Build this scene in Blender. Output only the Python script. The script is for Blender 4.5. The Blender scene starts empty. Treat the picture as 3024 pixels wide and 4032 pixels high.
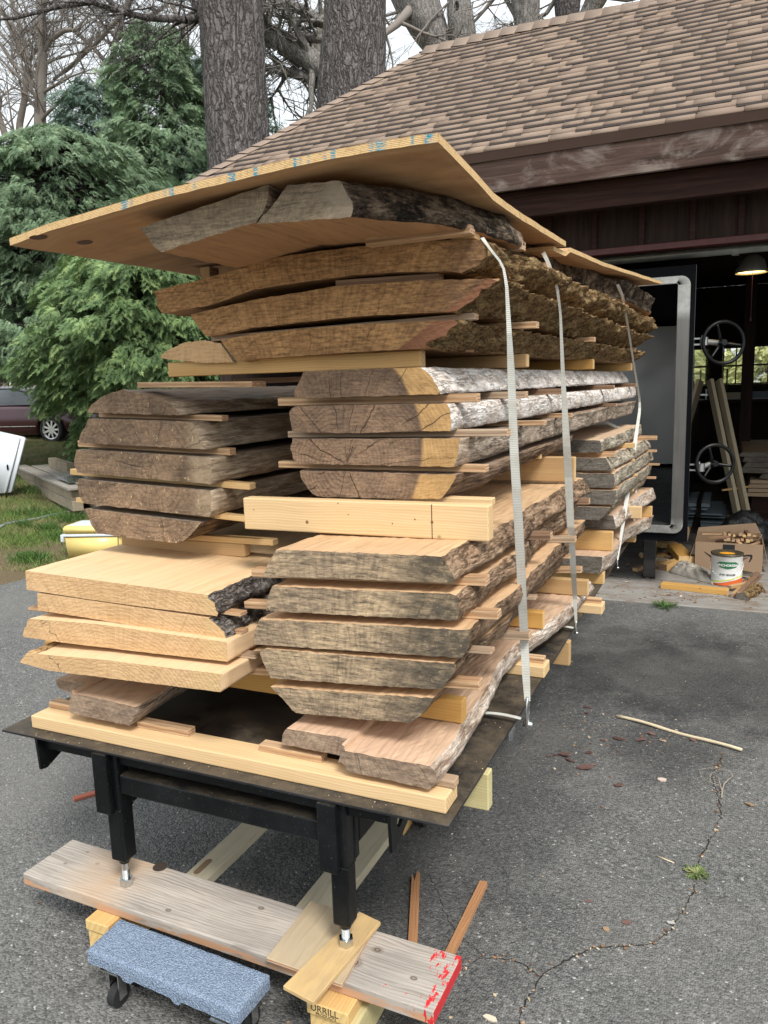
import bpy, bmesh, math, random
import numpy as np
from mathutils import Vector, Matrix, Euler, noise as mn

# ---------------------------------------------------------------- camera, world, sun, exposure
sc = bpy.context.scene
COL = sc.collection
H = 1.68                                   # eye height above the driveway
YAW, PITCH, ROLL, FPX = math.radians(24.332), math.radians(9.273), math.radians(1.7006), 3040.24

def cam_axes():
    f = np.array([-math.sin(YAW) * math.cos(PITCH), math.cos(YAW) * math.cos(PITCH), -math.sin(PITCH)])
    r = np.array([math.cos(YAW), math.sin(YAW), 0])
    d = np.cross(f, r)
    return r * math.cos(ROLL) + d * math.sin(ROLL), -r * math.sin(ROLL) + d * math.cos(ROLL), f
CR, CD, CF = cam_axes()
cam = bpy.data.cameras.new('camera')
cam.sensor_fit = 'VERTICAL'; cam.sensor_height = 36.0; cam.lens = 36.0 * FPX / 4032
cam.clip_start = 0.05; cam.clip_end = 600
co = bpy.data.objects.new('camera', cam); COL.objects.link(co)
m3 = Matrix(((CR[0], -CD[0], -CF[0]), (CR[1], -CD[1], -CF[1]), (CR[2], -CD[2], -CF[2])))
co.matrix_world = Matrix.Translation((0, 0, H)) @ m3.to_4x4()
sc.camera = co

SUN_EL, SUN_AZ = math.radians(52), math.radians(136)   # azimuth: clockwise from +Y
w = bpy.data.worlds.new('World'); sc.world = w; w.use_nodes = True
nt = w.node_tree; bg = nt.nodes['Background']
sky = nt.nodes.new('ShaderNodeTexSky'); sky.sky_type = 'NISHITA'; sky.sun_disc = False
sky.sun_elevation = SUN_EL; sky.sun_rotation = SUN_AZ
sky.air_density = 1.6; sky.dust_density = 4.0; sky.ozone_density = 1.0
hs = nt.nodes.new('ShaderNodeHueSaturation'); hs.inputs['Saturation'].default_value = 0.32
tcw = nt.nodes.new('ShaderNodeTexCoord'); nzw = nt.nodes.new('ShaderNodeTexNoise')
nzw.inputs['Scale'].default_value = 2.2; nzw.inputs['Detail'].default_value = 5
mpw = nt.nodes.new('ShaderNodeMapping'); mpw.inputs['Scale'].default_value = (1, 1, 2.5)
mxw = nt.nodes.new('ShaderNodeMix'); mxw.data_type = 'RGBA'; mxw.inputs[7].default_value = (13, 14, 14.6, 1)
rpw = nt.nodes.new('ShaderNodeMapRange'); rpw.inputs[1].default_value = .35; rpw.inputs[2].default_value = .7
rpw.inputs[3].default_value = .45; rpw.inputs[4].default_value = .95
nt.links.new(tcw.outputs['Generated'], mpw.inputs[0]); nt.links.new(mpw.outputs[0], nzw.inputs['Vector'])
nt.links.new(nzw.outputs['Fac'], rpw.inputs[0]); nt.links.new(rpw.outputs[0], mxw.inputs[0])
nt.links.new(sky.outputs[0], hs.inputs['Color']); nt.links.new(hs.outputs[0], mxw.inputs[6])
nt.links.new(mxw.outputs[2], bg.inputs['Color']); bg.inputs['Strength'].default_value = 0.072
su = bpy.data.lights.new('sun', 'SUN'); su.energy = 2.1; su.angle = math.radians(16); su.color = (1, .965, .91)
so = bpy.data.objects.new('sun', su); COL.objects.link(so)
sdir = Vector((math.sin(SUN_AZ) * math.cos(SUN_EL), math.cos(SUN_AZ) * math.cos(SUN_EL), math.sin(SUN_EL)))
so.rotation_euler = sdir.to_track_quat('Z', 'Y').to_euler()
so.location = (2, -4, 9)
sc.view_settings.view_transform = 'Standard'; sc.view_settings.look = 'None'
sc.view_settings.exposure = 0.84; sc.view_settings.gamma = 1.0
sc.render.engine = 'CYCLES'; sc.cycles.max_bounces = 6; sc.cycles.transparent_max_bounces = 6

# ---------------------------------------------------------------- measuring on real planes
# each entry: origin and scale of a view in which outlines were read off the photograph
CROP = {0: (0, 0, 1.8228), 1: (0, 0, .9114), 2: (1512, 0, .9114), 3: (0, 900, .7836), 4: (1000, 900, .7836),
        5: (2200, 950, .7007), 6: (0, 1900, .7836), 7: (900, 1900, .9042), 8: (0, 2700, 1.1453), 9: (1500, 2600, .9186),
        10: (0, 1450, .3844), 11: (1900, 1750, .36167), 12: (1850, 850, .48222), 13: (2500, 1950, .31585),
        14: (2600, 900, .49707), 15: (0, 2700, .6028), 16: (200, 3300, .6028), 17: (1000, 3000, .5425),
        18: (1700, 2500, .7981), 19: (500, 650, .9644), 20: (0, 0, .6028)}

def ray(c, x, y):
    o = CROP[c]; px, py = o[0] + x * o[2], o[1] + y * o[2]
    return CR * ((px - 1512) / FPX) + CD * ((py - 2016) / FPX) + CF
def onY(c, x, y, Y): d = ray(c, x, y); d = d * (Y / d[1]); return Vector((d[0], d[1], d[2] + H))
def onX(c, x, y, X): d = ray(c, x, y); d = d * (X / d[0]); return Vector((d[0], d[1], d[2] + H))
def onZ(c, x, y, Z): d = ray(c, x, y); d = d * ((Z - H) / d[2]); return Vector((d[0], d[1], d[2] + H))
def face(c, pts, Y):
    out = []
    for p in pts:
        cc, x, y = (c, *p) if len(p) == 2 else p
        q = onY(cc, x, y, Y); out.append((q.x, q.z))
    return out

# ---------------------------------------------------------------- object helpers
def tag(o, label=None, cat=None, group=None, kind=None):
    if label: o['label'] = label
    if cat: o['category'] = cat
    if group: o['group'] = group
    if kind: o['kind'] = kind
    return o
def link(name, me, mats, parent=None, loc=None):
    o = bpy.data.objects.new(name, me); COL.objects.link(o)
    for m in (mats if isinstance(mats, (list, tuple)) else [mats]): me.materials.append(m)
    if loc is not None: o.location = loc
    if parent: o.parent = parent
    return o
def empty(name, loc, label, cat, group=None, rz=0):
    o = bpy.data.objects.new(name, None); COL.objects.link(o); o.location = loc; o.rotation_euler = (0, 0, rz)
    o.empty_display_size = .1
    return tag(o, label, cat, group)
def mesh_from(verts, faces, name='m', smooth=False, midx=None):
    me = bpy.data.meshes.new(name); me.from_pydata([tuple(v) for v in verts], [], faces)
    if smooth: me.polygons.foreach_set('use_smooth', [True] * len(me.polygons))
    if midx is not None: me.polygons.foreach_set('material_index', midx)
    me.update(); return me
def fast_mesh(V, F, name='m'):
    """V (n,3), F (m,k) arrays"""
    me = bpy.data.meshes.new(name); V = np.asarray(V, np.float32); F = np.asarray(F, np.int32)
    k = F.shape[1]; me.vertices.add(len(V)); me.vertices.foreach_set('co', V.ravel())
    me.loops.add(F.size); me.loops.foreach_set('vertex_index', F.ravel())
    me.polygons.add(len(F)); me.polygons.foreach_set('loop_start', np.arange(0, F.size, k, dtype=np.int32))
    me.update(calc_edges=True); me.validate(); return me
def bm_mesh(bm, smooth=False, name='m'):
    me = bpy.data.meshes.new(name); bm.normal_update(); bm.to_mesh(me); bm.free()
    if smooth: me.polygons.foreach_set('use_smooth', [True] * len(me.polygons))
    return me
def add_box(bm, x0, x1, y0, y1, z0, z1, bev=0, seg=1, mi=0, M=None):
    r = bmesh.ops.create_cube(bm, size=1)
    vs = r['verts']
    for v in vs: v.co = Vector(((x0 + x1) / 2 + v.co.x * (x1 - x0), (y0 + y1) / 2 + v.co.y * (y1 - y0), (z0 + z1) / 2 + v.co.z * (z1 - z0)))
    if bev:
        es = list({e for v in vs for e in v.link_edges})
        rr = bmesh.ops.bevel(bm, geom=es, offset=bev, segments=seg, affect='EDGES', profile=.5)
        vs = list({v for f in rr['faces'] for v in f.verts} | {v for v in vs if v.is_valid})
        vs = [v for v in vs if v.is_valid]
    fs = {f for v in vs for f in v.link_faces}
    for f in fs: f.material_index = mi
    if M is not None:
        for v in vs: v.co = M @ v.co
    return vs
def add_cyl(bm, p0, p1, r0, r1=None, n=16, caps=True, mi=0):
    p0, p1 = Vector(p0), Vector(p1); r1 = r0 if r1 is None else r1
    q = (p1 - p0).to_track_quat('Z', 'Y')
    A = [bm.verts.new(p0 + q @ Vector((math.cos(a) * r0, math.sin(a) * r0, 0))) for a in (2 * math.pi * i / n for i in range(n))]
    B = [bm.verts.new(p1 + q @ Vector((math.cos(a) * r1, math.sin(a) * r1, 0))) for a in (2 * math.pi * i / n for i in range(n))]
    fs = []
    for i in range(n): fs.append(bm.faces.new((A[i], A[(i + 1) % n], B[(i + 1) % n], B[i])))
    if caps: fs.append(bm.faces.new(A[::-1])); fs.append(bm.faces.new(B))
    for f in fs: f.material_index = mi
    return A + B
def add_tube(bm, pts, rad, n=8, flat=None):
    """round tube along points; rad a number or list"""
    pts = [Vector(p) for p in pts]; k = len(pts)
    rads = rad if isinstance(rad, (list, tuple)) else [rad] * k
    rings = []; up = Vector((0, 0, 1))
    for i, p in enumerate(pts):
        t = (pts[min(i + 1, k - 1)] - pts[max(i - 1, 0)]).normalized()
        a = t.cross(up)
        if a.length < 1e-3: a = t.cross(Vector((1, 0, 0)))
        a.normalize(); b = a.cross(t)
        rings.append([bm.verts.new(p + a * math.cos(q) * rads[i] + b * math.sin(q) * rads[i] * (flat or 1)) for q in (2 * math.pi * j / n for j in range(n))])
    for i in range(k - 1):
        for j in range(n): bm.faces.new((rings[i][j], rings[i][(j + 1) % n], rings[i + 1][(j + 1) % n], rings[i + 1][j]))
    bm.faces.new(rings[0][::-1]); bm.faces.new(rings[-1])
def lathe(bm, prof, n=32, M=None, mi=0):
    rings = []
    for r, z in prof:
        if r < 1e-5: rings.append([bm.verts.new((0, 0, z))] * n)
        else: rings.append([bm.verts.new((r * math.cos(2 * math.pi * i / n), r * math.sin(2 * math.pi * i / n), z)) for i in range(n)])
    for a, b in zip(rings, rings[1:]):
        for i in range(n):
            q = []
            for v in (a[i], a[(i + 1) % n], b[(i + 1) % n], b[i]):
                if v not in q: q.append(v)
            if len(q) > 2: bm.faces.new(q).material_index = mi
    vs = {v for r in rings for v in r}
    if M is not None:
        for v in vs: v.co = M @ v.co

# ---------------------------------------------------------------- node helper
class G:
    def __init__(s, name, rough=.7, metal=0, spec=None):
        s.m = bpy.data.materials.new(name); s.m.use_nodes = True; s.nt = s.m.node_tree
        s.b = s.nt.nodes['Principled BSDF']; s.b.inputs['Roughness'].default_value = rough
        s.b.inputs['Metallic'].default_value = metal
        if spec is not None: s.b.inputs['Specular IOR Level'].default_value = spec
        s._pos = s._obj = None
    def put(s, sock, v):
        if isinstance(v, bpy.types.NodeSocket): s.nt.links.new(v, sock)
        elif isinstance(v, (tuple, list)) and sock.type == 'RGBA' and len(v) == 3: sock.default_value = (*v, 1)
        else: sock.default_value = v
    def n(s, t, ins=None, **pr):
        nd = s.nt.nodes.new('ShaderNode' + t)
        for k, v in pr.items(): setattr(nd, k, v)
        for k, v in (ins or {}).items(): s.put(nd.inputs[k], v)
        return nd
    @property
    def pos(s):
        if s._pos is None: s._pos = s.n('NewGeometry').outputs['Position']
        return s._pos
    @property
    def obj(s):
        if s._obj is None:
            tc = s.n('TexCoord').outputs['Object']; oi = s.n('ObjectInfo').outputs['Random']
            cmb = s.n('CombineXYZ', {0: s.mul(oi, 37.), 1: s.mul(oi, 11.3), 2: s.mul(oi, 5.7)}).outputs[0]
            s._obj = s.n('VectorMath', {0: tc, 1: cmb}, operation='ADD').outputs[0]
        return s._obj
    def rawobj(s): return s.n('TexCoord').outputs['Object']
    def rnd(s): return s.n('ObjectInfo').outputs['Random']
    def map(s, v, scale=(1, 1, 1), loc=(0, 0, 0), rot=(0, 0, 0)):
        return s.n('Mapping', {0: v, 1: loc, 2: rot, 3: scale}).outputs[0]
    def noise(s, v, sc_=5, det=4, ro=.55, dist=0): return s.n('TexNoise', {'Vector': v, 'Scale': sc_, 'Detail': det, 'Roughness': ro, 'Distortion': dist}).outputs['Fac']
    def vor(s, v, sc_=5, feat='F1', out='Distance', rnd=1): return s.n('TexVoronoi', {'Vector': v, 'Scale': sc_, 'Randomness': rnd}, feature=feat).outputs[out]
    def math(s, op, a, b=0., c=None):
        i = {0: a, 1: b}
        if c is not None: i[2] = c
        return s.n('Math', i, operation=op).outputs[0]
    def mul(s, a, b): return s.math('MULTIPLY', a, b)
    def add(s, a, b): return s.math('ADD', a, b)
    def rng(s, v, a, b, c=0., d=1.): return s.n('MapRange', {0: v, 1: a, 2: b, 3: c, 4: d}).outputs[0]
    def mix(s, f, a, b, mode='MIX'): return s.n('Mix', {0: f, 6: a, 7: b}, data_type='RGBA', blend_type=mode).outputs[2]
    def ramp(s, f, stops):
        nd = s.n('ValToRGB', {0: f}); e = nd.color_ramp.elements
        while len(e) > 1: e.remove(e[-1])
        e[0].position = stops[0][0]; e[0].color = (*stops[0][1], 1)
        for p, c in stops[1:]: q = e.new(p); q.color = (*c, 1)
        return nd.outputs[0]
    def sep(s, v): return s.n('SeparateXYZ', {0: v}).outputs
    def bump(s, h, st=.3, d=.01, nrm=None):
        i = {'Height': h, 'Strength': st, 'Distance': d}
        if nrm is not None: i['Normal'] = nrm
        o = s.n('Bump', i).outputs[0]; s.put(s.b.inputs['Normal'], o); return o
    def col(s, c): s.put(s.b.inputs['Base Color'], c); return s
    def rough(s, c): s.put(s.b.inputs['Roughness'], c); return s

def plain(name, c, rough=.6, metal=0, spec=None, var=.12, vs=8, bump=0, bs=60):
    g = G(name, rough, metal, spec)
    nz = g.noise(g.obj, vs, 5, .6)
    g.col(g.mix(nz, tuple(x * (1 - var) for x in c), tuple(min(1, x * (1 + var)) for x in c)))
    g.rough(g.rng(g.noise(g.obj, vs * 2, 3), .3, .7, max(0, rough - .08), min(1, rough + .08)))
    if bump: g.bump(g.noise(g.obj, bs, 5, .7), bump, .004)
    return g.m

def end_grain(name, pith, inner, outer, dark, freq=420, ring=.35, cracks=.6, stain=.4, mask=None, maskcol=None, saw=.5, sawrot=.35, speck=0, sap=None, rim=None, nck=34, fuzz=1.):
    """sawn end: rings and rays about the log's pith in the X-Z plane; mask=(x0, width, slope) colours wood beyond x0"""
    g = G(name, .85, spec=.25); p = g.pos
    wob = g.noise(g.map(p, (1, .2, 1)), 5, 4, .6)
    X, Y, Z = g.sep(p)[:3]
    dx = g.add(g.math('SUBTRACT', X, pith[0]), g.mul(wob, .06)); dz = g.add(g.math('SUBTRACT', Z, pith[1]), g.mul(g.noise(p, 7, 4, .6), .05))
    r = g.math('SQRT', g.add(g.mul(dx, dx), g.mul(dz, dz))); ang = g.math('ARCTAN2', dz, dx)
    rg = g.math('SINE', g.add(g.mul(r, freq), g.mul(g.noise(p, 14, 2), 9)))
    rg = g.rng(rg, -.2, 1, 0, 1)
    base = g.mix(g.rng(g.noise(g.map(p, (1, 1, 1.3)), 5.5, 6, .65), .38, .62), inner, outer)
    rmask = g.rng(g.noise(p, 8, 4, .6), .38, .62)
    base = g.mix(g.mul(g.mul(rg, rmask), ring), base, dark)
    base = g.mix(g.mul(g.rng(g.noise(g.map(p, (1, 1, 1.6)), 3.2, 5, .7), .46, .70), .65 * fuzz), base, tuple(a * .5 + b * .5 for a, b in zip(outer, dark)))
    rayn = g.noise(g.n('CombineXYZ', {0: g.mul(ang, 55), 1: g.mul(r, 7), 2: 0}).outputs[0], 1, 5, .6)
    base = g.mix(g.mul(g.rng(rayn, .46, .6), .4), base, dark)
    sv = g.map(p, (16, 2, 150), rot=(0, sawrot, 0)); sn = g.noise(sv, 1, 6, .75)
    base = g.mix(g.mul(g.rng(sn, .49, .62), saw), base, tuple(x * .6 for x in dark))
    base = g.mix(g.mul(g.rng(sn, .47, .34), saw * .7), base, tuple(min(1, x * 1.35) for x in inner))
    fz = g.noise(p, 95, 3, .8); base = g.mix(g.mul(g.rng(fz, .52, .64), .24 * fuzz), base, tuple(x * .55 for x in dark)); base = g.mix(g.mul(g.rng(fz, .47, .36), .2 * fuzz), base, tuple(min(1, x * 1.3) for x in inner))
    if stain:
        base = g.mix(g.mul(g.rng(g.noise(p, 11, 6, .7), .52, .72), stain), base, tuple(x * .5 for x in dark))
    if mask:
        t = g.rng(g.add(g.add(X, g.mul(g.add(Z, -H), mask[2])), g.mul(g.add(g.noise(p, 16, 4), -.5), .05)), mask[0], mask[0] + mask[1])
        t = g.mul(t, g.rng(g.noise(g.map(p, (1, 1, 2)), 24, 5, .7), .36, .56, .35, .92))
        base = g.mix(t, base, maskcol)
    if speck:
        base = g.mix(g.mul(g.rng(g.noise(g.map(p, (1, 1, .6)), 75, 3, .8), .64, .7), speck), base, (.62, .45, .25))
    h = g.add(g.mul(sn, .8), g.mul(rg, .15))
    if sap:
        ex, ez = g.add(X, -sap[0]), g.add(Z, -(H + sap[1])); rr = g.math('SQRT', g.add(g.mul(ex, ex), g.mul(ez, ez)))
        rr = g.add(rr, g.mul(g.add(g.noise(p, 10, 4), -.5), .022))
        t = g.rng(rr, sap[2], sap[2] + .010)
        sc_ = g.mix(g.rng(g.noise(p, 18, 5, .7), .35, .65), maskcol, tuple(x * .72 for x in maskcol)); sc_ = g.mix(g.mul(g.rng(sn, .5, .7), .5), sc_, (.26, .15, .06))
        dk = g.mul(g.rng(rr, sap[2] - .05, sap[2]), .45); base = g.mix(dk, base, tuple(x * .6 for x in dark)); base = g.mix(t, base, sc_)
    if rim:
        q = g.add(g.add(X, g.mul(g.add(Z, -H), rim[1])), g.mul(g.add(g.noise(p, 30, 3), -.5), .02)); base = g.mix(g.rng(q, rim[0], rim[0] + .006), base, rim[2])
    if cracks:
        aa = g.add(g.mul(ang, nck / 6.283), g.mul(g.add(g.noise(p, 12, 3), -.5), .55)); cell = g.math('FLOOR', aa); fr = g.math('ABSOLUTE', g.add(g.math('FRACT', aa), -.5))
        wn = g.n('TexWhiteNoise', {'W': cell}, noise_dimensions='1D').outputs[0]
        wid = g.math('DIVIDE', g.mul(g.math('SUBTRACT', wn, .25), .0030 * nck / 6.283), g.math('MAXIMUM', r, .02))
        seg_ = g.noise(g.n('CombineXYZ', {0: g.mul(cell, 7.31), 1: g.mul(r, 9), 2: 1.}).outputs[0], 1, 1)
        ck = g.mul(g.math('LESS_THAN', fr, wid), g.rng(seg_, .47, .52))
        base = g.mix(g.mul(ck, cracks), base, (.03, .018, .012)); h = g.add(h, g.mul(ck, -1.6))
    g.col(base); g.bump(h, .7, .004); return g.m

def plank_face(name, c1, c2, dark, ax='y', knots=.25, saw=.25, scale=1., rough=.75, grey=None, greyamt=0, pink=None):
    """flat sawn face, long grain along world axis ax"""
    g = G(name, rough, spec=.3); p = g.pos
    s1 = (22, .9, 22) if ax == 'y' else (.9, 22, 22)
    s2 = (90, 2.5, 90) if ax == 'y' else (2.5, 90, 90)
    dist = g.n('VectorMath', {0: p, 1: g.n('VectorMath', {0: g.n('TexNoise', {'Vector': p, 'Scale': 3., 'Detail': 2.}).outputs['Color'], 'Scale': .05}, operation='SCALE').outputs[0]}, operation='ADD').outputs[0]
    a = g.noise(g.map(dist, s1), scale, 4, .55); b = g.noise(g.map(dist, s2), scale, 4, .6)
    base = g.mix(g.rng(a, .3, .7), c1, c2)
    base = g.mix(g.mul(g.rng(b, .5, .64), .5), base, dark)
    base = g.mix(g.mul(g.rng(g.noise(p, 2.2, 4, .6), .45, .7), .45), base, pink or tuple(x * .8 for x in c2))
    kn = g.vor(g.map(p, (1, .6, 1)), 2.2); base = g.mix(g.mul(g.rng(kn, .03, .015), knots), base, tuple(x * .5 for x in dark))
    sw = g.math('SINE', g.add(g.mul(g.sep(p)[1 if ax == 'y' else 0], 900), g.mul(g.noise(p, 4, 2), 8)))
    if grey: base = g.mix(g.mul(g.rng(g.noise(g.map(p, (3, 1, 3)), 2.5, 5, .65), .42, .62), greyamt), base, grey)
    base = g.mix(g.mul(g.rng(sw, .3, 1), saw * .35), base, dark)
    g.col(base); g.bump(g.add(b, g.mul(sw, saw * .4)), .3, .003); return g.m

def bark(name, c1, c2, c3, sx=6, sy=2, sz=14, bump=1., dist=.012, fleck=None, crack=.6, sheet=None, streak=.45):
    g = G(name, .95, spec=.15); p = g.pos
    v = g.map(p, (sx, sy, sz))
    a = g.noise(v, 3.2, 8, .68, .4); b = g.noise(v, 11, 6, .7)
    base = g.ramp(a, [(.38, c1), (.49, c2), (.61, c3)])
    base = g.mix(g.mul(g.rng(b, .5, .62), .55), base, tuple(x * (.35 + .45 * (streak < .3)) for x in c1))
    base = g.mix(g.mul(g.rng(b, .46, .36), .55), base, tuple(min(1, x * 1.35) for x in c3))
    str_ = g.noise(g.map(p, (sx * 2, sy * 1.1, sz * 3.4)), 2.4, 6, .72, .8)
    ck = g.mul(g.rng(g.math('ABSOLUTE', g.math('SUBTRACT', str_, .5)), 0, .028, 1, 0), g.rng(g.noise(g.map(p, (sx, sy, sz)), 1.4, 3), .40, .55))
    base = g.mix(g.mul(g.rng(str_, .5, .72), streak), base, tuple(x * .6 for x in c2))
    base = g.mix(g.mul(ck, crack), base, tuple(x * .18 for x in c1))
    if fleck: base = g.mix(g.mul(g.rng(g.noise(g.map(p, (sx * 2, sy * 2, sz)), 7, 4, .6), .62, .68), .8), base, fleck)
    if sheet: base = g.mix(g.rng(g.noise(g.map(p, (1, .6, 3)), 5, 5, .7), .46, .56), base, sheet)
    g.col(base); g.bump(g.add(g.add(g.add(a, g.mul(b, .5)), g.mul(str_, .9)), g.mul(ck, -.7)), bump, dist); return g.m

def lumber(name, c1, c2, dark, rough=.6, gx=1., knots=.7, dirt=0, dirtcol=(.2, .17, .13)):
    """planed construction lumber, grain along the object's local X"""
    g = G(name, rough, spec=.3); p = g.obj
    d = g.n('VectorMath', {0: p, 1: g.n('VectorMath', {0: g.n('TexNoise', {'Vector': g.map(p, (2, 6, 6)), 'Scale': 1.2, 'Detail': 2.}).outputs['Color'], 'Scale': .035}, operation='SCALE').outputs[0]}, operation='ADD').outputs[0]
    wv = g.math('SINE', g.mul(g.add(g.sep(d)[1], g.mul(g.sep(d)[2], 1.3)), 620 * gx))
    b = g.noise(g.map(d, (3, 130, 130)), 1, 4, .6)
    base = g.mix(g.rng(g.noise(g.map(d, (1, 18, 18)), 1.3, 3), .3, .7), c1, c2)
    base = g.mix(g.mul(g.rng(wv, -.2, 1), .32), base, dark)
    base = g.mix(g.mul(g.rng(b, .5, .75), .35), base, dark)
    kn = g.vor(g.map(p, (1, 1.3, 1.3)), 6.5)
    base = g.mix(g.mul(g.rng(g.noise(p, 55, 3, .8), .70, .74), .5), base, tuple(x * .5 for x in dark))
    base = g.mix(g.mul(g.rng(g.noise(g.map(p, (1, 4, 4)), 4, 5, .7), .5, .75), .3), base, tuple(x * .8 for x in c2))
    base = g.mix(g.mul(g.rng(kn, .06, .035), knots), base, tuple(x * .42 for x in dark))
    if dirt: base = g.mix(g.mul(g.rng(g.noise(p, 6, 6, .7), .48, .68), dirt), base, dirtcol)
    g.col(base); g.bump(g.add(b, g.mul(wv, .15)), .25, .002); return g.m
def lumber_end(name, c1, dark, freq=500):
    g = G(name, .8, spec=.2); p = g.obj; s = g.sep(p)
    r = g.math('SQRT', g.add(g.mul(s[1], s[1]), g.mul(g.add(s[2], .05), g.add(s[2], .05))))
    base = g.mix(g.mul(g.rng(g.math('SINE', g.mul(r, freq)), -.1, 1), .45), c1, dark)
    base = g.mix(g.mul(g.rng(g.noise(p, 60, 4, .7), .5, .7), .4), base, dark)
    g.col(base); g.bump(g.noise(p, 150, 3), .3, .002); return g.m

def resample(pts, n, us=None):
    P = np.array([[p[0], p[1]] for p in pts], float); d = np.r_[0, np.cumsum(np.linalg.norm(np.diff(P, axis=0), axis=1))]
    t = (np.linspace(0, 1, n + 1) if us is None else np.array(us)) * d[-1]
    return np.c_[np.interp(t, d, P[:, 0]), np.interp(t, d, P[:, 1])]

def nz3(x, y, z): return mn.noise(Vector((x, y, z)))
def fbm(x, y, z, o=4):
    s = 0; a = 1
    for i in range(o): s += a * mn.noise(Vector((x, y, z))); x *= 2.03; y *= 2.03; z *= 2.03; a *= .5
    return s

def wavef(seed, amp, k=1.6, drift=0.):
    """smooth live-edge wander along the length t (0..1)"""
    def f(t, y): return amp * (fbm(seed * 7.3, y * k, 0, 3) - fbm(seed * 7.3, 0, 0, 3)) + drift * t
    return f

def slab_mesh(Y, L, T, B, Lc=(), Rc=(), nu=36, nv=6, ns=44, offL=None, offR=None, zf=None, rough=((.003, 14), (.003, 14)),
              jag=.0024, step=None, seed=0, endskew=0., bite=None):
    """a live-edge slab: traced end outline (top T, bottom B, side points), run back along +Y.
    step=(u, dy): wood left of u is cut back by dy at the near end."""
    us = list(np.linspace(0, 1, nu + 1))
    if step: us = sorted(us + [step[0] - .0006, step[0] + .0006]); 
    nu_ = len(us) - 1
    Tc, Bc = resample(T, 0, us), resample(B, 0, us)
    Lf, Rf = resample([B[0], *Lc, T[0]], nv), resample([B[-1], *Rc, T[-1]], nv)
    U = np.array(us)[:, None, None]; V = np.linspace(0, 1, nv + 1)[None, :, None]
    P = (1 - V) * Bc[:, None] + V * Tc[:, None] + (1 - U) * Lf[None] + U * Rf[None] \
        - ((1 - U) * (1 - V) * Bc[0] + U * (1 - V) * Bc[-1] + (1 - U) * V * Tc[0] + U * V * Tc[-1])
    x0 = P[:, :, 0].min(); xm = P[:, :, 0].mean(); zb = Bc[:, 1].mean()
    org = Vector((xm, Y, zb))
    verts = []; idx = {}
    def disp(i, j, s, x, z, y):
        t = s / ns; u = us[i]
        dl = offL(t, y) if offL else 0; dr = offR(t, y) if offR else 0
        x2 = x + dl * (1 - u) + dr * u; z2 = z + (zf(t, u) if zf else 0)
        for side, uu in ((0, 0), (1, nu_)):
            if i == uu:
                a, f = rough[side]; sgn = -1 if side == 0 else 1
                d = fbm(seed + y * f * .45, z * f, side * 9 + seed, 5)
                x2 += sgn * a * (d * 1.3 + abs(fbm(y * f * 1.7, z * f * 2.2, seed + 3, 3)) * .8) * (1 if 0 < j < nv else .7)
                z2 += a * .45 * nz3(y * f * 1.3, z * f * 1.7, 31 + seed)
        if i not in (0, nu_) and 0 < j < nv: pass
        elif jag:
            z2 += jag * fbm(x * 70, y * 22, z * 70 + seed, 2)
            x2 += jag * .6 * fbm(x * 60, y * 25, z * 60 + 5 + seed, 2)
        return x2, z2
    for s in range(ns + 1):
        cap = s in (0, ns)
        for i in range(nu_ + 1):
            for j in range(nv + 1):
                if not cap and 0 < i < nu_ and 0 < j < nv: continue
                y = Y + L * s / ns
                x, z = P[i, j]
                x2, z2 = disp(i, j, s, x, z, y)
                yy = y
                if s == 0:
                    if step and us[i] < step[0]: yy += step[1]
                    yy += endskew * (us[i] - .5) + jag * .8 * fbm(x * 50, z * 50, seed, 3)
                    if bite: yy += bite(us[i], j / nv)
                elif step and us[i] < step[0] and s < 4: yy = max(yy, Y + step[1] + .004 * s)
                idx[i, j, s] = len(verts); verts.append((x2 - org.x, yy - org.y, z2 - org.z))
    faces = []; mi = []
    for s, fl in ((0, False), (ns, True)):
        for i in range(nu_):
            for j in range(nv):
                f = [idx[i, j, s], idx[i + 1, j, s], idx[i + 1, j + 1, s], idx[i, j + 1, s]]
                faces.append(f[::-1] if fl else f); mi.append(0)
    for s in range(ns):
        for i in range(nu_):
            faces.append([idx[i, nv, s], idx[i + 1, nv, s], idx[i + 1, nv, s + 1], idx[i, nv, s + 1]]); mi.append(1)
            faces.append([idx[i + 1, 0, s], idx[i, 0, s], idx[i, 0, s + 1], idx[i + 1, 0, s + 1]]); mi.append(1)
        for j in range(nv):
            faces.append([idx[0, j, s], idx[0, j + 1, s], idx[0, j + 1, s + 1], idx[0, j, s + 1]]); mi.append(2)
            faces.append([idx[nu_, j + 1, s], idx[nu_, j, s], idx[nu_, j, s + 1], idx[nu_, j + 1, s + 1]]); mi.append(3)
    me = mesh_from(verts, faces, 'slab', False, mi)
    me.polygons.foreach_set('use_smooth', [k >= 2 for k in mi])
    return me, org

def chain_z(ch, x):
    xs = [p[0] for p in ch]; zs = [p[1] for p in ch]
    return float(np.interp(x, xs, zs))

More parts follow.
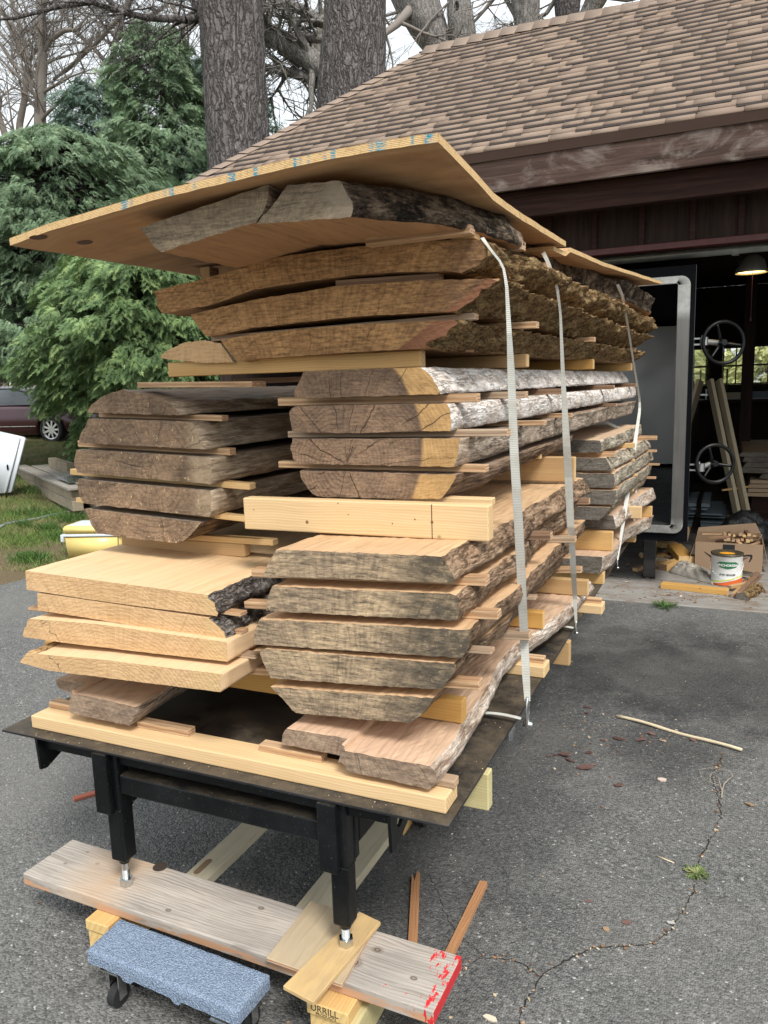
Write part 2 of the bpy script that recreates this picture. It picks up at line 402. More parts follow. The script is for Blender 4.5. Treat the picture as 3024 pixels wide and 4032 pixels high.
def bar(name, p0, p1, w, h, mats, label, cat, group=None, bev=.0015, tiltz=None, parent=None, ragged=0, seg=1, bow=0):
    """a stick or board with its length from p0 to p1 (bottom centre line), width w, height h; grain along local X"""
    p0, p1 = Vector(p0), Vector(p1); d = p1 - p0; L = d.length
    bm = bmesh.new(); add_box(bm, -L / 2, L / 2, -w / 2, w / 2, 0, h, bev, seg)
    bm.normal_update()
    for f in bm.faces:
        if abs(f.normal.x) > .9: f.material_index = 1
    nx = 6 if bow else 0
    if nx:
        r = bmesh.ops.bisect_plane
        for k in range(1, 8):
            g_ = list(bm.verts) + list(bm.edges) + list(bm.faces)
            r(bm, geom=g_, plane_co=(-L / 2 + L * k / 8, 0, 0), plane_no=(1, 0, 0))
        for v in bm.verts: v.co.z += bow * (1 - (2 * v.co.x / L) ** 2)
    if ragged:
        for v in bm.verts:
            if v.co.x > 0: v.co.x += random.uniform(-ragged, ragged)
    o = link(name, bm_mesh(bm), mats, parent, (p0 + p1) / 2)
    rz = math.atan2(d.y, d.x); ry = -math.asin(max(-1, min(1, d.z / L)))
    o.rotation_euler = (0, ry, rz)
    if label: tag(o, label, cat, group)
    return o
# ================================================================ materials for the lumber
def ZW(z): return z + H
M = {}
# right-hand weathered stack (oak-like): grey brown ends, pale tan faces
M['oak_end'] = end_grain('oak_end', (-.9, ZW(-1.15)), (.48, .35, .215), (.34, .25, .165), (.115, .088, .064), freq=260, ring=.22, cracks=.25, stain=.45,
                         mask=(-.78, .13, -.05), maskcol=(.075, .062, .046), saw=.75, sawrot=.28, speck=.5)
M['oak_face'] = plank_face('oak_face', (.60, .40, .225), (.50, .32, .175), (.33, .20, .11), saw=.25, pink=(.58, .37, .22))
M['oak_bark'] = bark('oak_bark', (.13, .085, .055), (.27, .17, .105), (.42, .29, .19), 5, 2.4, 12, .9, .010, sheet=None, fleck=(.50, .38, .26), crack=.35)
# right-hand walnut stack
M['walnut_end'] = end_grain('walnut_end', (-.98, ZW(-.20)), (.35, .225, .14), (.225, .15, .10), (.078, .05, .036), freq=520, ring=.5, cracks=.75, stain=.35,
                            sap=(-1.086, -.165, .312), maskcol=(.50, .305, .13), saw=.45, sawrot=.25, nck=38)
M['walnut_face'] = plank_face('walnut_face', (.33, .225, .15), (.26, .17, .115), (.15, .095, .065), saw=.2, grey=(.22, .19, .16), greyamt=.5)
M['white_bark'] = bark('white_bark', (.46, .38, .32), (.68, .61, .55), (.84, .80, .76), 5, 2.6, 9, .7, .007, crack=.75, fleck=(.20, .13, .09), streak=.12)
M['walnut_bark'] = bark('walnut_bark', (.24, .18, .135), (.38, .295, .225), (.56, .46, .37), 4, 2, 11, .9, .008, streak=.25, crack=.7, fleck=(.5, .42, .34))
M['walnut_bark_brown'] = bark('walnut_bark_brown', (.12, .08, .055), (.24, .16, .11), (.38, .27, .18), 3, 1.2, 14, 1., .009, crack=.6)
# left-hand walnut stack
M['left_end'] = end_grain('left_end', (-1.7, ZW(-.23)), (.34, .225, .14), (.205, .14, .092), (.065, .045, .033), freq=330, ring=.45, cracks=.5, stain=.55,
                          mask=(-1.58, .04, 0), maskcol=(.33, .25, .165), saw=.35, sawrot=1.25, speck=1.)
M['left_face'] = plank_face('left_face', (.30, .22, .15), (.23, .165, .115), (.13, .09, .065), saw=.1, grey=(.2, .18, .155), greyamt=.6)
M['left_bark'] = bark('left_bark', (.26, .195, .135), (.42, .325, .23), (.58, .47, .35), 3, 1.2, 12, .7, .006, streak=.2, crack=.4, fleck=(.42, .34, .25))
# maple stack
M['maple_end'] = end_grain('maple_end', (-1.62, ZW(-1.02)), (.66, .435, .235), (.585, .375, .19), (.41, .24, .115), freq=520, ring=.42, cracks=.6, stain=.05, nck=7, fuzz=.2,
                           mask=(-1.37, .015, .05), maskcol=(.56, .38, .19), saw=.24, sawrot=-.95)
M['maple_face'] = plank_face('maple_face', (.70, .50, .29), (.64, .43, .24), (.50, .32, .16), saw=.12, knots=.1, pink=(.62, .45, .29))
M['maple_side'] = plank_face('maple_side', (.68, .49, .30), (.60, .41, .24), (.48, .31, .17), saw=.15, knots=.4)
M['black_bark'] = bark('black_bark', (.05, .044, .04), (.16, .14, .125), (.34, .305, .28), 10, 8, 12, 1., .012, fleck=(.34, .16, .075), crack=.7)
M['orange_bark'] = bark('orange_bark', (.25, .13, .055), (.48, .29, .13), (.60, .40, .20), 6, 3, 14, 1., .010, crack=.4)
# upper spalted stack
M['top_end'] = end_grain('top_end', (-1.1, ZW(-.35)), (.52, .295, .125), (.36, .195, .082), (.125, .063, .03), freq=330, ring=.5, cracks=.35, stain=.45,
                         mask=(-.93, .16, -.55), maskcol=(.085, .048, .03), rim=(-1.0, -1.53, (.19, .085, .045)), saw=.6, sawrot=-.95)
M['top_face'] = plank_face('top_face', (.40, .24, .12), (.32, .19, .095), (.2, .11, .06), saw=.15)
M['mossy_bark'] = bark('mossy_bark', (.15, .085, .04), (.36, .225, .105), (.60, .43, .21), 12, 9, 12, 1., .03, crack=.5, fleck=(.36, .145, .055))
M['red_bark'] = bark('red_bark', (.16, .065, .035), (.28, .12, .06), (.4, .2, .1), 8, 5, 14, 1., .012, crack=.5)
# grey topmost boards
M['grey_end'] = end_grain('grey_end', (-1.1, ZW(.15)), (.31, .235, .15), (.21, .16, .11), (.095, .072, .052), freq=150, ring=.18, cracks=.1, stain=.4,
                          mask=(-.90, .05, 0), maskcol=(.24, .19, .135), saw=.6, sawrot=.55)
M['grey_under'] = plank_face('grey_under', (.46, .28, .145), (.36, .21, .11), (.22, .12, .065), saw=.1)
M['smoke_bark'] = bark('smoke_bark', (.022, .018, .015), (.085, .06, .042), (.24, .18, .125), 4, 3.2, 7, .9, .012, crack=.4)
# base planks
M['base_end'] = end_grain('base_end', (-.85, ZW(-.70)), (.40, .285, .195), (.29, .205, .145), (.115, .078, .056), freq=300, ring=.3, cracks=.35, stain=.35,
                          mask=(-.67, .03, .3), maskcol=(.45, .34, .25), saw=.35, sawrot=1.5)
M['base_face'] = plank_face('base_face', (.60, .42, .275), (.50, .33, .225), (.30, .19, .13), saw=.35, pink=(.50, .33, .22))
M['base_bark'] = bark('base_bark', (.30, .21, .15), (.50, .40, .32), (.64, .56, .48), 4, 1.6, 10, .8, .007, crack=.25, fleck=(.32, .19, .12))
M['base_face_pale'] = plank_face('base_face_pale', (.62, .46, .31), (.54, .38, .25), (.38, .26, .17), saw=.3)
M['rear_end'] = end_grain('rear_end', (-.9, ZW(-.6)), (.22, .19, .155), (.15, .135, .115), (.06, .052, .046), freq=260, ring=.2, cracks=.4, stain=.5, saw=.5, sawrot=.4)
M['rear_bark'] = bark('rear_bark', (.17, .14, .105), (.33, .28, .21), (.54, .48, .38), 4, 2, 12, .8, .008, crack=.4)
# lumber
M['pine'] = lumber('pine', (.72, .52, .295), (.64, .44, .23), (.48, .305, .15))
M['pine_end'] = lumber_end('pine_end', (.66, .46, .24), (.42, .27, .13))
M['amber'] = lumber('amber', (.60, .35, .105), (.52, .285, .08), (.40, .20, .055), .5)
M['fir'] = lumber('fir', (.64, .41, .17), (.55, .33, .125), (.42, .235, .085))
M['tan_beam'] = lumber('tan_beam', (.50, .33, .16), (.42, .26, .12), (.32, .19, .09))
M['green_beam'] = lumber('green_beam', (.54, .47, .25), (.46, .40, .20), (.36, .30, .14))
def ply_strip(name, a, b, c, step=430, ax=2):
    g = G(name, .75, spec=.2); p = g.obj; s = g.sep(g.rawobj())
    st = g.rng(g.math('SINE', g.add(g.mul(s[ax], step), g.mul(g.noise(g.map(p, (4, 30, 30)), 1, 2), .9))), -.15, .15)
    base = g.mix(st, a, b)
    base = g.mix(g.mul(g.rng(g.noise(g.map(p, (5, 90, 120)), 1, 5, .65), .45, .7), .75), base, c)
    g.col(base); g.bump(g.add(g.noise(g.map(p, (8, 140, 140)), 1, 3), g.mul(st, .4)), .45, .002); return g.m
M['strip_red'] = ply_strip('strip_red', (.42, .25, .135), (.58, .39, .23), (.14, .075, .042))
M['strip_grey'] = ply_strip('strip_grey', (.34, .24, .16), (.44, .33, .23), (.17, .11, .075))
M['strip_dark'] = ply_strip('strip_dark', (.22, .13, .08), (.30, .19, .12), (.09, .05, .03))
M['strip_pine'] = lumber('strip_pine', (.68, .47, .23), (.58, .37, .16), (.42, .26, .11))
M['strip_end'] = ply_strip('strip_end', (.42, .25, .15), (.62, .43, .27), (.24, .13, .08), 700)
# sheets
def plywood_sheet():
    g = G('plywood_face', .7, spec=.25); p = g.pos
    a = g.noise(g.map(p, (3, 16, 3)), 1.2, 5, .6, .6)
    base = g.mix(g.rng(a, .35, .65), (.48, .295, .15), (.37, .215, .105))
    base = g.mix(g.mul(g.rng(g.noise(p, 5, 5, .65), .5, .72), .5), base, (.2, .11, .06))
    g.col(base); g.bump(a, .15, .002); return g.m
M['ply_face'] = plywood_sheet()
def ply_edge(paint):
    g = G('plywood_edge' + ('_painted' if paint else ''), .8, spec=.2); p = g.pos
    uvz = g.sep(g.n('UVMap').outputs[0])
    lay = g.rng(g.math('SINE', g.mul(uvz[1], 15.7)), -.3, .3)
    base = g.mix(lay, (.72, .52, .27), (.50, .31, .14))
    base = g.mix(g.mul(g.rng(g.noise(g.map(p, (60, 60, 60)), 1, 5, .7), .5, .7), .6), base, (.25, .14, .06))
    if paint:
        x = g.noise(g.map(p, (1, .0, .0)), 16, 2, .8); y = g.noise(g.map(p, (1, 1, 6)), 55, 3, .8)
        msk = g.mul(g.rng(x, .53, .58), g.rng(y, .46, .51))
        msk = g.mul(msk, g.rng(g.sep(p)[0], -1.45, -1.42)); base = g.mix(msk, base, (.035, .24, .34))
    g.col(base); g.bump(g.add(lay, g.noise(p, 120, 4, .7)), .5, .003); return g.m
M['ply_edge'] = ply_edge(False); M['ply_edge_paint'] = ply_edge(True)
# metals
def black_paint(name, c=(.0035, .004, .0045), rough=.26, dust=0.):
    g = G(name, rough, 0, .22); p = g.pos
    n1 = g.noise(p, 7, 6, .65); n2 = g.noise(p, 160, 3, .7)
    base = g.mix(g.rng(n1, .4, .7), c, tuple(x * 1.9 + .004 for x in c))
    base = g.mix(g.mul(g.rng(n2, .66, .72), .6), base, (.20, .18, .15))
    base = g.mix(g.mul(g.rng(g.noise(g.map(p, (60, 60, 7)), 1, 4, .8), .68, .73), .35), base, (.13, .12, .11))
    if dust:
        up = g.sep(g.n('NewGeometry').outputs['Normal'])[2]
        d = g.mul(g.mul(g.rng(g.noise(p, 9, 7, .72), .36, .62), dust), g.rng(up, .7, .95))
        base = g.mix(d, base, (.115, .088, .058))
        d2 = g.mul(g.rng(g.noise(p, 240, 3, .8), .62, .68), g.rng(up, .7, .95)); base = g.mix(g.mul(d2, .6), base, (.30, .24, .16))
        g.rough(g.add(g.mul(d, .5), .33))
    else: g.rough(g.rng(n1, .3, .75, rough - .08, rough + .2))
    g.col(base); g.bump(n2, .06, .001); return g.m
M['black'] = black_paint('black_paint', dust=.28); M['deck'] = black_paint('dusty_black_plate', (.014, .014, .015), .36, .8)
M['zinc'] = plain('zinc', (.62, .64, .64), .28, 1., var=.15)
M['steel'] = plain('brushed_steel', (.42, .42, .41), .38, .9, var=.22, vs=4)
M['rubber'] = plain('rubber', (.012, .012, .013), .75)
def webbing(name='webbing'):
    g = G(name, .7, spec=.3); uv = g.n('UVMap').outputs[0]; s = g.sep(uv)
    rib = g.math('SINE', g.mul(s[1], 1250)); edge = g.rng(g.math('ABSOLUTE', g.math('SUBTRACT', s[0], .5)), .42, .5)
    base = g.mix(g.rng(rib, -.6, .8), (.46, .46, .42), (.68, .68, .63)); base = g.mix(g.mul(edge, .4), base, (.28, .34, .36))
    base = g.mix(g.mul(g.rng(g.noise(g.pos, 14, 4, .6), .5, .7), .35), base, (.33, .29, .21))
    g.col(base); g.bump(rib, .12, .0008); return g.m
M['webbing'] = webbing()
# ================================================================ ground under the cart (numbers in metres)
random.seed(5)
ZD = ZW(-1.048)                                   # deck top
XR, XL, YF, YB = -.582, -2.09, 1.61, 5.34
cart = empty('lumber_cart', ((XR + XL) / 2, YF, 0), 'black steel cart with a dusty flat deck carrying the whole load of slabs', 'cart')
def part(name, bm, mats, parent, label=None, smooth=False):
    o = link(name, bm_mesh(bm, smooth), mats, parent); o.matrix_parent_inverse = Matrix.Translation(-parent.location) if parent.rotation_euler.z == 0 else parent.matrix_world.inverted()
    if label: o['label'] = label
    return o
# deck: plate with an opening between the rails where the driveway shows dark
bm = bmesh.new()
add_box(bm, XL, XR, YF, YF + .17, ZD - .007, ZD, .001)
add_box(bm, XL, XR, YF + .1705, YB, ZD - .007, ZD, .001)
part('deck_plate', bm, M['deck'], cart)
for y in (YF + .03, YB - .05):
    bm = bmesh.new(); add_box(bm, XL + .12, XR - .17, y, y + .045, ZD - .052, ZD - .0075, .004)
    part('end_rail', bm, M['black'], cart)
for sgn, x in ((1, XL + .135), (-1, XR - .165)):   # side gussets with a round hole
    bm = bmesh.new()
    y0, y1, z1, z0 = YF + .006, YF + .15, ZD - .0075, ZD - .115
    out = [(y0, z1), (y0 + .006, z0), (y0 + .03, z0 - .004), (y1, z0 + .045), (y1, z1)]
    hc, hr, nh = (YF + .065, ZD - .05), .02, 16
    hole = [(hc[0] + hr * math.cos(2 * math.pi * i / nh), hc[1] + hr * math.sin(2 * math.pi * i / nh)) for i in range(nh)]
    for xx in (x, x + .009):
        vo = [bm.verts.new((xx, *p)) for p in out]; vh = [bm.verts.new((xx, *p)) for p in hole]
        es = [bm.edges.new((vo[i], vo[(i + 1) % 5])) for i in range(5)] + [bm.edges.new((vh[i], vh[(i + 1) % nh])) for i in range(nh)]
        bmesh.ops.triangle_fill(bm, edges=es, use_beauty=True)
        if xx == x: first = (vo, vh)
        else:
            for a, b in ((first[0], vo), (first[1], vh)):
                for i in range(len(a)): bm.faces.new((a[i], a[(i + 1) % len(a)], b[(i + 1) % len(a)], b[i]))
    bmesh.ops.recalc_face_normals(bm, faces=bm.faces)
    part('gusset', bm, M['black'], cart)
LX, RX, LY = -1.695, -.915, YF + .055
for x in (LX, RX):
    bm = bmesh.new(); add_box(bm, x + .003, x + .043, LY + .04, YB - .25, ZD - .165, ZD - .0085, .006, 2)
    part('side_rail', bm, M['black'], cart)
bm = bmesh.new(); add_box(bm, -1.6375, -.9225, 1.633, 1.70, .490, .552, .005, 2); part('crossbar', bm, M['black'], cart)
ZB = ZW(-1.51)                                    # top of the grey plank
def leg(x0, x1, px0, px1, y, zfoot):
    # telescoping square tube with an outer plate, ending in a threaded levelling foot
    xc = (x0 + x1) / 2; w2 = (x1 - x0) / 2
    bm = bmesh.new()
    add_box(bm, px0, px1, y - w2 - .022, y - w2 - .001, .430, ZD - .0085, .003, 2)
    add_box(bm, x0, x1, y - w2, y + w2, .262, ZD - .0085, .008, 3)
    add_box(bm, x0 + .003, x1 + .004, y + w2 - .006, y + w2 + .016, .44, ZD - .0085, .003, 1)
    for zz in (.432, ): add_box(bm, x0 - .0015, x1 + .0015, y - w2 - .0015, y + w2 + .0015, zz, zz + .006, .002, 1)
    o = part('leg', bm, M['black'], cart)
    bm = bmesh.new(); add_cyl(bm, (xc, y, .247), (xc, y, .2625), .015, .021, 12)
    ft = part('collar', bm, M['black'], o); ft.matrix_parent_inverse = o.matrix_world.inverted()
    bm = bmesh.new()
    add_cyl(bm, (xc, y, zfoot + .018), (xc, y, .25), .0105, n=16)
    for k in range(7): add_cyl(bm, (xc, y, zfoot + .024 + k * .0042), (xc, y, zfoot + .0262 + k * .0042), .0117, .0102, 16)
    add_cyl(bm, (xc, y, zfoot + .0005), (xc, y, zfoot + .021), .0205, .0205, 6)
    return part('foot_bolt', bm, M['zinc'], cart), o
leg(-1.694, -1.638, -1.712, -1.657, 1.655, ZB + .001); leg(-.922, -.870, -.942, -.889, 1.650, ZB + .0245)
for x in (LX, RX):                                 # rear legs stand on the driveway
    bm = bmesh.new(); add_box(bm, x - .034, x + .048, YB - .6, YB - .52, .10, ZD - .2, .01, 2); part('leg', bm, M['black'], cart)
    bm = bmesh.new(); add_cyl(bm, (x + .008, YB - .56, .004), (x + .008, YB - .56, .10), .03, .02, 8); part('foot_bolt', bm, M['zinc'], cart)
    bm = bmesh.new(); add_box(bm, x - .034, x + .048, 3.35, 3.43, .10, ZD - .2, .01, 2); part('leg', bm, M['black'], cart)
    bm = bmesh.new(); add_cyl(bm, (x + .008, 3.39, .004), (x + .008, 3.39, .10), .03, .02, 8); part('foot_bolt', bm, M['zinc'], cart)

# blocks showing under the deck's right edge
def yblock(label, y0, y1, x0, x1, z0, z1, mat):
    o = bar('timber_block', (x0, (y0 + y1) / 2, z0), (x1, (y0 + y1) / 2, z0), y1 - y0, z1 - z0, [mat, mat], label, 'block', 'timbers held under the deck', .003)
    return o
yblock('pale green treated timber end showing under the deck edge below the nearest strap buckle', 1.90, 1.94, XR - .22, XR + .012, ZD - .118, ZD - .008, M['green_beam'])
yblock('reddish timber end showing under the deck edge below the second strap', 3.06, 3.10, XR - .22, XR + .012, ZD - .11, ZD - .008, M['tan_beam'])

# ---------------------------------------------------------------- below: grey plank, blocks, dollies
M['grey_wood'] = None
def grey_wood():
    g = G('weathered_plank', .8, spec=.2); p = g.rawobj(); s = g.sep(p)
    d = g.n('VectorMath', {0: p, 1: g.n('VectorMath', {0: g.n('TexNoise', {'Vector': g.map(p, (1.5, 5, 5)), 'Scale': 1.5, 'Detail': 3.}).outputs['Color'], 'Scale': .06}, operation='SCALE').outputs[0]}, operation='ADD').outputs[0]
    wv = g.math('SINE', g.mul(g.sep(d)[1], 560)); fine = g.noise(g.map(d, (4, 200, 60)), 1, 4, .65)
    base = g.mix(g.rng(g.noise(g.map(p, (1.5, 5, 5)), 2, 5, .6), .35, .65), (.47, .415, .36), (.34, .305, .27))
    base = g.mix(g.mul(g.mul(g.rng(wv, .2, 1), g.rng(g.noise(g.map(p, (2, 9, 9)), 3, 3), .35, .5, .3, 1)), .40), base, (.17, .135, .11))
    base = g.mix(g.mul(g.rng(fine, .5, .62), .45), base, (.16, .13, .105))
    for kx_, ky_, kr_ in ((.40, .012, .020), (.445, -.030, .026), (.49, .035, .014), (.10, .055, .010), (-.15, -.06, .009), (.62, -.02, .010), (-.52, .03, .007), (-.6, .065, .006), (-.62, -.01, .006)):
        ddx, ddy = g.mul(g.add(s[0], -kx_), .7), g.add(s[1], -ky_); dd = g.math('SQRT', g.add(g.mul(ddx, ddx), g.mul(ddy, ddy)))
        rr_ = g.math('SINE', g.mul(dd, 900)); base = g.mix(g.mul(g.rng(dd, kr_, kr_ * .5), .8), base, g.mix(g.rng(rr_, -.5, .5), (.07, .05, .04), (.22, .17, .13)))
    # warm worn patch around the left leg
    wx = g.math('ADD', g.mul(g.math('ABSOLUTE', g.add(s[0], .42)), 3.2), g.mul(g.noise(p, 8, 4), .9))
    base = g.mix(g.mul(g.rng(wx, 1.05, .45), .7), base, (.46, .31, .19))
    edge = g.rng(s[2], .028, .02); base = g.mix(g.mul(edge, g.rng(g.noise(g.map(p, (2, 8, 8)), 4, 4), .42, .5)), base, (.47, .27, .16))
    kx = g.vor(g.map(p, (1, 1, .1)), 5.); base = g.mix(g.mul(g.rng(kx, .09, .03), .65), base, (.13, .095, .07))
    red = g.math('GREATER_THAN', g.add(g.noise(g.map(p, (3, 1.2, 1)), 16, 5, .75), g.mul(g.rng(s[0], .58, .715), .19)), .70)
    base = g.mix(red, base, (.55, .025, .03))
    g.col(base); g.bump(g.add(fine, g.mul(wv, .12)), .4, .002); return g.m
M['grey_wood'] = grey_wood(); M['red_paint'] = plain('red_paint', (.50, .02, .025), .55, var=.2, vs=30)
y0, y1, x0, x1 = 1.56, 1.765, -2.02, -.605
bm = bmesh.new(); add_box(bm, (x0 - x1) / 2, (x1 - x0) / 2, -(y1 - y0) / 2, (y1 - y0) / 2, 0, .038, .003, 2); bm.normal_update()
for f in bm.faces:
    if f.normal.x > .7: f.material_index = 1
# bored hole
gp = link('grey_plank', bm_mesh(bm), [M['grey_wood'], M['red_paint']], None, ((x0 + x1) / 2, (y0 + y1) / 2, ZB - .038)); gp.rotation_euler.z = math.radians(-1)
tag(gp, 'long weathered grey plank with a red painted end lying under the front legs', 'plank')
bm = bmesh.new(); hp = onZ(15, 1045, 1185, ZB + .0008)
lathe(bm, [(0, 0.), (.021, 0.), (.023, .0012), (.0215, .0018), (0, .0009)], 20, Matrix.Translation(hp - gp.location))
hh = link('bored_hole', bm_mesh(bm), plain('dark_hole', (.035, .022, .014), .9), gp); hh.rotation_euler.z = math.radians(1)
# wood pad + board under right leg
M['pad'] = lumber('pad_wood', (.50, .38, .22), (.42, .31, .17), (.32, .22, .12), .8, dirt=.5)
M['tan_wood'] = lumber('tan_wood', (.60, .41, .17), (.50, .33, .14), (.38, .24, .10), .75, dirt=.35, dirtcol=(.28, .2, .12))
c_ = [onZ(17, *q, ZB + .002) for q in ((410, 1030), (90, 1445), (640, 1640), (905, 1170))]
def quad_plate(name, pts, z0, h, mats, label, cat, group=None, jag=0):
    bm = bmesh.new(); cx = sum(p[0] for p in pts) / len(pts); cy = sum(p[1] for p in pts) / len(pts)
    lo = [bm.verts.new((p[0] - cx, p[1] - cy, 0)) for p in pts]; hi = [bm.verts.new((p[0] - cx, p[1] - cy, h)) for p in pts]
    n = len(pts); bm.faces.new(lo[::-1]); bm.faces.new(hi)
    for i in range(n):
        f = bm.faces.new((lo[i], lo[(i + 1) % n], hi[(i + 1) % n], hi[i])); f.material_index = 1
    bmesh.ops.recalc_face_normals(bm, faces=bm.faces)
    bmesh.ops.bevel(bm, geom=list(bm.edges), offset=.0015, segments=1, affect='EDGES')
    o = link(name, bm_mesh(bm), mats, None, (cx, cy, z0)); tag(o, label, cat, group); return o
M['tan_y'] = plank_face('tan_y', (.64, .44, .19), (.55, .36, .15), (.42, .27, .13), grey=(.30, .22, .14), greyamt=.5, saw=.1, knots=.9)
M['pad_y'] = plank_face('pad_y', (.54, .42, .26), (.46, .35, .21), (.34, .24, .14), grey=(.30, .24, .18), greyamt=.5, saw=0, knots=0)
quad_plate('plywood_pad', c_[::-1], ZB + .001, .011, [M['pad_y'], M['strip_end']], 'square plywood pad lying flat on the grey plank under the board', 'pad')
c_ = [onZ(17, *q, ZB + .024) for q in ((765, 1085), (920, 1160), (430, 1745), (210, 1625))]
quad_plate('pine_board', c_[::-1], ZB + .0125, .012, [M['tan_y'], M['tan_y']], 'short yellowish board with a knot under the right leg bolt', 'board')
# blocks
M['endgrain_yellow'] = lumber_end('endgrain_yellow', (.66, .47, .20), (.46, .29, .11), 330)
def block(label, cx, cy, w, d, z0, z1, rz=0, mats=None, grp='support blocks under the grey plank'):
    bm = bmesh.new(); add_box(bm, -d / 2, d / 2, -w / 2, w / 2, 0, z1 - z0, .003, 2); bm.normal_update()
    for f in bm.faces:
        if abs(f.normal.x) > .9: f.material_index = 1
    o = link('support_block', bm_mesh(bm), mats or [M['fir'], M['endgrain_yellow']], None, (cx, cy, z0)); o.rotation_euler.z = math.pi / 2 + rz
    tag(o, label, 'block', grp); return o
zp = ZB - .0385
pl = onY(16, 300, 480, 1.53); 
bxl = pl.x + .005
block('thin yellow block with split resin edge directly under the grey plank at its left', bxl, 1.65, .09, .26, zp - .034, zp - .0005)
block('thick yellow block with a knot ring, lowest under the left of the grey plank', bxl + .002, 1.65, .088, .25, .004, zp - .035)
pr = onY(17, 530, 1800, 1.50)
bt = block('stamped block under the grey plank behind the board end, at the right', pr.x, 1.62, .12, .24, zp - .036, zp - .0005)
block('thick pale block with growth rings, lowest under the right of the grey plank', pr.x + .01, 1.64, .135, .26, .004, zp - .037, mats=[M['green_beam'], M['endgrain_yellow']])
def text_mesh(txt, size, mat, name, parent, loc, rot, ext=.0004, bendR=None, sx=1.):
    cu = bpy.data.curves.new('t', 'FONT'); cu.body = txt; cu.size = size; cu.extrude = ext; cu.align_x = 'CENTER'; cu.align_y = 'CENTER'
    cu.resolution_u = 3
    to = bpy.data.objects.new('t', cu); COL.objects.link(to)
    bpy.context.view_layer.update()
    me = bpy.data.meshes.new_from_object(to.evaluated_get(bpy.context.evaluated_depsgraph_get()))
    bpy.data.objects.remove(to)
    me.materials.clear()
    for v in me.vertices:
        v.co.x *= sx
        if bendR:
            a = v.co.x / bendR; r = bendR + v.co.z
            v.co = Vector((r * math.sin(a), v.co.y, r * math.cos(a) - bendR))
    o = link(name, me, mat, parent, loc); o.rotation_euler = rot; return o
M['ink'] = plain('ink', (.05, .035, .025), .8)
text_mesh('URRILL', .027, M['ink'], 'stamp_text', bt, (-.1205, .008, .022), (math.pi / 2, 0, -math.pi / 2), .0003, sx=.95)
text_mesh('PRODUCTS', .0115, M['ink'], 'stamp_text', bt, (-.1205, .004, .0075), (math.pi / 2, 0, -math.pi / 2), .0003)

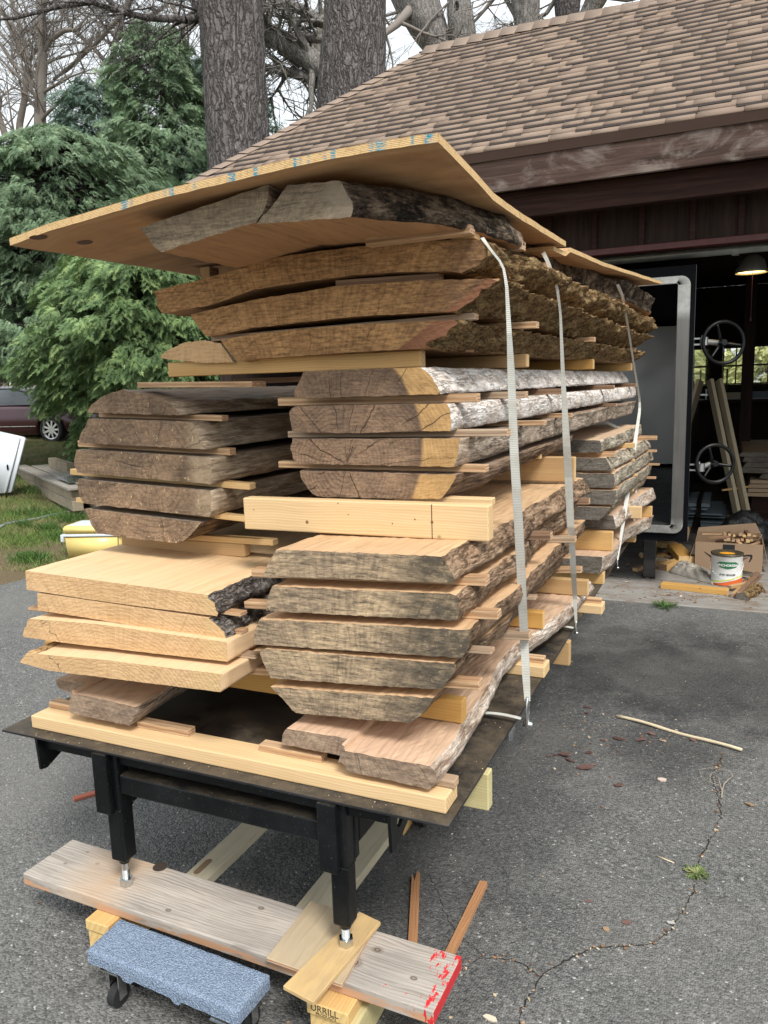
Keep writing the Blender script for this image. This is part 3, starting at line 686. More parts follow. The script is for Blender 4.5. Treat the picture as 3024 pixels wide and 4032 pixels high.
# carpeted dolly
def carpet():
    g = G('blue_carpet', .95, spec=.1); p = g.rawobj()
    n1 = g.noise(p, 230, 3, .7); n2 = g.vor(g.map(p, (1, 1.6, 1)), 190); n3 = g.noise(p, 5, 4)
    base = g.mix(g.rng(n1, .42, .58), (.15, .195, .28), (.30, .37, .47)); base = g.mix(g.mul(g.rng(n3, .4, .7), .3), base, (.17, .22, .30))
    base = g.mix(g.mul(g.rng(g.noise(p, 9, 5, .7), .63, .72), .7), base, (.26, .22, .17))
    g.col(base); g.bump(g.add(n2, n1), 1., .004); return g.m
M['carpet'] = carpet()
ZT = .172
def dolly(label, pts, zt, th, casters, loc_z=0):
    cx = sum(p.x for p in pts) / 4; cy = sum(p.y for p in pts) / 4
    root = empty('carpeted_dolly', (cx, cy, .004), label, 'dolly', 'carpet covered dollies under the cart')
    nx, ny = 40, 16; V = []; F = []
    def P(u, v): return (pts[0] * (1 - u) * (1 - v) + pts[1] * u * (1 - v) + pts[2] * u * v + pts[3] * (1 - u) * v)
    bm = bmesh.new(); grid = {}
    rad = .012
    for i in range(-3, nx + 4):
        for j in range(-3, ny + 4):
            if (i < 0 or i > nx) and (j < 0 or j > ny): 
                ii = min(max(i, 0), nx); jj = min(max(j, 0), ny); k = max(abs(i - ii), abs(j - jj))
            else: ii = min(max(i, 0), nx); jj = min(max(j, 0), ny); k = max(abs(i - ii), abs(j - jj))
            p = P(ii / nx, jj / ny); drop = (0, .006, th * .55, th)[k]
            if k == 3: drop += .003 * nz3(i * .5, j * .5, 3) + (.012 if nz3(i * .12, j * .2, 9) > .3 else 0)
            ox = (1 if i > nx else -1 if i < 0 else 0) * (.004 if k else 0); oy = (1 if j > ny else -1 if j < 0 else 0) * (.004 if k else 0)
            grid[i, j] = bm.verts.new((p.x - cx + ox, p.y - cy + oy, zt - .004 - drop + .0012 * nz3(i * .4, j * .4, 0)))
    for i in range(-3, nx + 3):
        for j in range(-3, ny + 3):
            if (i < 0 or i >= nx) and (j < 0 or j >= ny):
                pass
            bm.faces.new((grid[i, j], grid[i + 1, j], grid[i + 1, j + 1], grid[i, j + 1]))
    bmesh.ops.remove_doubles(bm, verts=bm.verts, dist=.0006)
    bmesh.ops.recalc_face_normals(bm, faces=bm.faces)
    me = bm_mesh(bm, True); c = link('carpet_cover', me, M['carpet'], root)
    bm = bmesh.new()
    q = [(P(a, b) - Vector((cx, cy, 0))) for a, b in ((.02, .04), (.98, .04), (.98, .96), (.02, .96))]
    lo = [bm.verts.new((v.x, v.y, zt - th - .006)) for v in q]; hi = [bm.verts.new((v.x, v.y, zt - .012)) for v in q]
    bm.faces.new(lo); bm.faces.new(hi)
    for k in range(4): bm.faces.new((lo[k], lo[(k + 1) % 4], hi[(k + 1) % 4], hi[k]))
    bmesh.ops.recalc_face_normals(bm, faces=bm.faces); link('wood_frame', bm_mesh(bm), M['fir'], root)
    for (u, v) in casters:
        p = P(u, v) - Vector((cx, cy, 0)); r = .032
        bm = bmesh.new(); add_cyl(bm, (p.x - .012, p.y, r), (p.x + .012, p.y, r), r, n=24)
        wh = link('caster', bm_mesh(bm), M['rubber'], root)
        bm = bmesh.new(); add_cyl(bm, (p.x - .016, p.y, r), (p.x + .016, p.y, r), .009, n=12)
        for sx in (-.018, .015): add_box(bm, p.x + sx, p.x + sx + .003, p.y - .014, p.y + .014, r - .006, zt - th - .01)
        add_box(bm, p.x - .03, p.x + .03, p.y - .03, p.y + .03, zt - th - .012, zt - th - .007)
        link('caster_bracket', bm_mesh(bm), M['zinc'], wh)
    return root
q = [onZ(16, *a, ZT) for a in ((250, 720), (1215, 1125), (1415, 890), (455, 528))]
dolly('blue carpeted dolly in front of the grey plank, nearest the camera', q, ZT, .042, ((.14, .2), (.9, .15), (.14, .85), (.9, .85)))
q2 = [Vector((-1.62, 2.52, 0)), Vector((-.98, 2.50, 0)), Vector((-.98, 2.94, 0)), Vector((-1.62, 2.96, 0))]
dolly('second blue carpeted dolly beneath the middle of the cart', q2, .17, .05, ((.1, .1), (.93, .1), (.1, .9), (.93, .9)))

# two pale boards running back beneath the cart
def pt(c, x, y, z=.11): return onZ(c, x, y, z)
a = onZ(15, 1330, 1200, .10); b = onZ(15, 1600, 930, .10)
M['pale_y'] = plank_face('pale_y', (.52, .46, .34), (.46, .40, .28), (.34, .28, .19), knots=.8, saw=0)
def yboard(name, xc, wdt, y0, y1, z0, h, mat, label, grp=None, slot=None):
    nseg = 1
    bm = bmesh.new(); add_box(bm, -wdt / 2, wdt / 2, 0, y1 - y0, 0, h, .002)
    o = link(name, bm_mesh(bm), mat, None, (xc, y0, z0)); tag(o, label, 'board', grp); return o
xa = (a.x + b.x) / 2
l1 = yboard('pale_board', a.x, .085, 1.70, 2.55, .066, .034, M['pale_y'], 'pale board with an oval slot lying beneath the cart between its legs', 'boards lying beneath the cart')
bm = bmesh.new(); sl = onZ(15, 1325, 1180, .1005) - l1.location
for z_, r_ in ((.0346, .013),): 
    vs = []
    for k in range(24):
        an = 2 * math.pi * k / 24; vs.append(bm.verts.new((sl.x + .012 * math.cos(an), sl.y + (.03 if math.sin(an) > 0 else -.03) + .014 * math.sin(an), z_)))
    f = bm.faces.new(vs); r = bmesh.ops.extrude_face_region(bm, geom=[f]); 
    for v in r['geom']:
        if isinstance(v, bmesh.types.BMVert): v.co.z -= .02
bmesh.ops.recalc_face_normals(bm, faces=bm.faces)
link('slot', bm_mesh(bm), plain('slot_wood', (.20, .13, .07), .9), l1)
c = onZ(17, 440, 1000, .10)
yboard('pale_board', c.x + .02, .12, 1.70, 2.55, .066, .034, M['pale_y'], 'wider pale board lying beneath the cart beside the right leg', 'boards lying beneath the cart')
for k, (xx, yy) in enumerate(((a.x, 2.5), (c.x + .02, 2.5))):
    block('low block holding up the %s pale board under the cart' % ('slotted', 'wider')[k], xx, yy, .09, .09, .004, .0655)

# front 2x4 on the deck
f0 = face(8, [(102, 75), (105, 122), (1532, 385), (1525, 437)], 1.655)
o = bar('pine_beam', (f0[0][0], 1.70, ZD + .001), (f0[2][0], 1.70, ZD + .001), .089, .041, [M['pine'], M['pine_end']], 'pale two by four lying flat along the front edge of the deck', 'beam', 'lumber beams between the slabs', .003, seg=2)
bm = bmesh.new()
for k in range(3):
    lathe(bm, [(0, .0), (.017 - .004 * k, 0.), (.015 - .004 * k, .0006), (0, .0007)], 14, Matrix.Translation((.014 * k, .003 * (k % 2), .0412)) @ Matrix.Diagonal((1.2, .6, 1, 1)))
st = link('orange_stain', bm_mesh(bm), plain('orange_stain', (.62, .21, .04), .6), o); sp_ = onZ(15, 1180, 307, ZD + .042); st.location = (sp_.x - o.location.x, sp_.y - 1.70, 0)
# ================================================================ the stacks of slabs
random.seed(11)
def slab(label, group, Y, L, c, T, B, Lc=(), Rc=(), mats=None, **kw):
    T_, B_ = face(c, T, Y), face(c, B, Y)
    L_, R_ = face(c, Lc, Y), face(c, Rc, Y)
    me, org = slab_mesh(Y, L, T_, B_, L_, R_, **kw)
    o = link('live_edge_slab', me, [M[k] for k in mats], None, org)
    tag(o, label, 'slab', group)
    return dict(T=T_, B=B_, o=o)
def strip_between(lo, hi, y, x0, x1, w, mat, label, group, pad=.0006, endmat='strip_end', zlo=None, zhi=None, sgn=1, hmax=None):
    """a sticker resting on slab lo and under slab hi, following the gap between x0 and x1"""
    def Z(x): 
        a = chain_z(lo['T'], x) if lo else zlo; b = chain_z(hi['B'], x) if hi else zhi
        return a, b
    xa, xb = max(x0, min(p[0] for p in (lo or hi)['T' if lo else 'B']) + .01), min(x1, max(p[0] for p in (lo or hi)['T' if lo else 'B']) - .01)
    (a0, b0), (a1, b1) = Z(xa), Z(xb); 
    h = max(.010, min(b0 - a0, b1 - a1) - 2 * pad); 
    if hmax: h = min(h, hmax)
    s = (a1 - a0) / (xb - xa)
    return bar('wood_sticker', (x0, y, a0 + pad + s * (x0 - xa)), (x1, y, a0 + pad + s * (x1 - xa)), w, h, [M[mat], M[endmat]], label, 'sticker', group)

# ---- oak-like stack, lower right (near end 1.72 m away)
YO = 1.72; GO = 'weathered slabs of the lower right stack'
om = ('oak_end', 'oak_face', 'oak_bark', 'oak_bark')
O = []
O.append(slab('top slab of the lower right stack, black mould on its right corner', GO, YO, 1.62, 7,
    [(235, 293), (600, 308), (930, 322)], [(175, 411), (420, 418), (600, 423), (800, 432), (985, 440)], [(215, 335), (195, 375)], [(985, 415), (960, 375)],
    om, offR=wavef(1, .025, drift=.06), offL=wavef(2, .02), rough=((.004, 14), (.010, 10)), seed=1, nv=8, ns=70))
O.append(slab('second slab down of the lower right stack, with one vertical crack in its end', GO, YO, 1.60, 7,
    [(180, 450), (500, 465), (1005, 487)], [(150, 557), (600, 582), (1008, 602)], [(158, 530), (165, 485)], [(1020, 565), (1016, 520)],
    om, offR=wavef(4, .03), offL=wavef(5, .02), rough=((.004, 14), (.009, 10)), seed=2, nv=8, ns=70))
O.append(slab('third slab down of the lower right stack, with a forked crack and a knot in its end', GO, YO, 1.60, 7,
    [(150, 597), (560, 615), (1038, 643)], [(128, 706), (560, 735), (1005, 762)], [(122, 685), (132, 645)], [(1030, 735), (1043, 690)],
    om, offR=wavef(7, .03), offL=wavef(8, .02), rough=((.004, 14), (.008, 10)), seed=3, nv=8, ns=70))
O.append(slab('fourth slab down of the lower right stack, smeared with yellow sawdust', GO, YO, 1.58, 7,
    [(160, 723), (560, 757), (992, 790)], [(182, 851), (560, 880), (940, 903)], [(158, 800), (135, 738)], [(965, 870), (988, 828)],
    om, offR=wavef(10, .03), offL=wavef(11, .02), rough=((.004, 14), (.008, 10)), seed=4, nv=8, ns=70))
O.append(slab('lowest slab of the lower right stack, rounded underneath like a boat', GO, YO, 1.58, 7,
    [(172, 887), (520, 915), (902, 941)], [(285, 1001), (560, 1030), (795, 1047)], [(250, 965), (205, 920)], [(835, 1022), (875, 980)],
    om, offR=wavef(13, .03), offL=wavef(14, .02), rough=((.004, 14), (.008, 10)), seed=5, nv=8, ns=70))
gs = 'stickers of the lower right stack'
ordn = ['top and second', 'second and third', 'third and fourth', 'fourth and lowest']
ends = [[(1120, 1.82, 'strip_red', 98), (None, 2.42, 'strip_dark', None), (None, 3.17, 'strip_dark', None)],
        [(1172, 1.83, 'strip_red', 68), (None, 2.82, 'strip_grey', None)],
        [(1143, 1.82, 'strip_grey', 52), (None, 2.34, 'strip_grey', None), (None, 2.95, 'strip_red', None)],
        [(1090, 1.81, 'strip_red', 52), (None, 2.22, 'strip_grey', None), (None, 3.1, 'strip_red', None)]]
where = ['nearest', 'next', 'third']
xr2 = [[None, -.51, -.515], [None, -.505], [None, -.54, -.55], [None, -.53, -.53]]
for g_, rows in enumerate(ends):
    for r_, (px, y, mt, pl_) in enumerate(rows):
        yy = [440, 608, 760, 922][g_]
        x1 = onY(7, px, yy, y - .02).x if px else xr2[g_][r_]
        x0 = onY(7, pl_, yy - 40, y - .02).x if pl_ else -1.0
        strip_between(O[g_ + 1], O[g_], y, x0, x1, .036, mt, '%s sticker between the %s slabs of the lower right stack' % (where[r_], ordn[g_]), gs)

# ---- base planks on the deck
BM = ('base_end', 'base_face', 'base_bark', 'base_bark')
def edge_base(t, y): return .03 * fbm(y * 1.3, 4, 0, 3) - .015 + (.05 * t if t < .5 else .025 + .14 * (t - .5)) - .05 * math.exp(-((t - .45) / .18) ** 2)
bp = slab('long pink-brown bottom plank with a stepped end, lying on the deck under the lower right stack', None, 1.66, 1.93, 7,
    [(225, 1095), (370, 1118), (508, 1145), (509, 1168), (700, 1205), (885, 1237)], [(200, 1163), (500, 1222), (530, 1262), (700, 1296), (893, 1341)],
    [(205, 1130)], [(915, 1290)], BM, offR=edge_base, offL=wavef(22, .02), rough=((.004, 12), (.008, 9)), step=(.42, .035), seed=8, ns=90, nv=8,
    zf=lambda t, u: 0)
zb = onY(7, 885, 1237, 1.66).z
YL2 = 1.72
lp = slab('short grey plank end with a saw step, lying at the left of the deck below the pale slabs', None, 1.665, 1.6, 15,
    [(268, 0), (455, 30), (470, 55), (555, 62), (700, 95), (862, 137)], [(300, 72), (440, 112), (443, 175), (600, 210), (822, 257)],
    [(275, 40)], [(850, 215)], ('base_end', 'base_face', 'walnut_bark', 'walnut_bark'), offR=wavef(25, .02), rough=((.003, 12), (.005, 9)), step=(.33, .06), seed=9, ns=50)
def st(c, x, y, Yv, x2, y2, w, h, mat, label, grp='loose strips lying on the lower beams', z=None, endmat='strip_end'):
    a, b = onY(c, x, y, Yv), onY(c, x2, y2, Yv)
    return bar('wood_sticker', (a.x, Yv + w / 2, a.z if z is None else z), (b.x, Yv + w / 2, b.z if z is None else z), w, h, [M[mat], M[endmat]], label, 'sticker', grp)
zt = ZD + .0425
bar('wood_sticker', (-1.62, 1.725, zt), (onY(15, 1215, 285, 1.70).x, 1.725, zt), .036, .020, [M['strip_red'], M['strip_end']], 'short laminated strip on the front beam beside the orange stain', 'sticker', 'loose strips lying on the lower beams')
bar('wood_sticker', (-2.0, 1.74, zt + .001), (-1.86, 1.74, zt + .001), .036, .02, [M['strip_red'], M['strip_end']], 'strip end under the grey plank end at the far left of the front beam', 'sticker', 'loose strips lying on the lower beams')
a = onY(7, 125, 1150, 1.70)
bar('wood_sticker', (a.x, 1.725, zt), (a.x + .20, 1.725, zt), .036, .020, [M['strip_red'], M['strip_end']], 'broken strip end poking out left of the stepped bottom plank', 'sticker', 'loose strips lying on the lower beams')
bar('wood_sticker', (-.80, 1.722, zt), (onY(17, 1450, 170, 1.70).x, 1.722, zt), .034, .022, [M['strip_grey'], M['strip_end']], 'strip end poking out right of the stepped bottom plank', 'sticker', 'loose strips lying on the lower beams')
# spacers under the bottom plank, further back
for k, (y, x1) in enumerate(((2.66, -.575), (3.50, -.50))):
    bar('pine_beam', (XL + .1, y, ZD + .001), (x1, y, ZD + .001), .089, .041, [M['pine'], M['pine_end']],
        ['beam end under the bottom plank between the two nearest straps', 'beam end under the far end of the bottom plank'][k], 'beam', 'lumber beams between the slabs', .003)
    bar('wood_sticker', (-.9, y + .01, ZD + .0425), (x1 - .01, y + .01, ZD + .0425), .036, .020, [M['strip_red'], M['strip_end']],
        ['strip on the beam end under the bottom plank between the nearest straps', 'strip on the beam end under the far end of the bottom plank'][k], 'sticker', 'loose strips lying on the lower beams')
# beam lying on the base planks, under both lower stacks
zb1 = onY(7, 1018, 1053, 1.91).z
xr = onY(7, 1018, 1053, 1.91).x; xl = onY(6, 240, 960, 1.91).x
hb = zb and .066
bar('amber_beam', (xl, 1.93, zb1), (xr, 1.93, zb1), .038, hb, [M['amber'], M['amber']], 'amber two by three on edge across the base planks under both front stacks', 'beam', 'lumber beams between the slabs', .003, seg=2)
bar('amber_beam', (-1.75, 2.25, zb1), (-.95, 2.25, zb1), .038, hb, [M['amber'], M['amber']], 'second amber beam behind the first, showing between the two front stacks', 'beam', 'lumber beams between the slabs', .003)
bar('amber_beam', (-1.2, 2.82, zb1), (onY(11, 670, 1870, 2.82).x, 2.82, zb1), .038, hb, [M['amber'], M['pine_end']], 'amber block end on the bottom plank between the nearest and the second strap', 'beam', 'lumber beams between the slabs', .003)
bar('tan_beam', (-1.2, 3.33, zb1), (onY(11, 1145, 1480, 3.31).x, 3.33, zb1), .038, hb + .004, [M['tan_beam'], M['pine_end']], 'brown block on the far end of the bottom plank behind the second strap', 'beam', 'lumber beams between the slabs', .003)
# beam above the oak stack
zo = chain_z(O[0]['T'], -.75)
b1 = onY(7, 68, 205, 1.92); b2 = onY(7, 1132, 262, 1.92); b3 = onY(7, 1134, 98, 1.92)
bar('thick_pine_beam', (b1.x, 1.945, min(b1.z, b2.z) + .001), (b2.x, 1.945, b2.z + .001), .045, b3.z - b2.z - .004, [M['pine'], M['pine_end']], 'deep pale pine beam with a dark saw line, on edge above the lower right stack', 'beam', 'lumber beams between the slabs', .004, seg=2)
pb = [o for o in sc.objects if o.get('label', '').startswith('deep pale pine beam')][0]
bm = bmesh.new(); add_box(bm, -.0011, .0011, -.0232, -.0221, .001, b3.z - b2.z - .005); slx = onY(7, 884, 150, 1.92).x - pb.location.x
o = link('saw_line', bm_mesh(bm), plain('saw_dark', (.06, .03, .015), .9), pb, (slx, 0, 0))
for k_, (kx, kz, kr) in enumerate(((340, 172, .0045), (810, 162, .0022), (885, 175, .0035), (108, 117, .0018), (520, 140, .0018), (712, 180, .002), (475, 90, .0018))):
    q_ = onY(7, kx, kz, 1.92); bm = bmesh.new(); lathe(bm, [(0, .0004), (kr, .0004), (kr * 1.2, 0)], 10, Matrix.Rotation(math.pi / 2, 4, 'X'))
    link('knot', bm_mesh(bm), bpy.data.materials['knot_brown'] if k_ else plain('knot_brown', (.22, .105, .045), .8), pb, (q_.x - pb.location.x, -.0226, q_.z - pb.location.z))
bar('pine_board', (b2.x - .3, 2.01, b3.z - .015), (b2.x - .012, 2.01, b3.z - .015), .04, .02, [M['pine'], M['pine_end']], 'thin pale strip behind the top edge of the deep pine beam', 'sticker', None, .002)
g1 = onY(11, 940, 408, 3.1); g2 = onY(11, 940, 140, 3.1)
bar('tan_beam', (-1.25, 3.12, g1.z), (-.565, 3.12, g1.z), .038, g2.z - g1.z, [M['tan_beam'], M['pine_end']], 'brown beam on edge on the far end of the lower right stack behind the second strap', 'beam', 'lumber beams between the slabs', .003)
s1 = onY(11, 485, 130, 2.98); bar('wood_sticker', (-1.0, 3.02, g2.z + .001), (-.68, 3.02, g2.z + .001), .03, .022, [M['strip_pine'], M['pine_end']], 'pale strip end lying on the brown beam behind the straps', 'sticker', None)

# ---- walnut stack, middle right
YWR = 1.97; GW = 'walnut slabs of the middle right stack'
W = []
W.append(slab('top walnut slab of the middle right stack with bleached white bark and yellow sapwood', GW, YWR, 3.45, 4,
    [(250, 717), (560, 706), (837, 697)], [(203, 846), (300, 853), (460, 846), (700, 839), (937, 832)], [(207, 815), (228, 765)], [(925, 805), (888, 745)],
    ('walnut_end', 'walnut_face', 'walnut_bark', 'white_bark'), offR=wavef(31, .006, drift=.088), rough=((.005, 14), (.006, 8)), seed=11, ns=100, nv=8, jag=.0022))
W.append(slab('second walnut slab of the middle right stack, yellow sapwood and pale bark at its right', GW, YWR, 3.45, 4,
    [(212, 893), (600, 884), (975, 880)], [(192, 1022), (330, 1026), (480, 1028), (700, 1022), (992, 1017)], [(185, 990), (185, 920)], [(1000, 980), (997, 925)],
    ('walnut_end', 'walnut_face', 'walnut_bark', 'white_bark'), offR=wavef(33, .010, drift=.088), rough=((.006, 14), (.006, 8)), seed=12, ns=100, nv=8, jag=.0022))
W.append(slab('third walnut slab of the middle right stack with a slanting crack through its end', GW, YWR, 3.3, 4,
    [(192, 1058), (600, 1057), (1017, 1055)], [(215, 1181), (600, 1190), (985, 1198)], [(200, 1160), (185, 1105)], [(997, 1150), (1003, 1090)],
    ('walnut_end', 'walnut_face', 'walnut_bark', 'walnut_bark'), offR=wavef(35, .016, drift=.085), rough=((.007, 14), (.006, 8)), seed=13, ns=90, nv=8))
W.append(slab('lowest walnut slab of the middle right stack, half round and thickest at its middle', GW, YWR, 1.6, 4,
    [(238, 1218), (600, 1228), (1007, 1238)], [(318, 1346), (500, 1352), (700, 1356), (930, 1357)], [(275, 1310), (248, 1262)], [(965, 1325), (995, 1280)],
    ('walnut_end', 'walnut_face', 'walnut_bark', 'walnut_bark_brown'), offR=wavef(37, .03, drift=.02), rough=((.008, 14), (.007, 8)), seed=14, ns=70, nv=8))
gs = 'stickers of the middle right walnut stack'
ordn = ['top and second', 'second and third', 'third and lowest']
for g_, rows in enumerate([[(117, 1117, 'strip_red', 2.05), (None, 1363, 'strip_grey', 2.45), (None, 1492, 'strip_dark', 3.05), (None, 0, 'strip_dark', 4.2), (None, 0, 'strip_dark', 5.2)],
                           [(168, 1272, 'strip_grey', 2.05), (None, 1458, 'strip_red', 2.55), (None, 1592, 'strip_red', 3.1), (None, 0, 'strip_dark', 4.3)],
                           [(122, 1161, 'strip_red', 2.05), (None, 1372, 'strip_dark', 2.6), (None, 1510, 'strip_grey', 3.0)]]):
    yy = [848, 1028, 1205][g_]
    for r_, (pl_, px, mt, y) in enumerate(rows):
        x0 = onY(4, pl_, yy, y - .02).x if pl_ else -.95
        x1 = onY(4, px, yy - 20 * r_, y - .02).x if px else -.565
        if r_ and px: x1 = max(-.60, min(-.48, x1))
        if g_ == 2 and r_: continue
        strip_between(W[g_ + 1], W[g_], y, x0, x1, .038, mt, '%s sticker between the %s walnut slabs of the middle right stack' % (['nearest', 'second', 'third', 'fourth', 'furthest'][r_], ordn[g_]), gs)

# ---- walnut stack, left
YLW = 1.98; GL = 'walnut slabs of the left stack'
lm = ('left_end', 'left_face', 'left_bark', 'left_bark')
Lk = []
Lk.append(slab('top slab of the left walnut stack with a rounded crumbly top and long grey side', GL, YLW, 3.3, 3,
    [(500, 850), (560, 825), (615, 810), (700, 826), (800, 850), (852, 870)], [(437, 926), (650, 930), (870, 938), (905, 936)], [(437, 918), (460, 880)], [(885, 912), (868, 886)],
    lm, offR=wavef(41, .02, drift=-.02), rough=((.006, 14), (.006, 8)), seed=21, ns=60, nv=8, jag=.003))
Lk.append(slab('second slab down of the left walnut stack, its grey side slanting back to the right', GL, YLW, 3.3, 3,
    [(440, 955), (700, 962), (965, 973)], [(394, 1076), (700, 1092), (1027, 1111)], [(395, 1045), (428, 1000)], [(1008, 1065), (985, 1015)],
    lm, offR=wavef(43, .015, drift=-.01), rough=((.006, 14), (.006, 8)), seed=22, ns=60, nv=8, jag=.0025))
Lk.append(slab('third slab down of the left walnut stack with a long diagonal crack', GL, YLW, 3.3, 3,
    [(385, 1110), (700, 1130), (1048, 1150)], [(390, 1226), (700, 1254), (1047, 1284)], [(378, 1190), (378, 1145)], [(1052, 1245), (1050, 1190)],
    lm, offR=wavef(45, .02), rough=((.006, 14), (.006, 8)), seed=23, ns=60, nv=8, jag=.0025))
Lk.append(slab('fourth slab down of the left walnut stack, flecked with pale sawdust', GL, YLW, 3.3, 3,
    [(392, 1260), (700, 1288), (1047, 1318)], [(6, 432, 105), (6, 700, 135), (6, 1042, 172)], [(6, 402, 78), (6, 388, 25)], [(6, 1048, 120), (6, 1052, 70)],
    lm, offR=wavef(47, .02), rough=((.007, 14), (.006, 8)), seed=24, ns=60, nv=8, jag=.0025))
Lk.append(slab('lowest slab of the left walnut stack with a splintered right end', GL, YLW, 2.6, 6,
    [(430, 131), (700, 165), (1022, 202)], [(490, 256), (700, 285), (888, 305)], [(458, 215), (440, 165)], [(930, 290), (985, 245)],
    ('left_end', 'left_face', 'left_bark', 'walnut_bark_brown'), offR=wavef(49, .02, drift=-.02), rough=((.007, 14), (.010, 9)), seed=25, ns=60, nv=8, jag=.0025))
gs = 'stickers of the left walnut stack'
for g_, (lc, x0, y0, x1, y1, mt, ds) in enumerate(((3, 493, 940, 1113, 960, 'strip_red', 'top and second slabs'), (3, 388, 1095, 1152, 1135, 'strip_red', 'second and third slabs'),
                                               (3, 350, 1240, 1252, 1300, 'strip_pine', 'third and fourth slabs'), (6, 380, 108, 1293, 185, 'strip_pine', 'fourth and lowest slabs'))):
    a, b = onY(lc, x0, y0, 2.05), onY(lc, x1, y1, 2.05)
    strip_between(Lk[g_ + 1], Lk[g_], 2.07, a.x, b.x, .036, mt, 'sticker between the %s of the left walnut stack, sticking out right' % ds, gs, endmat='pine_end' if 'pine' in mt else 'strip_end')
    strip_between(Lk[g_ + 1], Lk[g_], 2.9, a.x + .05, b.x - .02, .036, 'strip_dark', 'hidden further sticker between the %s of the left walnut stack' % ds, gs)
# spacer on the maple and strip on it
q0, q1 = onY(6, 612, 330, 2.12), onY(6, 1230, 376, 2.12)
zsl = chain_z(Lk[4]['B'], -1.5)
zm = q1.z
hsp = zsl - zm - .022
bar('fir_beam', (q0.x, 2.14, zm), (q1.x, 2.14, zm), .038, hsp, [M['tan_beam'], M['pine_end']], 'reddish beam on edge on the pale top slab under the left walnut stack', 'beam', 'lumber beams between the slabs', .003)
q2 = onY(6, 1385, 300, 2.14)
bar('wood_sticker', (q0.x + .1, 2.14, zm + hsp + .0005), (q2.x, 2.14, zm + hsp + .0005), .036, .020, [M['strip_pine'], M['pine_end']], 'pale strip on the reddish beam under the left walnut stack', 'sticker', gs)

# ---- maple stack, lower left
YM = 1.70; GM = 'pale slabs of the lower left stack'
MP = []
MP.append(slab('broad pale top slab of the lower left stack with black bark along its right edge', GM, YM, 2.3, 6,
    [(127, 443), (400, 480), (700, 520), (1025, 562)], [(133, 538), (400, 580), (700, 622), (1068, 669)], (), [(1066, 630), (1045, 595)],
    ('maple_end', 'maple_face', 'maple_side', 'black_bark'), offR=wavef(51, .015, drift=-.02), jag=.0009, rough=((.001, 5), (.016, 18)), seed=31, ns=150, nv=14, nu=44))
MP.append(slab('second pale slab of the lower left stack, black bark on its right edge', GM, YM, 2.3, 6,
    [(187, 556), (500, 600), (800, 645), (1052, 682)], [(190, 641), (500, 690), (800, 742), (1128, 792)], (), [(1115, 755), (1080, 715)],
    ('maple_end', 'maple_face', 'maple_side', 'black_bark'), offR=wavef(53, .015, drift=-.02), jag=.0009, rough=((.001, 5), (.016, 18)), seed=32, ns=150, nv=14, nu=44))
MP.append(slab('third pale slab of the lower left stack, chipped orange bark at its left', GM, YM - .025, 2.3, 6,
    [(150, 684), (500, 712), (800, 755), (1140, 802)], [(120, 777), (400, 815), (800, 862), (1143, 900)], [(122, 745), (132, 705)], (),
    ('maple_end', 'maple_face', 'orange_bark', 'maple_side'), jag=.0009, rough=((.009, 22), (.0015, 8)), seed=33, ns=60, nv=8, nu=44))
MP.append(slab('lowest pale slab of the lower left stack with a broken orange left corner', GM, YM - .08, 2.35, 6,
    [(185, 862), (500, 888), (800, 925), (1117, 962)], [(100, 905), (245, 945), (600, 990), (1108, 1053)], [(118, 880), (140, 850)], (),
    ('maple_end', 'maple_face', 'orange_bark', 'maple_side'), jag=.0009, rough=((.009, 22), (.0015, 8)), seed=34, ns=60, nv=8, nu=44))
gs = 'stickers of the lower left stack'
for g_, (x0, x1, mt, ds) in enumerate(((-1.94, -1.18, 'strip_red', 'top and second slabs'), (onY(6, 150, 640, 1.75).x, -1.24, 'strip_red', 'second and third slabs'),
                                    (-1.90, -1.20, 'strip_grey', 'third and lowest slabs'))):
    strip_between(MP[g_ + 1], MP[g_], 1.76, x0, x1 if g_ else onY(6, 1222, 610, 1.76).x, .036, mt, 'sticker between the %s of the pale lower left stack' % ds, gs)
    strip_between(MP[g_ + 1], MP[g_], 2.35, x0, -1.22, .036, 'strip_dark', 'deeper sticker between the %s of the pale lower left stack' % ds, gs)
e = onY(6, 1222, 1030, 1.9)
bar('wood_sticker', (-1.95, 1.90, zb1 + hb + .0008), (e.x, 1.90, zb1 + hb + .0008), .03, .018, [M['strip_red'], M['strip_end']], 'strip on the amber beam under the lowest pale slab', 'sticker', gs)

# ---- upper stack of three brown slabs with crumbly mossy bark
YD = 2.0; GD = 'brown slabs of the upper stack'
def flare(seed, a, dr): 
    return lambda t, y: a * fbm(seed, y * 2.2, 0, 4) + dr * t
DD = []
tm = ('top_end', 'top_face', 'red_bark', 'mossy_bark')
def biteD(u, v): return .03 * max(0, 1 - abs(u - 1) / .06) * (.5 + .5 * math.sin(9 * v))
DD.append(slab('upper brown slab of the high stack with a shredded dark right corner', GD, YD, 3.42, 4,
    [(3, 778, 313), (3, 1050, 245), (3, 1255, 190), (3, 1262, 160), (375, 108), (700, 72), (1090, 50), (1165, 52)], [(3, 815, 427), (3, 1070, 382), (0, 307), (500, 232), (800, 214), (1050, 212)],
    [(3, 800, 380)], [(1100, 190), (1165, 125)], tm, offR=flare(3, .02, .11), rough=((.006, 14), (.030, 19)), seed=41, ns=190, nv=14, nu=50, endskew=0))
DD.append(slab('middle brown slab of the high stack, orange bark line at its right corner', GD, YD, 3.42, 4,
    [(3, 962, 433), (3, 1120, 392), (0, 358), (400, 292), (800, 262), (1212, 249)], [(3, 1040, 541), (3, 1150, 522), (0, 497), (500, 442), (1000, 416)],
    [(3, 1005, 505), (3, 975, 465)], [(1070, 365), (1150, 300)], tm, offR=flare(5, .02, .06), rough=((.006, 14), (.028, 19)), seed=42, ns=190, nv=14, nu=50))
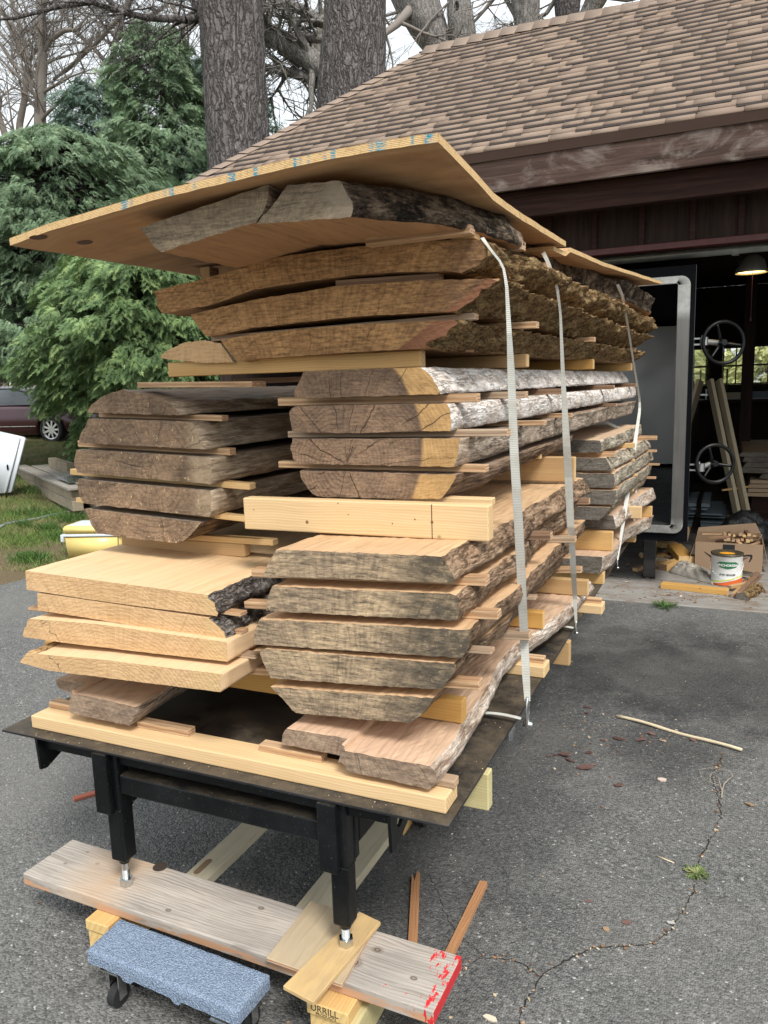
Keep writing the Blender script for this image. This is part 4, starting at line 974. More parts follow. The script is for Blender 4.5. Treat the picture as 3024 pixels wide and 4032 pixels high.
DD.append(slab('lower brown slab of the high stack, lying on the tan beams', GD, YD, 3.4, 4,
    [(3, 1112, 560), (0, 527), (300, 500), (500, 482), (1012, 458)], [(3, 1218, 668), (0, 655), (400, 628), (700, 610), (880, 601)],
    [(3, 1175, 655), (3, 1135, 600)], [(915, 560), (965, 510)], tm, offR=flare(7, .02, .14), rough=((.006, 14), (.030, 19)), seed=43, ns=190, nv=14, nu=50))
D4 = slab('small half-round offcut slab with orange end beside the brown slabs at the left', None, 2.03, 1.2, 3,
    [(850, 606), (930, 572), (1020, 561), (1112, 577)], [(806, 652), (900, 664), (1040, 676), (1172, 672)], [(806, 645), (822, 625)], [(1150, 640), (1125, 600)],
    ('maple_end', 'top_face', 'left_bark', 'left_bark'), rough=((.003, 14), (.004, 8)), seed=44, ns=30, nu=40)
gs = 'stickers of the high brown stack'
for g_, rows in enumerate([[(1.98 + .07, -1.05, onY(4, 935, 245, 2.04).x), (2.9, -.95, -.72), (3.9, -.9, onY(12, 1120, 880, 3.9).x), (5.2, -.9, onY(12, 1340, 950, 5.2).x)],
                           [(2.06, -1.5, onY(4, 1108, 440, 2.04).x), (2.5, -.9, onY(12, 543, 950, 2.48).x), (3.6, -.9, onY(12, 1017, 1025, 3.58).x), (5.1, -.9, onY(12, 1357, 1060, 5.1).x)]]):
    for r_, (y, x0, x1) in enumerate(rows):
        if x1 is None: x1 = (-.55, -.53)[g_] + .025 * r_
        strip_between(DD[g_ + 1], DD[g_], y, x0, x1, .038, ['strip_dark', 'strip_grey'][g_ % 2] if not r_ else 'strip_red', '%s sticker between the %s brown slabs of the high stack' % (['nearest', 'second', 'third', 'furthest'][r_], ['upper and middle', 'middle and lower'][g_]), gs)
# beams under it
zw = chain_z(W[0]['T'], -.75); 
u0, u1, u2 = onY(3, 848, 768, 2.05), onY(4, 838, 698, 2.05), onY(4, 836, 608, 2.05)
bar('tan_beam', (u0.x, 2.07, u1.z + .0015), (u1.x, 2.07, u1.z + .0015), .04, u2.z - u1.z - .003, [M['fir'], M['pine_end']], 'long tan beam on edge between the upper brown slabs and the walnut stacks', 'beam', 'lumber beams between the slabs', .003, seg=2)
hbm = u2.z - u1.z - .003
for k, (y, px, py, cc, lab) in enumerate(((2.72, 1210, 710, 4, 'dark tan beam end behind the nearest strap under the high brown stack'), (3.86, 193, 725, 5, 'orange-tan beam end under the high brown stack at the second strap'),
                                      (5.25, 410, 722, 5, 'furthest tan beam end under the high brown stack beside the last strap'))):
    xx = onY(cc, px, py, y - .02).x
    bar('tan_beam', (-1.5, y, u1.z + .0015), (max(-.66, min(-.56, xx)), y, u1.z + .0015), .04, hbm + .002 * k, [M[('tan_beam', 'amber', 'fir')[k]], M['pine_end']], lab, 'beam', 'lumber beams between the slabs', .003)
v0, v1 = onY(3, 700, 800, 2.02), onY(3, 1276, 797, 2.02)
bar('fir_board', (v0.x, 2.05, v0.z), (v1.x, 2.05, v1.z), .08, .018, [M['strip_red'], M['strip_end']], 'thin reddish board on top of the left walnut stack, its left end sticking out', 'board', None)
bar('fir_board', (v1.x - .25, 2.30, v0.z + .004), (v1.x + .22, 2.30, v0.z + .004), .06, .018, [M['strip_dark'], M['strip_end']], 'dark thin board behind the reddish one on the left walnut stack', 'board', None)

# ---- grey topmost boards
YT = 1.66
zt_ = lambda t, u: 0
def flT(t, y): return .30 * (1 - math.exp(-t * 9)) + .09 * t + .02 * fbm(y * 1.5, 8, 0, 3)
def flT2(t, y): return float(np.interp(y, [1.66, 1.8, 2.0, 2.2, 2.35], [0, .10, .19, .235, .22])) + .006 * fbm(y * 9, 2, 0, 2)
TR_ = slab('big grey topmost slab under the plywood, its smoky bark side flaring out', 'topmost grey slabs', YT, .66, 1,
    [(1180, 885), (1240, 803), (1340, 790), (1455, 781)], [(1105, 967), (1300, 955), (1512, 936)], [(1140, 925)], [(1520, 905), (1490, 840)],
    ('grey_end', 'grey_under', 'smoke_bark', 'smoke_bark'), offR=flT2, rough=((.006, 14), (.012, 9)), seed=51, ns=50, nv=10)
def flT3(t, y): return float(np.interp(y, [2.4, 3.0, 3.4, 4.0, 4.15, 4.8, 5.2, 5.35], [0, .05, .08, .145, .21, .24, .25, .20])) + .012 * fbm(y * 4, 7, 0, 3)
me, org = slab_mesh(2.40, 2.95, [(-1.45, H + .465), (-1.0, H + .475), (-.715, H + .485)], [(-1.47, H + .39), (-1.0, H + .39), (-.735, H + .392)], (), [(-.74, H + .42)], offR=flT3, rough=((.006, 14), (.016, 7)), seed=53, ns=110, nv=10, nu=24)
tag(link('live_edge_slab', me, [M[k] for k in ('grey_end', 'grey_under', 'smoke_bark', 'smoke_bark')], None, org), 'long dark smoky slab behind the topmost one, running back to the kiln', 'slab', 'topmost grey slabs')
TL_ = slab('left topmost slab with a pale crescent end, drooping under the plywood', 'topmost grey slabs', YT + .002, 1.9, 1,
    [(606, 985), (665, 963), (900, 885), (1060, 830), (1160, 797)], [(700, 1089), (820, 1050), (1020, 985), (1106, 962)], [(665, 1060), (632, 1020)], [(1130, 930), (1152, 870)],
    ('grey_end', 'grey_under', 'walnut_bark', 'walnut_bark_brown'), rough=((.007, 16), (.008, 12)), seed=52, ns=50, nv=8, jag=.002)
# sticks between the top slab and the brown stack
a, b = onY(4, 560, 88, 1.95), onY(4, 1088, 22, 1.95)
bar('wood_sticker', (a.x, 1.97, a.z), (b.x, 1.97, b.z), .04, .022, [M['strip_red'], M['strip_end']], 'brown strip end poking out on top of the high brown stack below the grey slab', 'sticker', 'sticks under the topmost slabs')
c2 = onY(4, 967, 50, 1.97)
bar('pale_block', (c2.x, 2.03, c2.z), (c2.x + .065, 2.03, c2.z), .05, .026, [M['strip_pine'], M['pine_end']], 'tiny pale wedge on top of the high brown stack by its right corner', 'wedge', None)
a, b = onY(3, 962, 190, 2.02), onY(3, 1400, 130, 2.02)
bar('wood_sticker', (a.x, 2.04, a.z), (b.x, 2.04, b.z), .05, .020, [M['strip_dark'], M['strip_end']], 'dark strip sticking out left between the topmost slab and the high brown stack', 'sticker', 'sticks under the topmost slabs')
bar('pale_block', (a.x + .02, 2.06, a.z - .045), (a.x + .055, 2.06, a.z - .045), .05, .043, [M['tan_beam'], M['strip_end']], 'small upright block under the dark strip at the left of the high stack', 'block', None)
for k, (y, sx_) in enumerate(((2.32, onY(12, 430, 440, 2.3).x), (2.78, onY(12, 630, 540, 2.76).x), (4.2, onY(12, 1170, 700, 4.2).x), (5.1, onY(12, 1345, 775, 5.1).x))):
    z0 = chain_z(DD[0]['T'], -.75)
    bar('wood_sticker', (-1.3, y, z0 + .004), (sx_, y, z0 + .004), .038, .026, [M['strip_red' if k % 2 else 'strip_grey'], M['strip_end']],
        'sticker end on the high brown stack under the smoky grey slab, ' + ['nearest', 'second', 'third', 'furthest'][k], 'sticker', 'sticks under the topmost slabs')
bar('strip_board', (onY(1, 655, 945, 1.9).x, 1.95, onY(1, 655, 975, 1.9).z), (onY(1, 1640, 780, 1.9).x, 1.95, onY(1, 1640, 780, 1.9).z), .05, .035, [M['strip_dark'], M['strip_dark']],
    'long dark stick lying on top of the grey slabs right under the plywood', 'stick', None)

# ---- rear stack
YRr = 3.98; GR = 'grey slabs of the rear stack'
rm = ('rear_end', 'base_face_pale', 'rear_bark', 'rear_bark')
R_ = []
xl_ = -1.25
def rslab(label, tx, ty, bx, by, bt, bb, seed, mid=()):
    T2 = [(5, tx, ty)]; p = onY(5, tx, ty, YRr); q = onY(5, bx, by, YRr)
    zt2, zb2 = p.z, q.z
    Tf = [(xl_, zt2), (-.9, zt2), (p.x, zt2)]; Bf = [(xl_ - .03, zb2), (-.9, zb2), (q.x, zb2)]
    me, org = slab_mesh(YRr, 1.35, Tf, Bf, (), [((p.x + q.x) / 2 + .004, (zt2 + zb2) / 2)], offR=wavef(seed, .015, drift=.06), rough=((.004, 10), (.009, 9)), seed=seed, ns=50, nv=6, nu=24)
    o = link('live_edge_slab', me, [M[k] for k in rm], None, org); tag(o, label, 'slab', GR)
    d = dict(T=Tf, B=Bf, o=o); R_.append(d)
rslab('top slab of the rear stack, its flat grey top showing', 240, 1118, 250, 1188, 0, 0, 61)
rslab('second slab down of the rear stack with a chamfered right corner', 262, 1219, 297, 1289, 0, 0, 62)
rslab('third slab down of the rear stack with a dark knot on its end', 300, 1306, 306, 1386, 0, 0, 63)
rslab('fourth slab down of the rear stack, right of the brown sticker ends', 312, 1400, 300, 1480, 0, 0, 64)
rslab('lowest grey slab of the rear stack, its end rounded under', 296, 1496, 240, 1568, 0, 0, 65)
gs = 'stickers of the rear stack'
for g_ in range(4):
    for r_, y in enumerate((4.05, 4.6, 5.2)):
        strip_between(R_[g_ + 1], R_[g_], y, -1.1, (-.535, -.50, -.43)[r_] + (.02 if g_ == 2 else 0), .036, ('strip_red', 'strip_pine', 'strip_red')[r_],
                      '%s sticker between the %s slabs of the rear stack' % (['nearest', 'middle', 'furthest'][r_], ['top and second', 'second and third', 'third and fourth', 'fourth and lowest'][g_]), gs)
# pinkish planks below the rear stack
Yp = 3.95
p1_, p2_, p3_, p4_ = (onY(11, *q, Yp) for q in ((1280, 1225), (1240, 1338), (930, 1222), (930, 1292)))
p2_.z = max(ZD + .025, p2_.z - .035)
def effR(t, y): return .10 * t + .03 * math.sin(t * 7 + .5) + .012 * fbm(y * 2, 3, 1, 3)
me, org = slab_mesh(Yp, 1.35, [(-1.2, p1_.z), (-.9, p1_.z), (p1_.x, p1_.z)], [(-1.2, p2_.z + .002), (-.9, p2_.z + .002), (p2_.x, p2_.z + .002)], (), (), offR=effR, rough=((.004, 10), (.006, 8)), seed=71, ns=50, nv=6, nu=24)
tag(link('live_edge_slab', me, [M[k] for k in ('rear_end', 'base_face', 'base_bark', 'base_bark')], None, org), 'pinkish wavy-edged bottom plank of the rear stack with a dark end', 'slab')
bar('fir_beam', (XL + .1, 4.02, ZD + .001), (p2_.x + .03, 4.02, ZD + .001), .06, p2_.z - ZD - .001, [M['fir'], M['pine_end']], 'orange block on the deck under the near end of the pinkish rear plank', 'beam', 'lumber beams between the slabs', .003)
bar('fir_beam', (XL + .1, 5.15, ZD + .001), (-.54, 5.15, ZD + .001), .06, p2_.z - ZD - .001, [M['fir'], M['pine_end']], 'beam end on the deck under the far end of the pinkish rear plank', 'beam', 'lumber beams between the slabs', .003)
zr = p1_.z
hr = chain_z(R_[4]['B'], -.9) - zr
bar('tan_beam', (-1.2, 4.12, zr + .001), (onY(11, 1420, 1060, 4.12).x, 4.12, zr + .001), .04, hr * .55, [M['fir'], M['pine_end']], 'yellow-tan beam on the pinkish rear plank', 'beam', 'lumber beams between the slabs', .003)
me, org = slab_mesh(4.17, 1.15, [(-1.2, zr + hr * .97), (-.9, zr + hr * .97), (-.56, zr + hr * .97)], [(-1.2, zr + hr * .55 + .004), (-.9, zr + hr * .55 + .004), (-.54, zr + hr * .55 + .004)], (), (), offR=wavef(81, .02, drift=.09), rough=((.004, 10), (.006, 8)), seed=72, ns=40, nv=6, nu=24)
tag(link('live_edge_slab', me, [M[k] for k in ('rear_end', 'base_face', 'base_bark', 'base_bark')], None, org), 'brown plank second from the bottom of the rear stack', 'slab')
bar('pine_beam', (-1.1, 4.62, zr + hr * .5), (-.455, 4.62, zr + hr * .5), .04, .07, [M['pine'], M['pine_end']], 'pale beam end sticking out of the lower rear stack by the last strap', 'beam', 'lumber beams between the slabs', .003)
bar('pine_beam', (-1.1, 5.22, zr + .001), (-.45, 5.22, zr + .001), .04, .07, [M['fir'], M['pine_end']], 'furthest beam end low in the rear stack beside the kiln', 'beam', 'lumber beams between the slabs', .003)

# ---- plywood sheets on top
fr = [onY(c, x, y, 1.60) for c, x, y in ((1, 40, 1030), (20, 300, 1466), (1, 655, 832), (1, 1080, 728), (1, 1420, 648), (1, 1659, 606), (2, 235, 572))]
re = [onX(2, x, y, fr[-1].x) for x, y in ((235, 572), (345, 690), (470, 830), (600, 925), (700, 988), (785, 1042))]
def sheet(name, label, nx, ny, fx, y0, y1, th, mats, yl=None):
    V = []; F = []; mi = []; uvs = []
    rows = []
    for k, dz in enumerate((0, -th)):
        for i in range(nx + 1):
            for j in range(ny + 1):
                u, v = i / nx, j / ny; x, y, z = fx(u, v); V.append((x, y, z + dz))
    def id_(k, i, j): return k * (nx + 1) * (ny + 1) + i * (ny + 1) + j
    for i in range(nx):
        for j in range(ny):
            F.append((id_(0, i, j), id_(0, i + 1, j), id_(0, i + 1, j + 1), id_(0, i, j + 1))); mi.append(0)
            F.append((id_(1, i, j + 1), id_(1, i + 1, j + 1), id_(1, i + 1, j), id_(1, i, j))); mi.append(0)
    for i in range(nx):
        F.append((id_(1, i, 0), id_(1, i + 1, 0), id_(0, i + 1, 0), id_(0, i, 0))); mi.append(2)
        F.append((id_(0, i, ny), id_(0, i + 1, ny), id_(1, i + 1, ny), id_(1, i, ny))); mi.append(1)
    for j in range(ny):
        F.append((id_(1, nx, j), id_(1, nx, j + 1), id_(0, nx, j + 1), id_(0, nx, j))); mi.append(1)
        F.append((id_(0, 0, j), id_(0, 0, j + 1), id_(1, 0, j + 1), id_(1, 0, j))); mi.append(1)
    me = mesh_from(V, F, name, False, mi); uv = me.uv_layers.new(name='UVMap')
    n1 = (nx + 1) * (ny + 1)
    for l in me.loops:
        uv.data[l.index].uv = (V[l.vertex_index][0] + V[l.vertex_index][1], 0 if l.vertex_index < n1 else 2.2)
    me.polygons.foreach_set('use_smooth', [m == 0 for m in mi])
    o = link(name, me, mats); tag(o, label, 'plywood', 'plywood sheets covering the load'); return o
fxs, fzs = [p.x for p in fr], [p.z for p in fr]
rys, rzs = [p.y for p in re], [p.z for p in re]
lb = onX(3, 1080, 165, fr[0].x)
def fx1(u, v):
    x = fr[0].x + (fr[-1].x - fr[0].x) * u; z = float(np.interp(x, fxs, fzs)); y0 = 1.60
    yr = rys[0] + (rys[-1] - rys[0]) * v
    dr = float(np.interp(yr, rys, rzs)) - rzs[0]
    y = y0 + (yr - rys[0])
    return x + .004 * fbm(y * 3, 0, 0, 2) * (u > .99 or u < .01), y + .003 * fbm(x * 6, y, 0, 3), z + dr * u + .02 * v * (1 - u) + .0012 * fbm(x * 20, y * 20, 0, 2)
ps = sheet('plywood_sheet', 'front plywood sheet roofing the load, blue paint marks along its near edge', 60, 30, fx1, 0, 0, .019, [M['ply_face'], M['ply_edge'], M['ply_edge_paint']])
yend = rys[-1]; zend = rzs[-1]; xq = fr[-1].x
e2 = onY(0, 1430, 606, 4.75)
mids = [onY(12, 720, 200, yend - .05), onY(12, 1000, 330, 3.25), onY(12, 1200, 410, 3.85), e2]
def fx2(u, v):
    y = yend - .12 + v * (4.75 - yend + .12)
    xr_ = float(np.interp(y, [p.y for p in mids], [p.x for p in mids])); zr_ = float(np.interp(y, [p.y for p in mids], [p.z for p in mids]))
    if y < mids[0].y: zr_ -= (mids[0].y - y) * .05
    x = xr_ - (1 - u) * 1.2
    return x, y, zr_ - .004 - .022 * (v < .08) + .02 * (1 - u) * u
def fx2b(u, v):
    x, y, z = fx2(u, v); return x, y, z + .003 * fbm(x * 3, y * 3, 0, 2)
sheet('plywood_sheet', 'rear plywood sheet with a frayed edge, running back towards the kiln', 20, 40, fx2b, 0, 0, .016, [M['ply_face'], M['ply_edge'], M['ply_edge']])
for k, q in enumerate(((20, 250, 1550), (20, 553, 1583))):
    u0 = onY(*q, 1.72 + .02 * k)
    bm = bmesh.new(); lathe(bm, [(0, 0), (.021, 0), (.019, -.0012), (0, -.0014)], 18, Matrix.Diagonal((1.1, 1.1, 1, 1)))
    # stands on the underside of the sheet
    uu = (u0.x - fr[0].x) / (fr[-1].x - fr[0].x); zz = fx1(uu, .08)[2] - .0192
    tt = (zz - H) / (u0.z - H); pz = Vector((u0.x * tt, u0.y * tt, zz))
    for _ in range(6):
        uu = (pz.x - fr[0].x) / (fr[-1].x - fr[0].x); vv = max(0, (pz.y - 1.6) / (rys[-1] - rys[0])); zz = fx1(uu, vv)[2] - .0195
        tt = (zz - H) / (u0.z - H); pz = Vector((u0.x * tt, u0.y * tt, zz))
    pc = link('plug', bm_mesh(bm), plain('plug_wood', (.10, .055, .04), .8), ps, pz)
    sl_ = math.atan2(fr[2].z - fr[1].z, fr[2].x - fr[1].x); pc.rotation_euler = (0, -sl_, 0)

# ---- straps
def strap(label, pts, wids, tw, hook=True):
    """webbing ribbon through points; tw = twist angle at each point"""
    P = [Vector(p) for p in pts]; n = len(P); V = []; F = []; uvs = []
    N = 60; d = [0]
    for a, b in zip(P, P[1:]): d.append(d[-1] + (b - a).length)
    for k in range(N + 1):
        s = d[-1] * k / N; p = Vector([float(np.interp(s, d, [q[c] for q in P])) for c in range(3)])
        s2 = min(d[-1], s + .02); s1 = max(0, s - .02)
        t = (Vector([float(np.interp(s2, d, [q[c] for q in P])) for c in range(3)]) - Vector([float(np.interp(s1, d, [q[c] for q in P])) for c in range(3)])).normalized()
        a = float(np.interp(s, d, tw)); wv = float(np.interp(s, d, wids))
        dirv = Vector((math.cos(a), math.sin(a), 0)); dirv = (dirv - t * dirv.dot(t)).normalized(); nn = t.cross(dirv)
        for sx, sn in ((-1, -1), (1, -1), (1, 1), (-1, 1)):
            V.append(p + dirv * sx * wv / 2 + nn * sn * .0009); uvs.append((0 if sx < 0 else 1, s))
    for k in range(N):
        for i in range(4):
            j = (i + 1) % 4; F.append((k * 4 + i, k * 4 + j, k * 4 + 4 + j, k * 4 + 4 + i))
    F.append((0, 1, 2, 3)); F.append((N * 4 + 3, N * 4 + 2, N * 4 + 1, N * 4))
    org = P[-1].copy()
    V = [v - org for v in V]
    me = mesh_from(V, F, 'strap', False); uv = me.uv_layers.new(name='UVMap')
    for l in me.loops: uv.data[l.index].uv = uvs[l.vertex_index]
    root = empty('cargo_strap', org, label, 'strap', 'webbing straps over the load'); link('webbing', me, M['webbing'], root)
    return root, org
def buckle(root, org, s=1.):
    bm = bmesh.new()
    # flat oval ring plate with keeper
    pts = [Vector((0, .012 * math.sin(a) * s, -.038 * s + .050 * math.cos(a) * s)) for a in (2 * math.pi * k / 16 for k in range(17))]
    add_tube(bm, pts, .005 * s, 8)
    add_cyl(bm, (-.012 * s, 0, -.075 * s), (.016 * s, 0, -.075 * s), .009 * s, n=12)
    link('buckle', bm_mesh(bm, True), M['zinc'], root)
def S(c, x, y, Y): return tuple(onY(c, x, y, Y))
bk = onZ(9, 610, 200, ZD + .02)
pA = [S(12, 100, 180, 2.02), S(12, 160, 262, 1.99), S(12, 270, 400, 2.0), S(12, 300, 560, 2.0), S(12, 322, 960, 2.01), S(12, 338, 1300, 2.04), S(11, 345, 100, 2.08), S(11, 400, 1000, 2.14), S(11, 455, 2150, 2.23), S(9, 622, 60, 2.22), S(9, 628, 175, 2.22)]
r1, o1 = strap('nearest and widest webbing strap with a metal buckle at the deck edge', pA, [.010, .006, .006, .008, .013, .020, .024, .026, .026, .024, .018], [.2, .2, .2, .2, .2, .2, .2, .1, .0, .2, .3])
buckle(r1, o1)
def tail(root, org, p0, p1, w_=.025):
    P0, P1 = Vector(p0) - org, Vector(p1) - org
    V = []; F = []; N = 16; uvs = []
    for k in range(N + 1):
        p = P0.lerp(P1, k / N); p.z += .006 * math.sin(math.pi * k / N)
        for a, b in ((-1, -1), (1, -1), (1, 1), (-1, 1)):
            V.append((p.x, p.y + a * w_ / 2, p.z + b * .0008)); uvs.append((0 if a < 0 else 1, k / N * (P1 - P0).length))
    for k in range(N):
        for i in range(4):
            j = (i + 1) % 4; F.append((k * 4 + i, k * 4 + j, k * 4 + 4 + j, k * 4 + 4 + i))
    F.append((0, 1, 2, 3)); F.append((N * 4 + 3, N * 4 + 2, N * 4 + 1, N * 4))
    me = mesh_from(V, F, 'tail', False); uv = me.uv_layers.new(name='UVMap')
    for l in me.loops: uv.data[l.index].uv = uvs[l.vertex_index]
    link('strap_tail', me, M['webbing'], root)
tail(r1, o1, (o1.x - .02, o1.y, ZD + .02), (o1.x - .17, o1.y + .01, ZD + .012), .017)
YB2 = 3.16
pB = [S(12, 598, 300, 2.7), S(12, 640, 380, 2.7), S(12, 715, 600, 2.72), S(12, 740, 800, 2.75), S(12, 760, 1300, 2.80), S(11, 915, 0, 2.85), S(11, 935, 350, 2.9), S(11, 960, 900, 2.95), S(11, 990, 1400, 3.05), S(11, 1005, 1650, 3.16), S(11, 1018, 1940, 3.17)]
r2, o2 = strap('second webbing strap, dull beige, hanging straight from the top slab to the deck', pB, [.014, .012, .009, .008, .014, .027, .029, .027, .022, .018, .010], [.1] * 11)
buckle(r2, o2, .6); tail(r2, o2, (o2.x - .01, o2.y, ZD + .02), (o2.x - .16, o2.y, ZD + .012), .02)
pC = [S(12, 1205, 560, 4.0), S(12, 1245, 650, 4.05), S(12, 1290, 900, 4.3), S(12, 1345, 1250, 4.7), S(5, 455, 890, 4.9), S(5, 455, 950, 4.9), S(5, 415, 1230, 4.7), S(5, 375, 1500, 4.5), S(5, 330, 1790, 4.35)]
r3, o3 = strap('last strap, kinked outward at the walnut slabs and twisting down the rear stack', pC, [.014, .013, .010, .010, .012, .016, .024, .022, .010], [.1] * 9)
buckle(r3, o3, .6)
pD = [S(5, 250, 1010, 5.0), S(5, 350, 1055, 5.02), S(5, 410, 1150, 5.05), S(5, 440, 1260, 5.06), S(5, 430, 1500, 5.06), S(5, 415, 1660, 5.06), S(5, 330, 1672, 4.9)]
strap('thin loose strap curling over the top of the rear stack down to the deck', pD, [.018] * 7, [.2, .5, 1., 1., 1., 1., 1.])
# ================================================================ ground
random.seed(21)
def lawn_h(x, y):
    t = max(0., -6.1 - x); return min(1.6, .066 * t * (t / (t + 1.2))) + (.02 * fbm(x * .8, y * .8, 0, 3) if t > .3 else 0)
def asphalt():
    g = G('asphalt', .88, spec=.3); p = g.pos
    v1 = g.n('TexVoronoi', {'Vector': p, 'Scale': 150.}); v2 = g.n('TexVoronoi', {'Vector': p, 'Scale': 62.})
    r1, r2 = g.sep(v1.outputs['Color'])[0], g.sep(v2.outputs['Color'])[0]
    big = g.noise(p, .8, 6, .65); mid = g.noise(p, 7, 5, .7)
    base = g.mix(r1, (.066, .066, .065), (.205, .202, .194))
    base = g.mix(g.mul(g.rng(r2, .80, .97), g.rng(v2.outputs['Distance'], .5, .25)), base, (.24, .235, .22))
    base = g.mix(g.mul(g.math('GREATER_THAN', r1, .993), .8), base, (.50, .49, .46))
    base = g.mix(g.mul(g.rng(mid, .45, .75), .4), base, (.075, .074, .072))
    # damp, oily patch of the driveway right of the cart
    X, Y, Z = g.sep(p)[:3]
    def blob(cx, cy, rx, ry, k=.5):
        a = g.mul(g.add(X, -cx), 1 / rx); b = g.mul(g.add(Y, -cy), 1 / ry)
        d = g.math('SQRT', g.add(g.mul(a, a), g.mul(b, b))); return g.rng(g.add(d, g.mul(g.add(g.noise(p, 3.2, 5, .65), -.5), 1.3)), 1.1, .5)
    damp = g.math('MAXIMUM', blob(-.15, 4.5, 1.2, .95), g.mul(blob(-.25, 3.55, .35, .4), .7)); damp = g.math('MAXIMUM', damp, g.mul(blob(.5, 4.9, .6, .5), .8))
    damp = g.math('MAXIMUM', damp, g.mul(blob(-.9, 3.2, .5, 2.6), .6))
    base = g.mix(g.mul(damp, .68), base, (.016, .016, .017))
    base = g.mix(g.mul(g.rng(big, .46, .64), .4), base, (.19, .183, .168))
    rust = g.mul(g.rng(g.noise(p, 9, 5, .7), .69, .76), .5); base = g.mix(rust, base, (.14, .065, .035))
    # cracks
    wx = g.n('VectorMath', {0: p, 1: g.n('VectorMath', {0: g.n('TexNoise', {'Vector': p, 'Scale': 2.3, 'Detail': 6.}).outputs['Color'], 'Scale': .55}, operation='SCALE').outputs[0]}, operation='ADD').outputs[0]
    ck = g.rng(g.vor(wx, .42, 'DISTANCE_TO_EDGE'), .0015, .006, 1, 0)
    ck = g.mul(ck, g.rng(g.noise(p, 1.1, 3), .48, .56)); base = g.mix(g.mul(ck, .2), base, (.02, .02, .02))
    g.col(base); g.rough(g.add(g.rng(damp, 0, 1, .92, .62), g.mul(r1, .05)))
    h = g.add(g.mul(g.vor(p, 150), -1.), g.mul(g.vor(p, 62), -.8)); h = g.add(h, g.mul(ck, -.5))
    g.bump(h, .8, .006); return g.m
M['asphalt'] = asphalt()
def ground_mat():
    g = G('lawn', .95, spec=.1); p = g.pos
    base = g.mix(g.rng(g.noise(p, 1.1, 5, .65), .42, .62), (.115, .12, .045), (.235, .19, .105))
    X, Y, Z = g.sep(p)[:3]
    br = g.rng(g.add(X, g.mul(g.noise(p, 1.7, 4), 1.3)), -7.2, -6.1)
    base = g.mix(g.mul(br, .8), base, (.20, .145, .095))
    base = g.mix(g.mul(g.rng(g.noise(p, 45, 4, .75), .45, .7), .6), base, (.06, .055, .025))
    base = g.mix(g.mul(g.rng(g.noise(p, 28, 4, .75), .6, .72), .5), base, (.34, .27, .16))
    g.col(base); g.bump(g.noise(p, 60, 5, .8), 1., .02); return g.m
M['lawn'] = ground_mat()
nx, ny = 150, 120; xs = np.r_[np.linspace(-160, -20, 20)[:-1], np.linspace(-20, -5, 90), np.linspace(-4.5, 160, 30)]; ys = np.r_[np.linspace(-60, 0, 10)[:-1], np.linspace(0, 20, 80), np.linspace(22, 200, 20)]
V = [(x, y, lawn_h(x, y) - .004 * 0 if x < -6.1 else 0.) for x in xs for y in ys]; F = []
for i in range(len(xs) - 1):
    for j in range(len(ys) - 1):
        a = i * len(ys) + j; F.append((a, a + len(ys), a + len(ys) + 1, a + 1))
tag(link('lawn', mesh_from(V, F, 'lawn', True), M['lawn']), kind='structure')
# driveway sheet with a ragged left border
V = []; F = []
N = 60
for k in range(N + 1):
    y = -9 + (5.93 + 9) * k / N if k <= N else 0
    V += [(-5.95 + .10 * fbm(y * 1.3, 0, 5, 4) + .05 * math.sin(y), y, .004), (-2, y, .004), (9, y, .004)]
for k in range(N):
    for c in range(2): F.append((3 * k + c, 3 * k + c + 1, 3 * k + c + 4, 3 * k + c + 3))
V += [(-5.9, 5.93, .004), (-5.9, 12, .004), (-4.62, 12, .004), (-4.62, 5.93, .004)]; 
F.append((3 * (N + 1), 3 * (N + 1) + 3, 3 * (N + 1) + 2, 3 * (N + 1) + 1))
tag(link('driveway', mesh_from(V, F), M['asphalt']), kind='structure')

# ================================================================ garage
M['concrete'] = None
def concrete():
    g = G('concrete', .9, spec=.2); p = g.pos
    base = g.mix(g.noise(p, 2.5, 7, .7), (.20, .19, .175), (.34, .325, .30))
    base = g.mix(g.mul(g.rng(g.noise(g.map(p, (1.2, 2.5, 1)), 3, 6, .7), .46, .62), .7), base, (.17, .115, .075))
    base = g.mix(g.mul(g.rng(g.noise(p, 40, 4, .8), .55, .7), .3), base, (.10, .085, .07))
    g.col(base); g.bump(g.noise(p, 70, 5, .7), .4, .004); return g.m
M['concrete'] = concrete()
bm = bmesh.new(); add_box(bm, -4.55, 6, 5.93, 13.6, -.1, .014, .006)
tag(link('garage_floor', bm_mesh(bm), M['concrete']), kind='structure')
def old_wood(name, c1, c2, c3, ax='x', pale=.5):
    g = G(name, .85, spec=.2); p = g.pos
    s = {'x': (1.2, 14, 26), 'z': (22, 14, 1.2)}[ax]
    a = g.noise(g.map(p, s), 1.2, 7, .68, .6); b = g.noise(g.map(p, tuple(3 * k for k in s)), 1.5, 5, .7)
    base = g.ramp(a, [(.3, c1), (.5, c2), (.72, c3)])
    base = g.mix(g.mul(g.rng(g.noise(g.map(p, (1, 1, 2.2)), 2.2, 7, .7, .8), .48, .62), pale), base, (.24, .205, .18))
    base = g.mix(g.mul(g.rng(b, .5, .7), .45), base, tuple(x * .4 for x in c1))
    g.col(base); g.bump(g.add(a, g.mul(b, .4)), .5, .006); return g.m
M['fascia'] = old_wood('fascia_wood', (.032, .020, .016), (.066, .041, .033), (.12, .085, .072), pale=.62)
M['brown_wood'] = old_wood('brown_wood', (.017, .0085, .007), (.030, .014, .011), (.048, .025, .02), pale=.0)
M['dark_wood'] = old_wood('dark_wood', (.018, .012, .010), (.030, .019, .015), (.045, .03, .024), 'z', 0)
M['red_rail'] = plain('red_rail', (.06, .010, .009), .6, var=.3)
